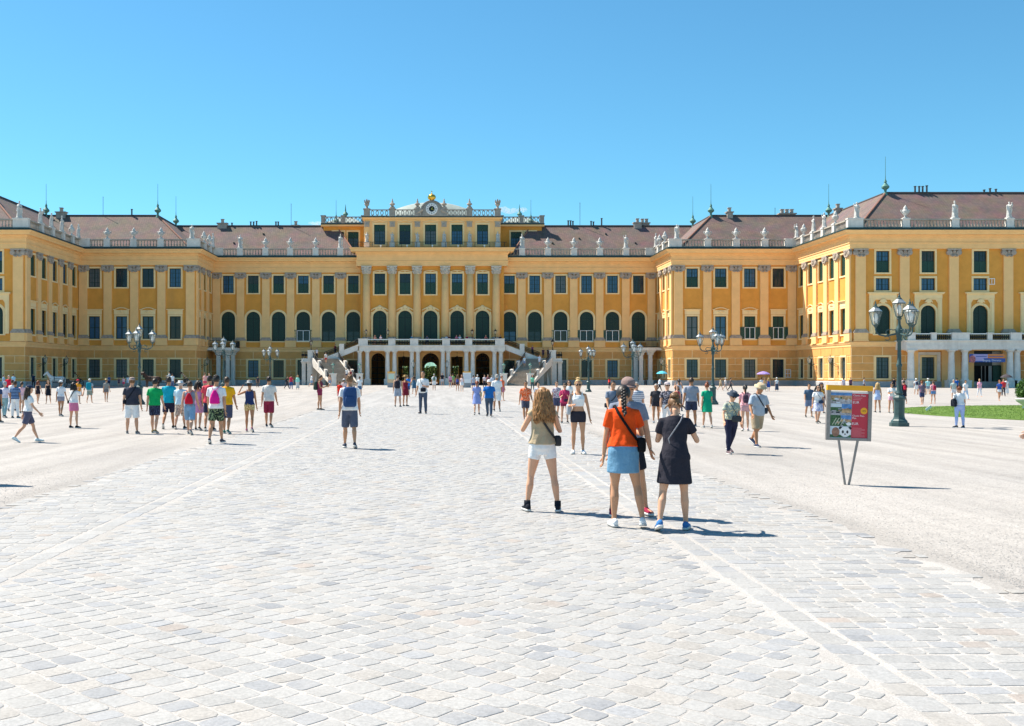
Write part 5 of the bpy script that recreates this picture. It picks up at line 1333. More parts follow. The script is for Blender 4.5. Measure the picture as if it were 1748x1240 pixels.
def hat_mb(pn, fem, style):
    J = joints(pn, fem); H = J['H']; mb = MB(); n = 18; C = (0,.008,1.70)
    def el(rx, ry, z): return [H((C[0]+rx*cos(2*pi*j/n), C[1]+ry*sin(2*pi*j/n), z)) for j in range(n)]
    if style == 'cap' or style == 'backcap':
        mb.loft([el(.090,.112,1.685), el(.090,.112,1.71), el(.080,.100,1.745), el(.05,.065,1.772), el(.01,.012,1.778)])
        s = -1 if style == 'cap' else 1
        mb.loft([[H((x, C[1]+s*(.098+d*(1-(x/.075)**2*.55)), z)) for x, d, z in ((-.075,w_,z_),(-.04,w_,z_+.004),(0,w_,z_+.006),(.04,w_,z_+.004),(.075,w_,z_),(.075,w_,z_-.008),(0,w_,z_-.002),(-.075,w_,z_-.008))] for w_, z_ in ((0,1.695),(.04,1.692),(.075,1.683))])
    else:
        br = {'sun': .17, 'wide': .21, 'fedora': .155}[style]
        mb.loft([el(.088,.110,1.690), el(br,br+.012,1.682), el(br+.003,br+.015,1.690), el(.092,.114,1.706), el(.088,.108,1.765), el(.07,.09,1.782), el(.015,.02,1.776)])
    return mb
def eyes_mb(pn, fem, sg=False):
    J = joints(pn, fem); H = J['H']; mb = MB()
    if sg:
        for s in (-1, 1): mb.ell(H((s*.033,-.092,1.645)), (.029,.008,.022), 10, 6); mb.tube([H((s*.06,-.085,1.65)), H((s*.078,-.02,1.65)), H((s*.078,.02,1.645))], .004, 5)
        mb.tube([H((-.015,-.1,1.65)), H((.015,-.1,1.65))], .005, 5)
    else:
        for s in (-1, 1): mb.ell(H((s*.031,-.0905,1.643)), (.012,.006,.007), 8, 5); mb.tube([H((s*.014,-.0945,1.663)), H((s*.032,-.0955,1.667)), H((s*.05,-.084,1.662))], [.003,.004,.002], 5)
        mb.tube([H((-.022,-.0935,1.572)), H((0,-.1005,1.573)), H((.022,-.0935,1.572))], [.002,.004,.002], 5)
    return mb
# bags in body space -------------------------------------------------------
def rbox(mb, T, c, sx, sy, sz, k=.7):
    rows = []
    for t, q_ in ((-1,.72),(-.86,.93),(-.5,1),(0,1.03),(.5,1),(.82,.9),(1,.66)):
        rows.append([T((c[0]+sx*q_*math.copysign(abs(cos(a))**k, cos(a)), c[1]+sy*q_*math.copysign(abs(sin(a))**k, sin(a)), c[2]+sz*t)) for a in [2*pi*j/16 for j in range(16)]])
    mb.loft(rows)
def backpack_mb(pn, fem, big=1.0):
    J = joints(pn, fem); T = J['T']; mb = MB(); rbox(mb, T, (0,.205,1.22), .145*big, .085*big, .215*big); rbox(mb, T, (0,.285,1.13), .105*big, .035*big, .10*big)
    for s in (-1, 1): mb.tube([T((s*.09,.13,1.40)), T((s*.105,.05,1.478)), T((s*.11,-.06,1.455)), T((s*.115,-.135,1.36)), T((s*.13,-.13,1.22)), T((s*.15,-.02,1.10)), T((s*.11,.13,1.06))], .018, 6, flat=.5)
    mb.tube([T((-.03,.14,1.42)), T((0,.15,1.46)), T((.03,.14,1.42))], .01, 5)
    return mb
def drawstring_mb(pn, fem, big=1.0):
    J = joints(pn, fem); T = J['T']; mb = MB(); rows = []
    for z, w_ in ((1.02,.10),(1.04,.125),(1.14,.13),(1.25,.10),(1.34,.05),(1.37,.03)): rows.append([T((w_*cos(a), .175+.05*(1 if z < 1.3 else .5)*sin(a), z)) for a in [2*pi*j/12 for j in range(12)]])
    mb.loft(rows)
    for s in (-1, 1): mb.tube([T((s*.03,.17,1.36)), T((s*.09,.12,1.44)), T((s*.10,.04,1.475)), T((s*.11,-.08,1.44)), T((s*.14,-.11,1.25)), T((s*.12,.15,1.03))], .007, 5)
    return mb
def cross_mb(pn, fem, big=1.0, s=1, front=0):
    # small bag at hip on side s (+1 = left) with a strap over the other shoulder
    J = joints(pn, fem); T = J['T']; mb = MB(); bx = .185*s; by = .02-.12*front; g = .03
    if front: bx = .06*s; by = -.185
    rbox(mb, T, (bx+(.03*s if not front else 0), by, 1.0), .055*big+(.06*front), .105*big-(.05*front), .085*big)
    fr = [T((bx*.9, by-.05, 1.06)), T((.05*s,-.150,1.18)), T((-.03*s,-.160,1.28)), T((-.09*s,-.135,1.40)), T((-.105*s,-.03,1.485))]
    bk = [T((-.105*s,.05,1.480)), T((-.07*s,.128,1.38)), T((0,.142,1.27)), T((.08*s,.138,1.15)), T((bx*.9, by+.06 if not front else .10, 1.05))]
    mb.tube(fr+bk, .016 if not front else .008, 6, flat=.45); return mb
def tote_mb(pn, fem, big=1.0, s=1):
    J = joints(pn, fem); T = J['T']; mb = MB(); x = .225*s; rbox(mb, T, (x,.01,1.05), .06*big, .15*big, .14*big)
    for d in (-.05, .05): mb.tube([T((x,d,1.17)), T((x*.92,d*.8,1.32)), T((s*.175,d*.4,1.475)), T((s*.15,d,1.33)), T((x*.9,d,1.16))], .010, 5)
    return mb
BAGS = {'backpack': backpack_mb, 'drawstring': drawstring_mb, 'cross': cross_mb, 'tote': tote_mb,
        'crossr': lambda p, f, b=1.0: cross_mb(p, f, b, -1), 'front': lambda p, f, b=1.0: cross_mb(p, f, b, 1, 1), 'toter': lambda p, f, b=1.0: tote_mb(p, f, b, -1)}
BAGNAME = {'backpack': 'backpack', 'drawstring': 'drawstring_bag', 'cross': 'shoulder_bag', 'crossr': 'shoulder_bag', 'front': 'shoulder_bag', 'tote': 'tote_bag', 'toter': 'tote_bag'}
PN = [0]
def rgb(h): # sRGB hex -> linear
    v = [int(h[i:i+2], 16)/255 for i in (0, 2, 4)]; return tuple(min(.80, ((c+.055)/1.055)**2.4 if c > .04 else c/12.92) for c in v)
def person(px, fy, hy, yaw, pose, sex, top, bot, hair, label, sk='l', hat=None, bag=None, sg=False, shoe='333333', wide=1.0, loc=None, H=None, group=None, cust=False):
    fem = sex == 'f'
    if loc is None:
        d = F*EYE/(fy-PY); X = wx(px, d); ht = min(1.95, max(1.42, (fy-hy)*d/F)) if H is None else H; loc = (X, d, .006 if -6 < X < 5 else .001)
        if -6 < X < 5 and d < YMAX: loc = (X, d, .016)
    else: d = loc[1]; ht = H or 1.7
    lod = 0 if d < 20 else (1 if d < 62 else 2); vox = (.0105, .017, .024)[lod]; sm = (4, 3, 2)[lod]; PN[0] += 1
    s = ht/1.76
    b = fobj('person', ('b', pose, fem, lod), lambda: body_mb(pose, fem, lod), vox, sm, skin(sk))
    b.location = loc; b.rotation_euler = (0, 0, radians(yaw)); b.scale = (s*wide, s*wide, s); tag(b, label, 'person', group)
    def kid(name, key, make, mname, v=None): return fobj(name, key+(lod,), make, v or vox, sm, mname, b)
    tstyle, tcol = top[0], top[1]; tm = cloth(rgb(tcol), (top[2], rgb(top[3])) if len(top) > 2 else None)
    tname = {'tee': 't_shirt', 'tank': 'tank_top', 'crop': 'crop_top', 'long': 'long_sleeved_top', 'dress': 'dress_top', 'sundress': 'dress_top', 'shirt': 'shirt', 'sleeveless': 'sleeveless_top', 'tube': 'tube_top'}[tstyle]
    kid(tname, ('t', pose, fem, tstyle), lambda: top_mb(pose, fem, tstyle, lod), tm)
    bstyle, bcol = bot[0], bot[1]; bm_ = cloth(rgb(bcol), (bot[2], rgb(bot[3])) if len(bot) > 2 else None)
    bname = {'short': 'shorts', 'shorts': 'shorts', 'bermuda': 'shorts', 'trousers': 'trousers', 'skirt': 'skirt', 'mini': 'skirt', 'longskirt': 'skirt', 'dress': 'dress_skirt', 'minidress': 'dress_skirt', 'shift': 'dress_skirt'}[bstyle]
    kid(bname, ('p', pose, fem, bstyle), lambda: bot_mb(pose, fem, bstyle, lod), bm_)
    hs, hc = hair
    if hs != 'bald':
        key = ('h', pose, fem, hs, lod); 
        if key not in HM: HM[key] = hair_mb(pose, fem, hs, len(HM), 1.0 if lod == 0 else .6).mesh('hair', [None]); HM[key].polygons.foreach_set('use_smooth', [True]*len(HM[key].polygons))
        slot(obj('hair', HM[key], b), hairmat(HAIRC[hc]))
    if lod < 2:
        high = shoe[0] == '#'; sm_ = cloth(rgb(shoe.lstrip('#'))); mat('white_rubber_sole', (.62,.61,.58), .6, .1, 10)
        for k in ('l', 'r'):
            key = ('s', pose, fem, k, high)
            if key not in HM: HM[key] = shoe_mb(pose, fem, k, high).mesh('shoe', [None, MATS['white_rubber_sole']]); HM[key].polygons.foreach_set('use_smooth', [True]*len(HM[key].polygons))
            slot(obj('shoe', HM[key], b), sm_)
        if abs(yaw) < 100:
            key = ('e', pose, fem, sg)
            if key not in HM: HM[key] = eyes_mb(pose, fem, sg).mesh('eyes', [None])
            mat('dark_eyes', (.02,.014,.012), .3, 0); slot(obj('sunglasses' if sg else 'eyes', HM[key], b), 'dark_eyes')
    if hat:
        key = ('hat', pose, fem, hat[0])
        if key not in HM: HM[key] = hat_mb(pose, fem, hat[0]).mesh('hat', [None]); HM[key].polygons.foreach_set('use_smooth', [True]*len(HM[key].polygons))
        slot(obj('cap' if 'cap' in hat[0] else 'hat', HM[key], b), cloth(rgb(hat[1])))
    if bag:
        kind, col, lab = bag[:3]; big = bag[3] if len(bag) > 3 else 1.0
        key = ('bag', pose, fem, kind, big)
        if key not in HM: HM[key] = BAGS[kind](pose, fem, big).mesh(BAGNAME[kind], [None]); HM[key].polygons.foreach_set('use_smooth', [True]*len(HM[key].polygons))
        g = obj(BAGNAME[kind], HM[key]); slot(g, cloth(rgb(col))); g.location = b.location; g.rotation_euler = b.rotation_euler; g.scale = b.scale
        tag(g, lab, BAGNAME[kind].replace('_', ' ').split()[-1] if kind != 'backpack' else 'backpack')
    return b
HM = {}
def slot(o, mname):
    o.material_slots[0].link = 'OBJECT'; o.material_slots[0].material = MATS[mname]; return o

# ------------------------------------------------------------------ the visitors
P = person
# --- the four in the foreground
P(926,874,662,182,'curls','f',('sleeveless','B4A184'),('short','F4F2F0'),('curly','au'),'woman with long curly hair, khaki top and white shorts seen from behind','l',bag=('crossr','3A3A3C','small dark grey bag at the hip of the curly-haired woman',.85),shoe='#20242E')
P(1064,901,656,176,'braid','f',('tee','F4501A'),('mini','6C97B4'),('braid','bk'),'woman with braid, bright orange t-shirt and denim mini skirt seen from behind','m',bag=('crossr','17171A','black shoulder bag slung over the orange t-shirt'),shoe='F0F0F2')
P(1152,907,672,168,'blackd','f',('dress','2E2D36'),('shift','2E2D36'),('messybun','lb'),'woman in short black dress and blue shoes with messy bun','l',bag=('front','86868C','light grey strap and bag across the short black dress',.7),shoe='3E78B4')
P(1071,881,647,4,'capman','m',('tee','7F8898'),('shorts','23242A'),('short','bk'),'man in grey t-shirt, cap and crimson shoes behind the orange t-shirt','m',hat=('cap','8A7570'),shoe='8C2440')
# --- middle distance, right of the axis
P(987,776,649,-4,'crop','f',('crop','F2F2F8'),('short','2E2E33'),('bun','bl'),'blonde woman in white crop top, black shorts and sunglasses walking towards us','m',sg=True,bag=('toter','A9ACB2','grey tote bag on the arm of the blonde woman',.9),shoe='F2F2F2')
P(597,766,641,186,'stroll','m',('tee','F0F0F6'),('bermuda','565C6E'),('short','lb'),'man in white polo and grey shorts walking alone up the paved path','m',bag=('backpack','2E4A74','navy blue backpack on the lone man in white polo',1.12),shoe='3F4656')
P(1248,775,668,12,'olda','f',('tee','8A9A98','flower','C9C3A0'),('trousers','2A2C44'),('short','gr'),'older woman in dark hat, grey patterned top and navy trousers','l',hat=('fedora','3C4654'),sg=True,bag=('front','3C4044','dark grey bag across the front of the woman in dark hat',1.1),shoe='6A5A60',wide=1.12)
P(1293,763,654,18,'oldb','m',('shirt','A2AEBC'),('bermuda','A8957C'),('short','gr'),'man in straw hat, grey shirt and khaki shorts walking beside the dark-hatted woman','t',hat=('fedora','C4B090'),bag=('cross','39404A','dark bag with black strap on the man in straw hat',1.0),shoe='2C3852',wide=1.1)
P(1272,736,657,170,'stroll2','f',('tee','E8A8B0'),('short','C8A0A4'),('ponytail','bk'),'woman in pink top with her back turned behind the straw-hatted man','l',bag=('backpack','4A3A48','dark backpack on the woman in pink top',.7),shoe='D0B0B0')
P(1180,728,645,178,'stand','m',('tee','8E94A4'),('shorts','343B52'),('short','br'),'tall man in grey-blue t-shirt and navy shorts seen from behind','t',shoe='3A3A44',wide=1.08)
P(1207,731,654,182,'stroll','f',('dress','159C76'),('minidress','159C76'),('bun','rd'),'woman in short emerald green dress walking away','l',shoe='9A9A9A')
P(1120,722,656,-6,'stroll2','f',('tee','34343A'),('short','2C2C32'),('short','gr'),'woman in black t-shirt and black shorts facing us','t',wide=1.15,shoe='80858C')
P(1139,738,653,6,'stand','f',('tee','3A3A44','flower','B0A8B0'),('trousers','E4E2E2'),('short','gr'),'woman in pale cap, patterned dark top and white trousers','l',hat=('cap','B9AEB0'),sg=True,wide=1.15)
P(1156,708,661,-10,'stand','f',('tank','B43A50'),('short','3A3440'),('mid','br'),'child in red top beside the woman in pale cap','l',H=1.3)
P(1159,702,647,172,'photo','f',('tank','B8BAC4'),('trousers','4A4E68'),('ponytail','bk'),'woman in grey tank top raising both arms to take a photo','m')
P(1046,744,649,8,'walk','m',('tee','6E7A8C'),('shorts','3A4050'),('short','bk'),'man in grey t-shirt with black shoulder strap behind the orange t-shirt','m',bag=('crossr','22242A','black shoulder strap bag on man in grey t-shirt',.8))
P(1086,736,653,-8,'stroll','m',('shirt','8890A4','stripe','D8D8DC'),('trousers','54586A'),('short','gr'),'grey-haired man in striped shirt behind the man with cap','l',wide=1.1)
P(897,719,650,6,'walk2','m',('tee','FA5A20','flower','F8B090'),('shorts','4A4E60'),('short','bk'),'man in bright orange t-shirt and grey shorts walking towards us','t',shoe='8A8A90')
P(919,707,654,-4,'stroll','m',('tee','B4BAC6'),('trousers','6A7084'),('short','bk'),'person in pale grey t-shirt beside the man in orange t-shirt','l')
P(950,714,651,10,'stroll2','f',('tee','C8C4CC','flower','8A4A60'),('shorts','4A5068'),('short','bk'),'woman in pale printed t-shirt behind the blonde woman','l')
P(964,723,655,-6,'phone','f',('shirt','B83A62'),('short','7A2A48'),('short','br'),'woman in magenta shirt with dark strap reading her phone','l',sg=True,bag=('front','3A2A40','dark bag on the woman in magenta shirt',.7))
P(971,706,650,4,'stand','f',('tee','E8ECF4'),('short','B8C4D8'),('mid','br'),'woman in white t-shirt and sunglasses behind magenta shirt','l',sg=True)
P(857,685,642,40,'stand','f',('tee','E8704A'),('skirt','C87A8A'),('short','rd'),'woman in orange top with pink skirt near the right stair','l')
P(848,703,640,184,'stroll','m',('shirt','F2F2F6'),('bermuda','EEEEF2'),('short','gr'),'man all in white with grey hair walking away','t')
P(835,712,648,-8,'walk','m',('tee','1E66B0'),('trousers','46566A'),('short','gr'),'man in royal blue t-shirt, white cap and grey trousers','l',hat=('cap','EDEDED'),wide=1.1,shoe='3A3A3A')
P(814,709,651,178,'stroll2','f',('dress','8C9CD2'),('dress','8C9CD2'),('ponytail','rd'),'red-haired woman in lavender blue dress','l',bag=('toter','C8B48A','straw bag with dark strap beside the lavender dress',.8),shoe='3A3A42')
P(722,707,635,-14,'bagarm','m',('shirt','EEEEFA'),('trousers','4C5668'),('short','bk'),'young man in loose white shirt, grey trousers, holding out his arm','m',bag=('front','1E2230','black sling bag on the young man in white shirt',1.0),shoe='26262A')
P(679,695,640,176,'stand','m',('tank','A6ACB6'),('shorts','9AA2B2'),('short','br'),'man in grey sleeveless top and grey shorts seen from behind','l',bag=('backpack','2A2E36','dark grey backpack on the man in grey sleeveless top',1.0))
P(692,694,641,150,'photo1','f',('sundress','7A2434'),('skirt','7A2434'),('short','lb'),'woman in dark red dress and straw hat','m',hat=('sun','B09060'))
P(696,678,641,180,'stroll','m',('tee','2A7AD0'),('shorts','3A4A78'),('short','br'),'man in bright blue t-shirt behind the dark red dress','l')
P(707,673,642,200,'photo','f',('sundress','3E6480'),('dress','3E6480'),('mid','br'),'woman in denim blue dress taking a photo of the palace','m')
P(741,667,638.5,180,'stroll','m',('shirt','EEF0F4'),('shorts','E2E4E6'),('short','gr'),'man in white walking into the central archway','m',bag=('backpack','6E8276','grey green backpack on the man entering the archway',.9))
P(781,669,640,176,'stroll2','f',('tube','4A5AA0'),('short','3A3E58'),('long','lb'),'woman in blue bandeau top and dark shorts near the archway','m')
P(788.5,669.5,640,-6,'stroll','f',('sundress','F0D4D8'),('mini','F4F2F4'),('long','rd'),'woman in pale pink top and white skirt beside the bandeau top','l')
P(546,701,641,82,'phone','f',('tank','9A3454'),('short','8A2E4C'),('short','br'),'woman in maroon playsuit looking down at her phone','m',bag=('backpack','3A4A44','dark green backpack on the woman in maroon playsuit',1.0))
P(614,676,643,178,'stand','m',('tee','F2F2F6'),('shorts','46688C'),('short','br'),'man in white t-shirt and blue shorts below the left stair','t')
P(587,684,647,186,'stand','f',('tee','E6C8C6'),('short','D0D4DA'),('ponytail','br'),'woman in pale pink t-shirt and white cap beside the path','l',hat=('backcap','F0F0F4'))
P(580,686,651,170,'stand','m',('tee','E83A2A'),('bermuda','C02A38'),('short','lb'),'child in bright red t-shirt beside the white cap','l',H=1.32)
# --- the group on the left of the path
P(459,730,644,176,'stroll','m',('tee','D6D2CC'),('bermuda','8E2C44'),('short','bk'),'man in off-white t-shirt and maroon shorts walking away','m',shoe='3A2A2A')
P(426,738,651,184,'handup','f',('tank','2E3E68'),('short','D4C08A','flower','8A7048'),('bun','bk'),'woman in navy tank top and yellow printed shorts, hand on head','t',hat=('sun','A8A8A8'),shoe='8A4A68')
P(369,758,642,178,'stroll2','m',('tee','F2F2FA'),('shorts','26322E','flower','8A9A70'),('short','bk'),'man in white t-shirt and floral dark shorts at the path edge','m',bag=('drawstring','E0208C','magenta drawstring bag on the white t-shirt'),shoe='4A4A54')
P(387,741,644,174,'stroll','m',('tee','F8A81E'),('bermuda','4E5064'),('short','br'),'man in golden yellow t-shirt and dark grey shorts','t',shoe='3A6A60')
P(358,736,642,186,'stroll2','m',('tee','D84A5A'),('shorts','2E3048'),('short','bk'),'man in coral red t-shirt half hidden by the white t-shirt','m')
P(338,735,650,178,'stroll','f',('sundress','B48CC8'),('minidress','D89AC0'),('mid','bk'),'woman in lilac pink dress in the group on the left','l',bag=('toter','2A2430','black shoulder bag on the lilac dress',.8))
P(324,742,649,182,'walk','m',('tank','848C9C'),('bermuda','7FA2C2'),('short','br'),'man in grey vest and pale denim shorts','l',bag=('drawstring','C81E34','red drawstring bag on the man in grey vest'),shoe='54545C')
P(308,733,651,176,'stroll2','m',('tee','C2DCEE'),('bermuda','C8B8A8','flower','8A7A70'),('short','gr'),'man in pale blue t-shirt, white hat and patterned shorts','l',hat=('sun','EAEAEA'))
P(288,732,642,182,'walk2','m',('tee','18A0B8'),('shorts','2C2E42'),('short','bk'),'man in teal t-shirt and black shorts','t')
P(264,740,647,174,'stroll','m',('tee','14A45C'),('shorts','2E3044','flower','44506A'),('short','bk'),'man in green t-shirt and dark shorts','l',shoe='8A7A58')
P(225.5,740.6,645,188,'stand','m',('tee','3A3C48'),('bermuda','F2F2F8'),('short','lb'),'bearded man in black t-shirt and white shorts with camera','l',hat=('backcap','9A8A84'),bag=('cross','26262A','black camera bag hanging beside the white shorts',.8),shoe='6A6A6A',wide=1.08)
# --- far left
P(48,755,656,118,'walk','f',('tee','EDEDF8'),('shorts','5A5A6E'),('long','br'),'woman with long brown hair, white t-shirt and grey shorts striding left','l',hat=('cap','2E3E58'),shoe='DDE8E8')
P(126,731,653,160,'photo','f',('tee','EDEEF8'),('mini','D0789A'),('mid','bk'),'woman in white t-shirt and pink skirt taking a photo','l',bag=('cross','17171B','black hip bag on the pink skirt',.7),shoe='26262A')
P(104,711,650,176,'stroll','f',('tee','E4E4F4'),('short','8A8E9E'),('ponytail','br'),'woman in white t-shirt, white cap and grey shorts','t',hat=('backcap','E6E8F0'),shoe='4A4A50')
P(133,690,648,172,'stand','m',('tee','E89A30'),('shorts','3A4A68'),('short','br'),'man in orange t-shirt and red cap behind the pink skirt','l',hat=('backcap','D83A54'))
P(82.5,690,649,8,'stroll2','f',('sundress','23252E'),('minidress','23252E'),('long','lb'),'fair-haired woman in short black sundress','l')
P(65,690,653,168,'stroll','f',('sundress','28242C'),('short','28242C'),('mid','rd'),'woman in black top and black shorts with auburn hair','l')
P(153,688.4,647,178,'stroll2','m',('tee','B8C0C8'),('shorts','8C9890'),('short','bl'),'hiker with pale cap and light shorts','l',hat=('backcap','D8DCDC'),bag=('backpack','1E8CA0','large teal backpack on the hiker',1.25))
P(181.5,687,647,182,'stroll','f',('tee','8E8C88'),('short','6A6A70'),('short','lb'),'woman in grey top, straw hat and short shorts','m',hat=('sun','C8B890'))
P(26,714,651,176,'stand','m',('tee','7C9CC8','stripe','26304A'),('trousers','EEEEF6'),('short','br'),'man in blue striped t-shirt and white trousers','t')
P(8,713.5,652,178,'stroll','f',('tee','E8DCE8'),('trousers','8CAEB4'),('short','gr'),'woman in white t-shirt, grey cap and pale teal trousers','l',hat=('backcap','A0A4AE'))
P(21,702,649,174,'stroll2','m',('shirt','E8E8F0'),('trousers','DADAE2'),('short','br'),'man in white shirt behind the blue striped t-shirt','l')
P(37,706,652,184,'stroll','f',('tee','E8B8C0'),('short','D8C8CC'),('ponytail','br'),'woman in light pink t-shirt between the striped and the striding visitor','l')
P(15,682,641,8,'stand','m',('tee','E02A44'),('shorts','3A3A44'),('short','gr'),'man in crimson t-shirt at the far left','l')
P(-6,722,652,176,'stroll2','m',('tee','3A4A6A'),('shorts','2A3040'),('short','br'),'man at the left edge of the picture in dark clothes','t')
P(57,661.5,638,20,'stand','m',('sleeveless','26324A'),('trousers','20222A'),('short','bk'),'coachman in dark waistcoat and light blue sleeves beside the white horses','l')
# --- right side
P(1381,713,655.6,-6,'stroll','m',('tee','4A6078'),('shorts','6C7C9A'),('short','bk'),'man in steel blue t-shirt and blue shorts left of the sign','m')
P(1396,723,665,4,'stroll2','f',('tee','E8E8F4'),('dress','DADAF0','flower','8A96C8'),('mid','bk'),'woman in white and blue dress with dark shawl left of the sign','l',bag=('front','2E3A58','navy bag on the white and blue dress',.8),sg=True,wide=1.1)
P(1402,706,657.6,-4,'stand','f',('tank','D8A040','flower','3A3A4A'),('skirt','2A3A60'),('mid','bk'),'woman in dark hat and yellow printed top left of the sign','m',hat=('sun','4A4450'))
P(1498,704.6,659,174,'bagarm','f',('tube','A8BEEC'),('short','A8BEEC'),('long','bl'),'woman in pale blue playsuit between sign and lamp','m')
P(1522,705.6,662.8,-4,'phone','f',('tee','F2ECF2'),('short','E2A8B8'),('short','br'),'woman in white shirt and pink shorts left of the big lamp','m')
P(1543,690,660,178,'stroll','m',('tee','2A2C34'),('shorts','2A2E3C'),('short','bk'),'man in black behind the big lamp','m',bag=('backpack','D03048','red backpack beside the big lamp',.7))
P(1574,691.7,655,176,'stroll2','m',('tee','6E7688','flower','8A3448'),('shorts','3A4468'),('short','rd'),'man in grey printed t-shirt and navy shorts right of the big lamp','l')
P(1593,689.7,657,184,'stand','f',('tee','F0B4BC'),('short','5A8CC0'),('ponytail','br'),'woman in pink top and denim shorts right of the big lamp','l',bag=('backpack','A02444','crimson backpack on the woman in denim shorts',.75))
P(1564,674,648,178,'stroll','m',('tee','F0F0F6'),('shorts','F0F0F4'),('short','gr'),'man in white with white cap near the portico','m',hat=('backcap','F2F2F2'),bag=('backpack','24304C','dark navy backpack on the man in white near the portico',.8))
P(1584,673,649,180,'stand','m',('tee','A8DCDC'),('shorts','8A9AA8'),('short','gr'),'man in mint t-shirt and white cap near the portico','l',hat=('backcap','F0F0F0'))
P(1638,730.5,667.8,180,'bagarm','f',('tee','DDE2FA'),('trousers','A8BCE8'),('short','rd'),'red-haired woman in white top and pale blue trousers by the lawn','l',bag=('tote','20242C','black tote bag of the red-haired woman by the lawn',1.15),wide=1.1)
P(1628,682,655,-8,'stand','m',('tee','A8B8B4'),('shorts','D8D8DC'),('short','gr'),'man in sage t-shirt behind the lawn','l')
P(1633,671,648,176,'stand','m',('tee','1E5AA8'),('trousers','2A2E44'),('short','bk'),'man in blue t-shirt by the portico columns','m')
P(1648,683,655,4,'walk','m',('shirt','EAF0FA'),('trousers','C2D2F0'),('short','br'),'man in white shirt and pale blue trousers behind the lawn','m')
P(1672,678,649,-2,'stroll','f',('shirt','E88AAE','flower','F2D8E0'),('trousers','E2E2EC'),('short','bl'),'woman in pink flowered blouse in front of the entrance','l')
P(1706,685,651,4,'stroll2','f',('tee','3A5AA8'),('short','E8E8EE'),('short','rd'),'woman in blue t-shirt and white shorts right of the entrance','m',bag=('tote','E8D060','yellow bag carried right of the entrance',.6))
P(1713,677,650,-6,'stand','m',('tee','C83A40'),('trousers','3A3A4A'),('short','br'),'man in red t-shirt behind the blue t-shirt','l')
P(1718,674,650,170,'stand','f',('dress','E8E6EC'),('longskirt','E8E6EC'),('short','bk'),'woman in long white dress right of the entrance','l')
P(1819,862,656,-96,'reach','m',('tee','5A6A78'),('shorts','3A4050'),('short','br'),'man just outside the right edge, his hand reaching in','l',H=1.72)
# --- small figures close to the palace
def F_(px, fy, hy, yaw, pose, sex, t, b, hr, lab, **k): P(px, fy, hy, yaw, pose, sex, t, b, hr, lab, **k)
F_(490,664.5,642,100,'walk','m',('tee','34363E'),('trousers','3A3E4A'),('short','bk'),'walker in dark clothes at the left end of the trio by the left wing door',bag=('backpack','3C4650','small dark backpack by the left wing door',.9))
F_(497,665,640,170,'stand','m',('tee','C03A50'),('trousers','3A5A90'),('short','br'),'man in red top and blue jeans in the trio by the left wing door')
F_(508,665,640.5,-10,'stand','f',('long','98DCCC'),('longskirt','D8D2CC'),('mid','bl'),'woman in mint top, headscarf and long pale skirt by the left wing door')
F_(532,661,638,96,'walk','m',('tee','E8E8F2'),('shorts','8CA8C8'),('short','br'),'walker in white t-shirt and blue shorts beside the left stair')
F_(563,662,639,4,'stand','f',('tank','D8A890'),('shorts','8A9AB0'),('long','lb'),'woman in peach top and grey shorts at the foot of left stair')
F_(440,662,642,176,'stand','m',('tee','3A3A40'),('trousers','6A5A50'),('short','bk'),'man in black t-shirt far off between the left lamps')
F_(203,662,646,10,'stand','f',('tee','6A4A58'),('short','4A3A48'),('mid','br'),'child in plum top by the left wing',H=1.3)
F_(211,662,645,-8,'stroll','f',('tee','F0B8C8'),('skirt','E84A68'),('mid','br'),'girl in pink top and red skirt by the left wing',H=1.4)
F_(218,661,641,170,'stand','f',('shirt','EEEEF6'),('skirt','E0E0E8'),('mid','br'),'woman in white by the left wing')
F_(186,661,641,176,'stroll','m',('tee','5A6A94'),('trousers','2E3450'),('short','br'),'man in blue by the left wing wall')
F_(6,665,640,100,'stroll','m',('tee','8AB4D8'),('trousers','4A5468'),('short','br'),'man in light blue t-shirt at the far left wall')
F_(23,664,639,176,'stand','m',('tee','90C0DC'),('trousers','3A4050'),('short','bk'),'man in sky blue t-shirt at the far left wall')
F_(294,664,638,176,'stand','m',('tee','D8E2F2'),('trousers','5A6A90'),('short','br'),'man in white t-shirt beside the brown horses')
F_(350,668,636,170,'stand','f',('tee','E8A8A0'),('short','D84A6A'),('short','lb'),'woman in salmon top near the left balcony piers')
F_(357,667,637,-10,'stand','f',('tee','C8A0C8'),('trousers','5A4A68'),('short','br'),'woman in mauve top near the left balcony piers')
F_(755,659,634,-4,'stand','m',('tee','23252A'),('shorts','B8BCC4'),('short','bk'),'man in black t-shirt leaning by the portico column')
F_(769,662,639,8,'stand','f',('tee','C890B0'),('short','7A4A68'),('mid','br'),'woman in pink top right of the central archway')
F_(773,661,638.5,170,'stand','m',('tee','7AA868'),('shorts','B8A890'),('short','br'),'man in green t-shirt right of the central archway')
F_(808,667,641,176,'stand','m',('tee','E8E8F0','stripe','3A4A7A'),('shorts','4A5A80'),('short','bk'),'man in striped t-shirt in the group near the right portico arch')
F_(815,664,640,170,'stand','m',('tee','EDEDF2'),('trousers','5A6070'),('short','gr'),'man in white with white cap near the right portico arch',hat=('backcap','F0F0F0'))
F_(827,663,640,4,'stand','f',('tee','D8C8CC'),('trousers','3A3A44'),('short','br'),'woman in pale top near the right portico arch')
F_(833,662,640,-8,'stand','m',('tee','8A5A60'),('trousers','34343C'),('short','gr'),'man in brown top near the right portico arch')
F_(840,664,641,176,'stand','m',('tee','C8D0E0'),('trousers','4A4A58'),('short','gr'),'man in pale grey next to the right portico arch')
F_(909,668,640,-6,'stand','f',('tee','78C0A0'),('trousers','4A5A5A'),('mid','bk'),'woman in sea green t-shirt at the foot of right stair')
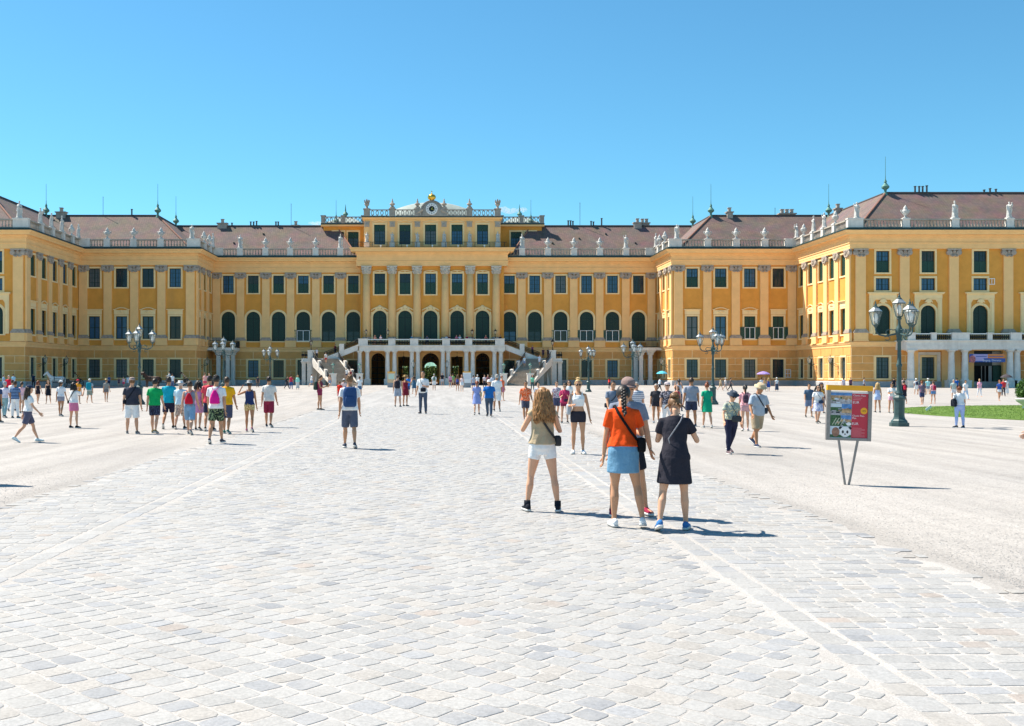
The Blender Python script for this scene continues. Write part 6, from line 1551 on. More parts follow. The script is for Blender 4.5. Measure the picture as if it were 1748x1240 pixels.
F_(1040,664,645,120,'stroll','f',('tee','E0383C'),('trousers','3A2A34'),('mid','bk'),'woman in red by the right wing windows')
F_(1066,664,643,170,'stand','m',('tee','D8C8B8'),('trousers','4A4A54'),('short','br'),'man in beige by the right lamp post')
F_(1126,668,644,100,'walk','m',('tee','D0DCF0'),('trousers','2A2C38'),('short','bk'),'man in pale blue walking under the turquoise parasol')
F_(1230,667,644,60,'walk','f',('tee','C8B08A'),('shorts','A89070'),('mid','br'),'woman in beige at the left of the three walkers by the right wing')
F_(1238,667,645,70,'walk2','m',('tee','E8DCD8'),('shorts','B8A8A0'),('short','gr'),'man in white cap in the middle of the three walkers',hat=('cap','F4F0F0'))
F_(1247,668,646,80,'walk','m',('tee','5A5458'),('trousers','3A3638'),('short','bk'),'man in dark grey at the right of the three walkers')
F_(1300,668,646,176,'stand','m',('tee','E0E4F0'),('trousers','3A4A78'),('short','bk'),'man in white under the purple parasol')
F_(1305,669,648,20,'stroll','f',('tank','D8B078'),('skirt','D8D0C8'),('mid','lb'),'woman in yellow top by the purple parasol')
F_(1312,669,647,172,'stroll2','f',('tank','3A5AA0'),('dress','3A5AA0'),('long','bl'),'blonde woman in blue dress right of the purple parasol')
F_(1326,668,648,178,'stand','f',('tee','F0F0F4'),('longskirt','4A5468'),('short','br'),'woman in white top and long grey skirt by the right wing',hat=('sun','F0F0F0'))
F_(1440,667,646,176,'stand','f',('tee','C8C0D0'),('skirt','A8A0B0'),('mid','bk'),'woman in pale lilac beyond the sign')
F_(1452,667,646,10,'stand','m',('tee','6A4A5A'),('trousers','3A3A48'),('short','bk'),'man in plum t-shirt beyond the sign')
F_(1475,668,645,60,'stroll','m',('tee','8A90A0'),('trousers','4A4A58'),('short','bk'),'man in grey walking beyond the sign')
F_(1526,668,647,176,'stand','m',('tee','24262C'),('trousers','2E303A'),('short','bk'),'man in black by the right wing plinth')
F_(1542,669,650,4,'stand','f',('tee','E8C8C0'),('skirt','C8A8A8'),('mid','br'),'woman in pale pink by the right wing plinth')
# on the terrace and the stairs
TF = 6.362
for i, (px, y, yw, po, sx, t, hr, lab) in enumerate(((640,168.8,20,'phone','f','C88A80','lb','woman in rose top at the left end of the terrace'),(650,168.9,-15,'phone','f','E8D0DC','br','woman in pale pink top second from the left on the terrace'),
        (702,168.8,60,'rail','m','2A86B8','bk','person in blue leaning on the terrace parapet'),(729,169.6,170,'stand','m','6A6070','br','man in grey standing back on the terrace'),
        (762,168.8,10,'rail','f','D8D0D8','bk','woman in white at the terrace parapet right of centre'),(767,168.8,-12,'rail','m','5A3A48','bk','man in maroon at the terrace parapet right of centre'),
        (779,168.8,6,'rail','f','D8708A','bk','woman in pink leaning on the terrace parapet'),(785,168.8,-6,'rail','f','E8E0E4','bl','woman in white with fair hair leaning on the terrace parapet'),
        (796.5,168.8,12,'rail','m','A83048','bk','man in dark red leaning on the terrace parapet'),(829,169,8,'rail','f','C86A68','br','woman in coral at the right end of the terrace'),(854,169,4,'stand','m','2A2A34','bk','man in black at the right corner of the terrace'))):
    P(0,0,0,yw,po,sx,('tee',t),('shorts' if sx == 'm' else 'short','4A4E60'),('short' if sx == 'm' else 'mid',hr),lab,loc=(wx(px,y),y,TF),H=1.68)
def onstair(s, t, u, yw, po, sx, tc, bc, hr, lab):
    Xf = lambda v: -.45+s*v
    P0 = V((Xf(16.9),167.4)); P1 = V((Xf(13.1),160.3)); d = (P1-P0); L_ = d.length; d.normalize(); nr = V((-d.y, d.x)); k = int(t*22); p = P0+d*(L_*(k+.55)/22)+nr*u
    P(0,0,0,yw,po,sx,('tee',tc),('shorts',bc),('short',hr),lab,loc=(p.x,p.y,4.25*(1-k/22)),H=1.7)
onstair(-1,.80,.9,176,'stand','m','EDEDF6','3A4A68','br','man in white t-shirt low on the left stair')
onstair(-1,.84,1.4,10,'stand','f','8A3A40','3A2A30','br','woman in dark red low on the left stair')
onstair(-1,.22,-.6,-20,'stroll','m','D8D4D0','C84A48','bk','man in white and red high on the left stair')
onstair(1,.30,1.2,20,'stroll2','m','C8D4F0','D8DCE8','bk','man in pale blue high on the right stair')
onstair(1,.34,-1.2,-10,'stroll','f','D0E0F0','8A9AB8','lb','woman in white and blue at the outer side of the right stair')
for s, xv, tc, lab in ((-1,15.6,'7A2838','woman in dark red on the upper flight of the left stair'),(-1,18.4,'D8D8E0','man in white on the landing of the left stair'),(1,16.2,'8A4A70','woman in plum on the upper flight of the right stair'),(1,17.8,'5A3A4A','man in maroon on the landing of the right stair'),(1,18.6,'3A3034','man in black at the back of the right landing')):
    t = (xv-11.75)/(17.2-11.75); n_ = 13; k = int((1-min(t, .999))*n_); z = 4.25 if t >= 1 else 4.25+(6.36-4.25)*(k+1)/n_
    P(0,0,0,20*s,'stand','m' if 'man in' in lab and 'woman' not in lab else 'f',('tee',tc),('trousers','3A3A44'),('short','bk'),lab,loc=(-.45+s*xv,170.0 if xv < 17 else 168.6,z),H=1.68)

# ------------------------------------------------------------------ statues and urns on the balustrades
def statue_mb(v):
    pn = {'s1': 'stand', 's2': 'hip', 's3': 'bagarm'}[v]; fem = v != 's3'
    def mk():
        mb, _ = body_mb(pn, fem, 2); J = joints(pn, fem); T = J['T']; t2 = top_mb(pn, fem, 'tee', 2); mb.add(t2.v, t2.f)
        rows = []
        for z, rx, ry in ((1.15,.16,.13),(.95,.20,.16),(.7,.21,.18),(.4,.23,.20),(.15,.26,.22),(.02,.28,.24)):
            rows.append([(rx*(1+.10*sin(6*a+z*3))*cos(a), .02+ry*(1+.10*sin(6*a+z*3))*sin(a), z) for a in [2*pi*j/26 for j in range(26)]])
        mb.loft(rows); mb.tube([(-.20,.05,1.42),(-.05,-.15,1.25),(.16,-.14,1.05),(.24,.0,.9),(.26,.1,.55)], [.06,.07,.07,.07,.04], 8)
        if v == 's1': mb.tube([J['Wl'], J['Wl']+V((.05,-.05,.5)), J['Wl']+V((.06,-.02,-.75))], .03, 6); mb.ell((0,.01,1.80), (.085,.105,.05), 8, 5)
        if v == 's3': mb.ell((.12,-.25,1.35), (.12,.11,.18), 8, 6); mb.ell((.12,-.28,1.58), (.07,.07,.09), 8, 6)
        if v == 's2': mb.tube([J['Er'], J['Er']+V((-.12,-.1,.25)), J['Er']+V((-.10,-.12,.55))], [.05,.045,.04], 8)
        mb.box(-.30,.30,-.26,.30,-.03,.06); return mb
    return mk
URN = MB(); URN.box(-.28,.28,-.28,.28,0,.12); URN.lathe([(.24,.12),(.14,.22),(.11,.34),(.30,.55),(.44,.85),(.46,1.02),(.34,1.12),(.26,1.16),(.32,1.24),(.22,1.36),(.24,1.46),(.10,1.62),(.02,1.78)], 14)
for s_ in (-1, 1): URN.tube([(s_*.40,0,.75),(s_*.62,0,.9),(s_*.58,0,1.1),(s_*.40,0,1.12)], .055, 6)
for k in range(8): a = 2*pi*k/8; URN.ell((.36*cos(a),.36*sin(a),.72), (.10,.10,.12), 6, 4)
URN_ME = URN.mesh('stone_urn', [M_STATUE]); URN_ME.polygons.foreach_set('use_smooth', [True]*len(URN_ME.polygons))
SZ = {'s1': 1.26, 's2': 1.22, 's3': 1.24}
WHERE = lambda p: ('left' if p.x < 0 else 'right')
def place_name(p):
    if p.z > 28: return 'on the attic parapet'
    if p.z > 23: return 'on the attic ledge'
    ax = abs(p.x)
    if p.y > 174: return 'on the %s centre range balustrade' % WHERE(p)
    if p.y > 162.2 and ax > 37.2 and p.y < 163.5: return 'on the %s middle wing balustrade' % WHERE(p)
    if p.y > 162.5: return 'on the short %s return near the centre' % WHERE(p)
    if p.y > 141.6: return 'on the long %s return balustrade' % WHERE(p)
    return 'on the %s front wing balustrade' % WHERE(p)
cnt = {}
KN = {'s1': 'statue with staff', 's2': 'statue with raised arm', 's3': 'statue carrying child'}
ordn = ['first','second','third','fourth','fifth','sixth','seventh']
STAT.sort(key=lambda t: (t[0].x if t[0].x < 0 else t[0].x))
for p, rz, k in STAT:
    pl = place_name(p); kk = k if isinstance(k, str) else 'vase'; c = cnt.get((pl, kk), 0); cnt[(pl, kk)] = c+1
    if isinstance(k, MB):
        o = k.build('stone_vase', M_STONE, None, 'auto', p); tag(o, 'grey stone vase %s, %s from the left' % (pl, ordn[c]), 'vase', 'vases on the attic parapet')
    elif k == 'u':
        o = obj('stone_urn', URN_ME, None, p, rz); tag(o, 'white stone urn %s, %s urn from the left' % (pl, ordn[c]), 'urn', 'urns on the balustrades')
    else:
        o = fobj('statue', ('st', k), statue_mb(k), .03, 2, 'white_statue_stone'); sc = SZ[k]*(1.0 if p.z < 23 else .76); o.location = p+V((0,0,.035*sc)); o.scale = (sc*1.12, sc*1.12, sc); o.rotation_euler = (0,0,rz)
        tag(o, 'white %s %s, %s from the left' % (KN[k], pl, ordn[c]), 'statue', 'statues on the balustrades')

# ------------------------------------------------------------------ courtyard lamps
def lantern_geo():
    fr = MB(); s = 1.0
    fr.lathe([(.03,-.12),(.07,-.05),(.11,0),(.13,.02)], 6)
    for k in range(6):
        a = 2*pi*(k+.5)/6; fr.tube([(.13*cos(a),.13*sin(a),.02),(.26*cos(a),.26*sin(a),.52)], .013, 4)
        b = 2*pi*(k+1.5)/6; fr.tube([(.26*cos(a),.26*sin(a),.52),(.26*cos(b),.26*sin(b),.52)], .016, 4); fr.tube([(.13*cos(a),.13*sin(a),.02),(.13*cos(b),.13*sin(b),.02)], .012, 4)
        fr.tube([(.26*cos(a),.26*sin(a),.52),(.09*cos(a),.09*sin(a),.68)], .012, 4)
    fr.lathe([(.10,.67),(.11,.70),(.05,.74),(.05,.79),(.025,.82),(.012,.92)], 8)
    gl = MB(); gl.loft([[(r*cos(2*pi*(k+.5)/6), r*sin(2*pi*(k+.5)/6), z) for k in range(6)] for r, z in ((.122,.025),(.252,.515))], cap=False)
    rf = MB(); rf.loft([[(r*cos(2*pi*(k+.5)/6), r*sin(2*pi*(k+.5)/6), z) for k in range(6)] for r, z in ((.275,.525),(.095,.685))], cap=False)
    bu = MB(); bu.lathe([(.02,.08),(.065,.14),(.085,.30),(.06,.42),(.02,.46)], 10)
    return fr.mesh('lantern', [M_LAMP]), gl.mesh('lantern_pane', [M_LGLASS]), bu.mesh('lamp_bulb', [mat('milky_lamp_globe', (.86,.85,.80), .35, 0)]), rf.mesh('lantern_roof', [mat('pale_lantern_roof', (.40,.42,.42), .3, .1, 8, metal=.5)])
LG = lantern_geo()
def lamp_geo():
    b = MB()
    def oc(r, z): return [(r*cos(2*pi*(k+.5)/8), r*sin(2*pi*(k+.5)/8), z) for k in range(8)]
    b.loft([oc(.33,0),oc(.33,.13),oc(.28,.14),oc(.27,.20),oc(.21,.26),oc(.185,.32),oc(.175,.40),oc(.185,.92),oc(.22,.98),oc(.22,1.03),oc(.17,1.08),oc(.12,1.12)])
    p = MB(); p.lathe([(.10,1.12),(.13,1.18),(.095,1.26),(.085,1.32),(.075,2.1),(.10,2.14),(.10,2.2),(.07,2.25),(.06,3.0),(.10,3.06),(.085,3.14),(.12,3.28),(.13,3.42),(.09,3.52),(.055,3.6),(.05,3.78),(.09,3.84),(.05,3.9)], 14)
    arms = []
    for k in range(3):
        a = radians(180+120*k)+radians(8); m = MB(); ca, sa = cos(a), sin(a)
        def q_(r, z): return (r*ca, r*sa, z)
        m.tube([q_(.08,3.30), q_(.25,3.26), q_(.45,3.22), q_(.65,3.27), q_(.76,3.38), q_(.78,3.50)], [.035,.032,.03,.03,.028,.03], 7)
        m.tube([q_(.10,3.45)]+[q_(.30+.14*cos(t), 3.36+.10*sin(t)) for t in [pi*.75-i*.55 for i in range(9)]], .018, 5)
        m.tube([q_(.40+.10*cos(t), 3.14+.07*sin(t)) for t in [pi*.2+i*.6 for i in range(9)]], .015, 5)
        arms.append((m.mesh('lamp_arm', [M_LAMP]), q_(.78,3.62)))
    return b.mesh('lamp_base', [M_LAMP]), p.mesh('lamp_post', [M_LAMP]), arms
LB, LP, LARM = lamp_geo()
LP.polygons.foreach_set('use_smooth', [True]*len(LP.polygons)); LP.set_sharp_from_angle(angle=radians(40))
def street_lamp(px, y, top, label, rot=0):
    e = empty('street_lamp', (wx(px, y), y, 0), rot); h = wz(top, y); s = h/4.82; e.scale = (s, s, s)
    tag(e, label, 'lamp', 'four-lantern lamps along the courtyard')
    obj('lamp_base', LB, e); obj('lamp_post', LP, e)
    def lan(at, par):
        l = obj('lantern', LG[0], par, at); l.scale = (.88,.88,.94)
        for nme, me in zip(('lantern_pane', 'lamp_bulb', 'lantern_roof'), LG[1:]):
            c = obj(nme, me, e, at); c.scale = (.88,.88,.94)
    for me, at in LARM: obj('lamp_arm', me, e); lan(at, e)
    lan((0,0,3.90), e)
street_lamp(1535, 37, 497, 'large dark green lamp with four lanterns beside the lawn', radians(84))
street_lamp(1217, 63, 555, 'four-lantern lamp in front of the right middle wing', radians(86))
street_lamp(1080, 84, 577, 'four-lantern lamp in front of the right corner balcony', radians(80))
street_lamp(1004.5, 106, 588, 'farthest right four-lantern lamp, beyond the blonde woman', radians(90))
street_lamp(238, 63, 549.5, 'four-lantern lamp in front of the left middle wing', radians(86))
street_lamp(382, 84, 572, 'four-lantern lamp in front of the left corner balcony', radians(90))
street_lamp(461, 106, 588, 'farthest left four-lantern lamp, before the left range', radians(82))
# wall lanterns on brackets
def wall_lantern(f, u, z):
    m = MB(); m.tube([(0,0,z),(0,-.35,z+.12),(0,-.9,z),(0,-1.0,z+.12)], .035, 5); m.tube([(0,0,z-.35),(0,-.3,z-.2),(0,-.6,z)], .025, 5)
    o = part(m, 'wall_lantern', M_IRON, loc=f.pt(u), rz=f.rz)
    l = obj('lantern', LG[0], o, (0,-1.0,z+.25)); l.scale = (1.3,)*3; g = obj('lantern_pane', LG[1], o, (0,-1.0,z+.25)); g.scale = (1.3,)*3
for key, us in (('smr', (8.4, 16.6)), ('sml', (13.1, 4.7)), ('scr', (8.6,)), ('scl', (3.4,))):
    for u in us: wall_lantern(FA[key], u, 3.1)
for px in (705.5, 763):     # tall lanterns before the portico
    y = 166.4; m = MB(); m.box(-.3,.3,-.3,.3,0,1.0); m.box(-.36,.36,-.36,.36,1.0,1.12); o = m.build('portico_lantern', M_PALE, palace, False, (wx(px,y), y, 0))
    l = MB(); l.lathe([(.14,1.12),(.08,1.3),(.06,2.6),(.10,2.7)], 10); l.build('post', M_IRON, o); c = obj('lantern', LG[0], o, (0,0,2.85)); c.scale = (1.35,)*3; c = obj('lantern_pane', LG[1], o, (0,0,2.85)); c.scale = (1.35,)*3

# ------------------------------------------------------------------ text helper
TXT = []
def text(name, body, size, loc, rot, matl, parent=None, ext=.0, align='LEFT', xs=1.0):
    c = bpy.data.curves.new('t', 'FONT'); c.body = body; c.size = size; c.align_x = align; c.extrude = ext; c.resolution_u = 2
    t = bpy.data.objects.new('t', c); COL.objects.link(t); o = obj(name, _dummy, parent, loc); o.rotation_euler = rot; o.scale = (xs, 1, 1); TXT.append((t, c, o, matl)); return o
def run_text():
    bpy.context.view_layer.update(); dg = bpy.context.evaluated_depsgraph_get()
    for t, c, o, m_ in TXT:
        me = bpy.data.meshes.new_from_object(t.evaluated_get(dg)); me.materials.clear(); me.materials.append(m_); me.name = o.name; o.data = me
    for t, c, o, m_ in TXT: bpy.data.objects.remove(t); bpy.data.curves.remove(c)
def flat(name, col, rough=.5): return mat(name, col, rough, .05, 8.0, spec=.4)
MW = flat('print_white', (.80,.80,.80)); MRED = flat('print_red', (.52,.035,.06)); MBLU = flat('print_blue', (.03,.09,.36)); MYEL = flat('print_yellow', (.88,.40,.015)); MORG = flat('print_orange', (.72,.24,.05))
MSKY = mat('print_sky', (.10,.24,.50), .5, .4, 9); MTAN = mat('print_tan', (.46,.30,.17), .5, .55, 30); MGRN = mat('print_green', (.05,.12,.05), .5, .8, 30); MGRY = mat('print_grey', (.34,.33,.35), .5, .6, 26); MBLK = flat('print_black', (.02,.02,.025)); MPUR = flat('print_lilac', (.42,.36,.62))

# ------------------------------------------------------------------ ticket information signs on V-legs
def info_sign(X, Y, rz, label, detail=True):
    e = empty('information_sign', (X, Y, 0), rz); e.rotation_euler = (0, radians(1.6), rz); tag(e, label, 'sign')
    W, Z0, Z1 = .655, .745, 1.575
    for s in (-1, 1):
        m = MB(); m.hexa([(s*.03-.016 if s < 0 else s*.03-.016, -.022, 0), (s*.03+.016, -.022, 0), (s*.03+.016, .022, 0), (s*.03-.016, .022, 0), (s*.155-.016,-.022,Z0+.02),(s*.155+.016,-.022,Z0+.02),(s*.155+.016,.022,Z0+.02),(s*.155-.016,.022,Z0+.02)]); m.build('leg', M_STEEL, e)
    m = MB(); m.box(-W/2,W/2,-.005,.05,Z0+.02,Z1-.02); m.build('panel', M_WHITE, e)
    for x0, x1, z0, z1 in ((-W/2-.03,-W/2+.028,Z0-.01,Z1+.0),(W/2-.028,W/2+.03,Z0-.01,Z1),(-W/2+.028,W/2-.028,Z0-.01,Z0+.03)):
        m = MB(); m.box(x0,x1,-.028,.065,z0,z1); m.build('frame_bar', M_STEEL, e)
    m = MB(); m.box(-W/2-.035,W/2+.035,-.034,.07,Z1-.008,Z1+.078); m.build('yellow_header', MYEL, e)
    y = -.008; xi0, xi1 = -W/2+.03, .04; zt = Z1-.045; 
    def qd(x0, x1, z0, z1, m_, nme='poster_print', yy=y):
        b = MB(); b.box(x0, x1, yy, yy+.0015, z0, z1); return b.build(nme, m_, e)
    if not detail: return e
    qd(.042, W/2-.03, Z0+.035, zt-.01, MRED, 'red_panel')
    H = (zt-Z0-.035)/4
    for i in range(4):
        z1 = zt-i*H; z0 = z1-H+.004
        if i == 0: qd(xi0,xi1,z1-H*.25,z1,MSKY); qd(xi0,xi1,z1-H*.66,z1-H*.252,MTAN); qd(xi0,xi1,z0,z1-H*.662,MGRY)
        if i == 1: qd(xi0,-.12,z1-H*.3,z1,flat('print_pale', (.6,.68,.75))); qd(xi0,-.12,z1-H*.68,z1-H*.302,MGRN); qd(-.118,xi1,z1-H*.42,z1,MSKY); qd(-.118,xi1,z1-H*.8,z1-H*.422,MTAN); qd(xi0,xi1,z0,z1-H*.802,MGRY); qd(xi0,-.12,z1-H*.80,z1-H*.682,MGRY)
        if i == 2:
            qd(xi0,-.13,z0,z1,MGRN); qd(-.128,xi1,z1-H*.36,z1,MSKY); qd(-.128,xi1,z1-H*.58,z1-H*.362,MTAN); qd(-.128,xi1,z0,z1-H*.582,MGRN)
            for k in range(4):
                b = MB(); xx = xi0+.03+k*.045; b.add([(xx,y-.001,z0+.02),(xx+.012,y-.001,z0+.02),(xx+.075,y-.001,z1-.05),(xx+.06,y-.001,z1-.05)], [(0,1,2,3)]); b.build('poster_print', flat('print_path', (.5,.5,.38)), e)
            b = MB(); b.ell((0,y-.0005,z0+.04), (.04,.0015,.03), 10, 5); b.build('poster_print', MW, e)
        if i == 3:
            qd(xi0,xi1,z0+H*.25,z1,flat('print_pale', (.6,.68,.75))); qd(xi0,xi1,z0,z0+H*.248,MGRN)
            def disc(cx, cz, rx, rz_, m_, yy): b = MB(); b.add([(cx+rx*cos(-2*pi*k/20), yy, cz+rz_*sin(-2*pi*k/20)) for k in range(20)], [tuple(range(20))]); b.build('poster_print', m_, e)
            disc(-.205,z0+H*.48,.062,.078,mat('print_brown', (.30,.16,.11), .5, .4, 20),y-.001)
            disc(-.055,z0+H*.50,.088,.085,MW,y-.002)
            for sx in (-1, 1): disc(-.055+sx*.075,z0+H*.84,.026,.026,MBLK,y-.0015); disc(-.055+sx*.036,z0+H*.50,.017,.026,MBLK,y-.003)
            disc(-.055,z0+H*.30,.014,.010,MBLK,y-.003)
    rr_ = random.Random(4)
    for k in range(46):
        i = k % 3; cx = rr_.uniform(xi0+.02, xi1-.02); cz = zt-i*H-H*rr_.uniform(.42, .95); w3, h3 = rr_.uniform(.008,.035), rr_.uniform(.004,.016)
        if cx-w3 > xi0 and cx+w3 < xi1: qd(cx-w3, cx+w3, cz-h3, cz+h3, rr_.choice((MGRY, MGRN, MTAN, MBLK, flat('print_pale', (.6,.68,.75)))), 'poster_print', y-.0006-k*.00001)
    R90 = (pi/2, 0, 0); yt = y-.0022
    def tx(b, sz, x, z, m_=MW, xs=1.0): text('poster_lettering', b, sz, (x, yt, z), R90, m_, e, 0, 'LEFT', xs)
    tx('Classic Pass', .042, .057, zt-.055); qd(.057,.20,zt-.088,zt-.078,flat('print_pink', (.70,.25,.27)),'text_line',y-.0015); qd(.057,.18,zt-.116,zt-.106,flat('print_pink', (.70,.25,.27)),'text_line',y-.0015); tx('EUR', .058, .052, zt-.175)
    b = MB(); b.add([(.235+.054*cos(-2*pi*k/24), y-.0012, zt-.295+.054*sin(-2*pi*k/24)) for k in range(24)], [tuple(range(24))]); b.build('yellow_disc', MYEL, e)
    tx('10%', .044, .192, zt-.31, MBLK); tx('Classic Pass', .040, .052, zt-.39); tx('Plus', .040, .052, zt-.43)
    tx('EUR', .058, .047, zt-.53)
    for k in range(9): qd(.055,.055+(.20 if k % 3 else .15),zt-.585-.018*k,zt-.580-.018*k,flat('print_pink', (.70,.25,.27)),'text_line',y-.0015)
    return e
info_sign(6.86, 17.55, radians(-9), 'ticket poster sign with yellow header on two slanting steel legs, right of the path')
info_sign(-8.0, 17.8, radians(5), 'information sign just outside the left edge, only its shadow in the picture')
# notice boards before the portico
for px, y, mt, lab in ((668,140,MORG,'orange notice board standing left of the central archway'),(797,138,MW,'white notice board standing right of the central archway')):
    e = empty('notice_board', (wx(px,y), y, 0)); tag(e, lab, 'board')
    m = MB(); m.box(-.52,.52,-.04,.04,.62,2.0); m.build('panel', mt if mt is MW else flat('print_apricot', (.70,.48,.28)), e); m = MB(); m.box(-.54,.54,-.06,.06,1.98,2.12); m.build('header', MYEL, e)
    m = MB(); m.box(-.52,.52,-.05,.05,.0,.62); m.build('foot_panel', flat('grey_board', (.30,.30,.31)), e)
    m = MB(); m.box(-.40,.40,-.046,-.041,1.1,1.8); m.build('notice_sheet', flat('print_mint', (.55,.66,.55)) if mt is MORG else flat('print_paper', (.66,.68,.72)), e)
# banner over the right entrance
ex = wx(1685, YP+.1); by = YP+.05; e = empty('entrance_banner', (ex, by, 0)); tag(e, 'blue and orange Eingang Entrance banner hanging in the right portico', 'banner')
w2 = 2.36; m = MB(); m.box(-w2,w2,-.02,.03,3.35,4.42); m.build('banner_cloth', MBLU, e)
for x0, x1, z0, z1, m_ in ((-w2+.5,.05,3.86,4.38,MPUR),(.05,w2,3.86,4.40,MORG),(-w2+.5,-.5,3.5,3.858,MPUR)): m = MB(); m.box(x0,x1,-.026,-.021,z0,z1); m.build('colour_field', m_, e)
m = MB(); m.ell((-w2+.42,-.024,3.75), (.42,.012,.48), 14, 8); m.build('printed_picture', mat('print_rose', (.45,.15,.16), .5, .6, 5), e)
text('banner_lettering', 'Eingang / Entrance', .40, (-.62,-.03,3.46), (pi/2,0,0), MW, e, 0, 'LEFT', .82)
for k in range(2): m = MB(); m.box(-1.5+1.65*k,-.1+2.2*k,-.03,-.027,4.06,4.16); m.build('printed_line', MBLU, e)

# ------------------------------------------------------------------ parasols
def parasol(X, Y, z, r, col, label):
    m = MB(); m.loft([[(r*q_*cos(2*pi*k/12)*(1 if k % 2 else .95), r*q_*sin(2*pi*k/12)*(1 if k % 2 else .95), zz) for k in range(12)] for q_, zz in ((1,0),(.8,.12),(.45,.24),(.03,.30))], cap=False)
    e = m.build('parasol', MATS[cloth(rgb(col))], None, False, (X, Y, z)); tag(e, label, 'parasol'); m = MB(); m.tube([(0,0,-.75),(0,0,.36)], .012, 5); m.build('handle', M_STEEL, e)
d_ = F*EYE/30; parasol(wx(1128,111)+.1, 110.9, 1.83, .62, '5CB8C8', 'turquoise parasol carried near the right corner balcony')
parasol(wx(1302,111), 110.8, 1.78, .72, '9A84C4', 'purple parasol carried by the right middle wing')
parasol(wx(1714,92), 91.6, 1.5, .5, '4A4448', 'dark parasol right of the entrance')

# ------------------------------------------------------------------ horse carriages by the left wing
def horse_mb():
    mb = MB(); mb.loft([[(rx*cos(a), y, z+rz_*sin(a)) for a in [2*pi*j/14 for j in range(14)]] for y, rx, rz_, z in ((.95,.10,.14,1.22),(.85,.24,.27,1.18),(.5,.30,.32,1.15),(.1,.29,.31,1.12),(-.3,.28,.33,1.14),(-.6,.26,.36,1.18),(-.8,.14,.22,1.24))])
    mb.tube([(0,-.62,1.30),(0,-.88,1.58),(0,-1.06,1.86),(0,-1.12,1.96)], [.22,.17,.125,.11], 12)
    mb.tube([(0,-1.06,1.98),(0,-1.22,1.88),(0,-1.40,1.70),(0,-1.50,1.60),(0,-1.54,1.55)], [.10,.115,.085,.07,.04], 10)
    for s in (-1, 1):
        mb.tube([(s*.06,-1.05,2.02),(s*.07,-1.04,2.10),(s*.075,-1.05,2.17)], [.035,.03,.008], 6)
        mb.tube([(s*.15,-.58,1.15),(s*.15,-.62,.86),(s*.15,-.60,.55),(s*.15,-.61,.50),(s*.15,-.60,.18),(s*.15,-.64,.08),(s*.15,-.68,.0)], [.13,.10,.06,.062,.042,.05,.065], 9)
        mb.tube([(s*.15,.70,1.18),(s*.16,.62,.90),(s*.16,.68,.72),(s*.16,.86,.52),(s*.16,.84,.40),(s*.16,.80,.16),(s*.16,.76,.07),(s*.16,.73,.0)], [.20,.17,.11,.07,.055,.042,.05,.062], 9)
    return mb
mat('white_horse', (.62,.61,.59), .7, .2, 4); mat('brown_horse', (.055,.025,.015), .5, .25, 4)
def horse(X, Y, rz, mname, label):
    o = fobj('horse', ('horse',), horse_mb, .035, 3, mname); o.location = (X, Y, .02); o.rotation_euler = (0,0,rz); tag(o, label, 'horse')
    m = MB(); m.tube([(0,.92,1.32),(0,1.08,1.20),(0,1.12,.85),(0,1.08,.55)], [.05,.08,.09,.03], 8)
    for i in range(9): t = i/8; m.tube([(0,-.70-.42*t,1.55+.50*t),(.09,-.66-.42*t,1.45+.5*t),(.12,-.64-.42*t,1.33+.5*t)], [.035,.04,.015], 5)
    m.build('mane_and_tail', mat('horse_hair_'+mname, (.5,.49,.47) if 'white' in mname else (.015,.012,.01), .7, .2, 5), o)
    m = MB(); m.loft([[(r*cos(a), y+.06*cos(a)*0, 1.17+r*1.12*sin(a)) for a in [2*pi*j/14 for j in range(14)]] for r, y in ((.315,-.30),(.315,-.22))], cap=False); m.tube([(0,-.9,1.35),(.2,-.7,1.15),(.29,0,1.2),(.26,.8,1.2)], .025, 5); m.tube([(0,-.9,1.35),(-.2,-.7,1.15),(-.29,0,1.2),(-.26,.8,1.2)], .025, 5); m.build('harness', M_IRON, o)
def carriage(X, Y, rz, label, flowers=False):
    e = empty('horse_carriage', (X, Y, 0), rz); tag(e, label, 'carriage'); mb = MB(); bk = mat('black_coachwork', (.02,.02,.024), .25, .1, 4)
    mb.loft([[(s*.62, y, z) for y, z in ((-.9,.72),(-.75,.55),(.7,.55),(1.0,.75),(1.05,1.2),(.75,1.15),(.6,.85),(-.3,.85),(-.5,1.15),(-.9,1.15))] for s in (-1, 1)]); mb.build('body', bk, e)
    m = MB(); m.box(-.5,.5,-1.6,-1.0,1.1,1.25); m.box(-.5,.5,-1.05,-.98,1.25,1.6); m.box(-.5,.5,-1.75,-1.2,.72,.78); m.build('driver_seat', bk, e)
    m = MB()
    for i in range(9):
        a = radians(-5+i*15); m.tube([(-.62,.85-.8*(1-cos(a))*0-.75*sin(a)*.9,1.15+.85*sin(a+.35) if False else 1.15+.8*sin(a)), (0,.95-.7*sin(a),1.3+.75*sin(a)), (.62,.85-.75*sin(a)*.9,1.15+.8*sin(a))], .06, 5)
    m.build('folding_hood', bk, e)
    for y, r in ((-1.15,.45),(.75,.58)):
        for s in (-1, 1):
            m = MB(); m.tube([(s*.72, y+r*cos(2*pi*k/20), r+r*sin(2*pi*k/20)*.98) for k in range(21)], .035, 5); m.tube([(s*.66,y,r),(s*.80,y,r)], .07, 8)
            for k in range(10): a = 2*pi*k/10; m.tube([(s*.72,y,r),(s*.72,y+r*cos(a),r+r*sin(a)*.98)], .018, 4)
            m.build('wheel', bk, e)
        m = MB(); m.tube([(-.7,y,r),(.7,y,r)], .04, 6); m.build('axle', bk, e)
    m = MB(); m.tube([(0,-1.3,.6),(0,-4.2,.85)], .04, 6); m.build('shaft', bk, e)
    return e
yw = 152.0
def hx(px, y): return wx(px, y)
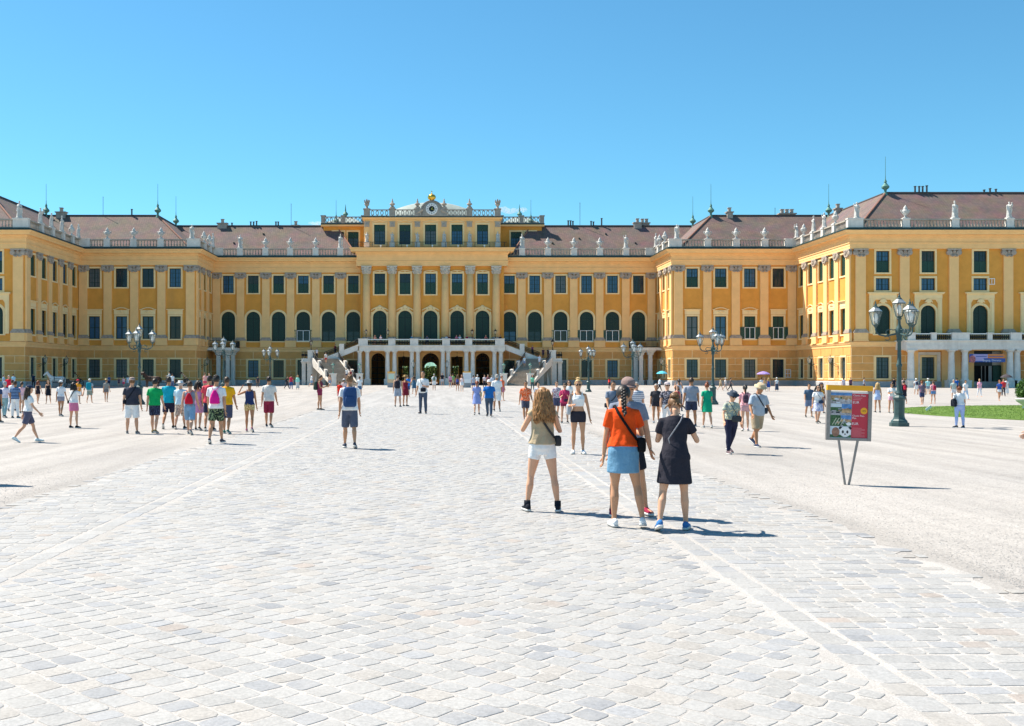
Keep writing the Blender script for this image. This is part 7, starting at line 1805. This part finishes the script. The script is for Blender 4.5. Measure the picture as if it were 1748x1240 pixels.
for px, dy, mn, lab in ((98,-.5,'white_horse','white horse on the near side of the pair by the left wing'),(94,.6,'white_horse','white horse on the far side of the pair by the left wing')): horse(wx(px,136), 136+dy, radians(-62), mn, lab)
carriage(wx(122,137), 137.5, radians(-70), 'black carriage with hood behind the white horses')
for px, dy, lab in ((262,-.5,'dark brown horse on the near side in front of the left middle wing'),(256,.6,'dark brown horse on the far side in front of the left middle wing')): horse(wx(px,140), 140+dy, radians(-82), 'brown_horse', lab)
carriage(wx(306,140), 140.2, radians(-88), 'black open carriage behind the dark brown horses')
P(0,0,0,-86,'sit','m',('long','D8D8DC'),('trousers','20222A'),('short','bk'),'coachman on the seat of the open carriage',hat=('fedora','17171A'),loc=(wx(306,140)-1.35,140.2,.40),H=1.72)

# ------------------------------------------------------------------ lawn, topiary and stone basin at the right
LCX, LCY, LRX, LRY = 34.8, 47.6, 12.9, 13.2
def lawn_pt(a, k=1.0): 
    return (LCX+LRX*k*cos(a), LCY+LRY*k*sin(a)*(1 if True else 1))
m = MB(); n = 72; m.add([(*lawn_pt(2*pi*k/n), .03) for k in range(n)]+[(*lawn_pt(2*pi*k/n), 0) for k in range(n)], [tuple(range(n))]+[(k, n+k, n+(k+1) % n, (k+1) % n) for k in range(n)])
M_LAWN = ground_mat('lawn_soil', (.10,.17,.03), (.07,.13,.02), (.13,.21,.04), .4, 3, 40, .4); tag(m.build('lawn', M_LAWN), kind='structure')
m = MB(); rnd = random.Random(5)
for i in range(26000):
    a = rnd.uniform(0, 2*pi); k = sqrt(rnd.random()); x, y = lawn_pt(a, k*.995)
    if x > 31 and wx(1790, y) < x: continue
    h = rnd.uniform(.02,.05); b = rnd.uniform(0, pi); dx, dy = .012*cos(b), .012*sin(b); lx, ly = rnd.uniform(-.03,.03), rnd.uniform(-.03,.03)
    m.add([(x-dx,y-dy,.03),(x+dx,y+dy,.03),(x+lx,y+ly,.03+h)], [(0,1,2)])
g_ = m.build('grass', mat('grass_blades', (.13,.23,.035), .6, .35, 1.2, coords='World')); tag(g_, 'short mown grass covering the rounded lawn', 'grass', kind='stuff')
def topiary(X, Y, r, h, label):
    e = empty('topiary_bush', (X, Y, 0)); tag(e, label, 'bush'); rnd = random.Random(3); m = MB(); m.tube([(0,0,0),(0,0,h*.5)], [.08,.05], 7); m.build('trunk', mat('bark', (.08,.05,.03), .9, .3, 8), e)
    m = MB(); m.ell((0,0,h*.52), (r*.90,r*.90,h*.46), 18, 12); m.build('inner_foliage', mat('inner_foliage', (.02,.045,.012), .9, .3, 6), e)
    m = MB()
    for i in range(5200):
        a = rnd.uniform(0, 2*pi); z = rnd.uniform(-1, 1); q_ = sqrt(1-z*z); k = rnd.uniform(.90, 1.05); p = V((r*q_*cos(a)*k, r*q_*sin(a)*k, h*.52+h*.48*z*k))
        u = V((rnd.uniform(-1,1), rnd.uniform(-1,1), rnd.uniform(-1,1))).normalized()*.05; v2 = V((rnd.uniform(-1,1), rnd.uniform(-1,1), rnd.uniform(-1,1))).normalized()*.035
        if p.z > .03: m.add([p-u, p+v2, p+u, p-v2], [(0,1,2,3)])
    m.build('crown', mat('box_leaves', (.07,.15,.025), .55, .4, 3), e)
topiary(wx(1774,56.5), 56.5, 1.1, 1.75, 'clipped round green bush at the right edge of the picture')
BX, BY = wx(1783,53), 53.0
m = MB(); m.lathe([(.9,0),(1.0,.08),(.95,.2),(1.25,.42),(1.3,.55),(1.18,.58),(1.05,.5),(.1,.48)], 40, (0,0,0)); o = m.build('stone_basin', M_PALE, None, 'auto', (BX, BY, .025)); tag(o, 'pale stone basin rim beside the clipped bush at the right edge', 'basin')
m = MB(); m.box(-.16,.16,-.012,.012,.14,.26); o = m.build('lawn_sign', MW, None, False, (wx(1589,50.5), 50.5, .03)); o.rotation_euler = (0, radians(-35), 0); tag(o, 'tiny white sign tilted on the lawn', 'sign'); m = MB(); m.tube([(0,0,-.02),(0,0,.2)], .01, 5); m.build('stake', M_STEEL, o)
# hedge and trees of the garden seen through the archway
def hedge(x0, x1, y, h, label):
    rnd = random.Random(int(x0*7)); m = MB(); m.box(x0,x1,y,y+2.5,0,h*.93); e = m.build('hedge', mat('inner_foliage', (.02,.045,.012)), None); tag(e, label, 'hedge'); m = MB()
    for i in range(4200):
        p = V((rnd.uniform(x0,x1), y-rnd.uniform(-.05,.35), rnd.uniform(.05,h))) if i % 4 else V((rnd.uniform(x0,x1), y+rnd.uniform(0,2.5), h*.93+rnd.uniform(0,.35)))
        u = V((rnd.uniform(-1,1), rnd.uniform(-1,1), rnd.uniform(-1,1)))*.22; v2 = V((rnd.uniform(-1,1), rnd.uniform(-1,1), rnd.uniform(-1,1)))*.18
        m.add([p-u, p+v2, p+u, p-v2], [(0,1,2,3)])
    m.build('leaves', mat('hedge_leaves', (.14,.24,.06), .6, .4, 1.0), e)
hedge(-24, 22, 232, 3.4, 'tall green garden hedge seen through the central archway')
# two small fair-weather clouds low over the roofs
def cloud(px, py, w_, h_, label):
    y = 1300.0; x, z = wx(px, y), wz(py, y); s = y/F; rnd = random.Random(int(px)); m = MB()
    for i in range(9):
        t = i/8*2-1; k = 1-.75*abs(t); m.ell((t*w_*s*.5, rnd.uniform(-6,6), rnd.uniform(-.1,.2)*h_*s), (w_*s*.16*(.6+.6*k), 9*k+3, h_*s*.42*(.35+.75*k)*rnd.uniform(.7,1.1)), 10, 7)
    o = m.build('cloud', M_CLOUD, None, True, (x, y, z)); tag(o, label, 'cloud')
M_CLOUD = bpy.data.materials.new('cloud_vapour'); M_CLOUD.use_nodes = True; n_ = M_CLOUD.node_tree.nodes; n_.remove(n_['Principled BSDF'])
pv = n_.new('ShaderNodeVolumePrincipled'); pv.inputs['Color'].default_value = (.95,.96,1,1); pv.inputs['Density'].default_value = .05; pv.inputs['Anisotropy'].default_value = .3
M_CLOUD.node_tree.links.new(pv.outputs[0], n_['Material Output'].inputs['Volume'])
cloud(866, 360, 40, 13, 'small white cloud right of the clock attic'); cloud(893, 359, 12, 8, 'tiny white cloud puff beside the right attic finial'); cloud(541, 382, 24, 8, 'tiny white cloud left of the clock attic')
run_queue(); run_text()
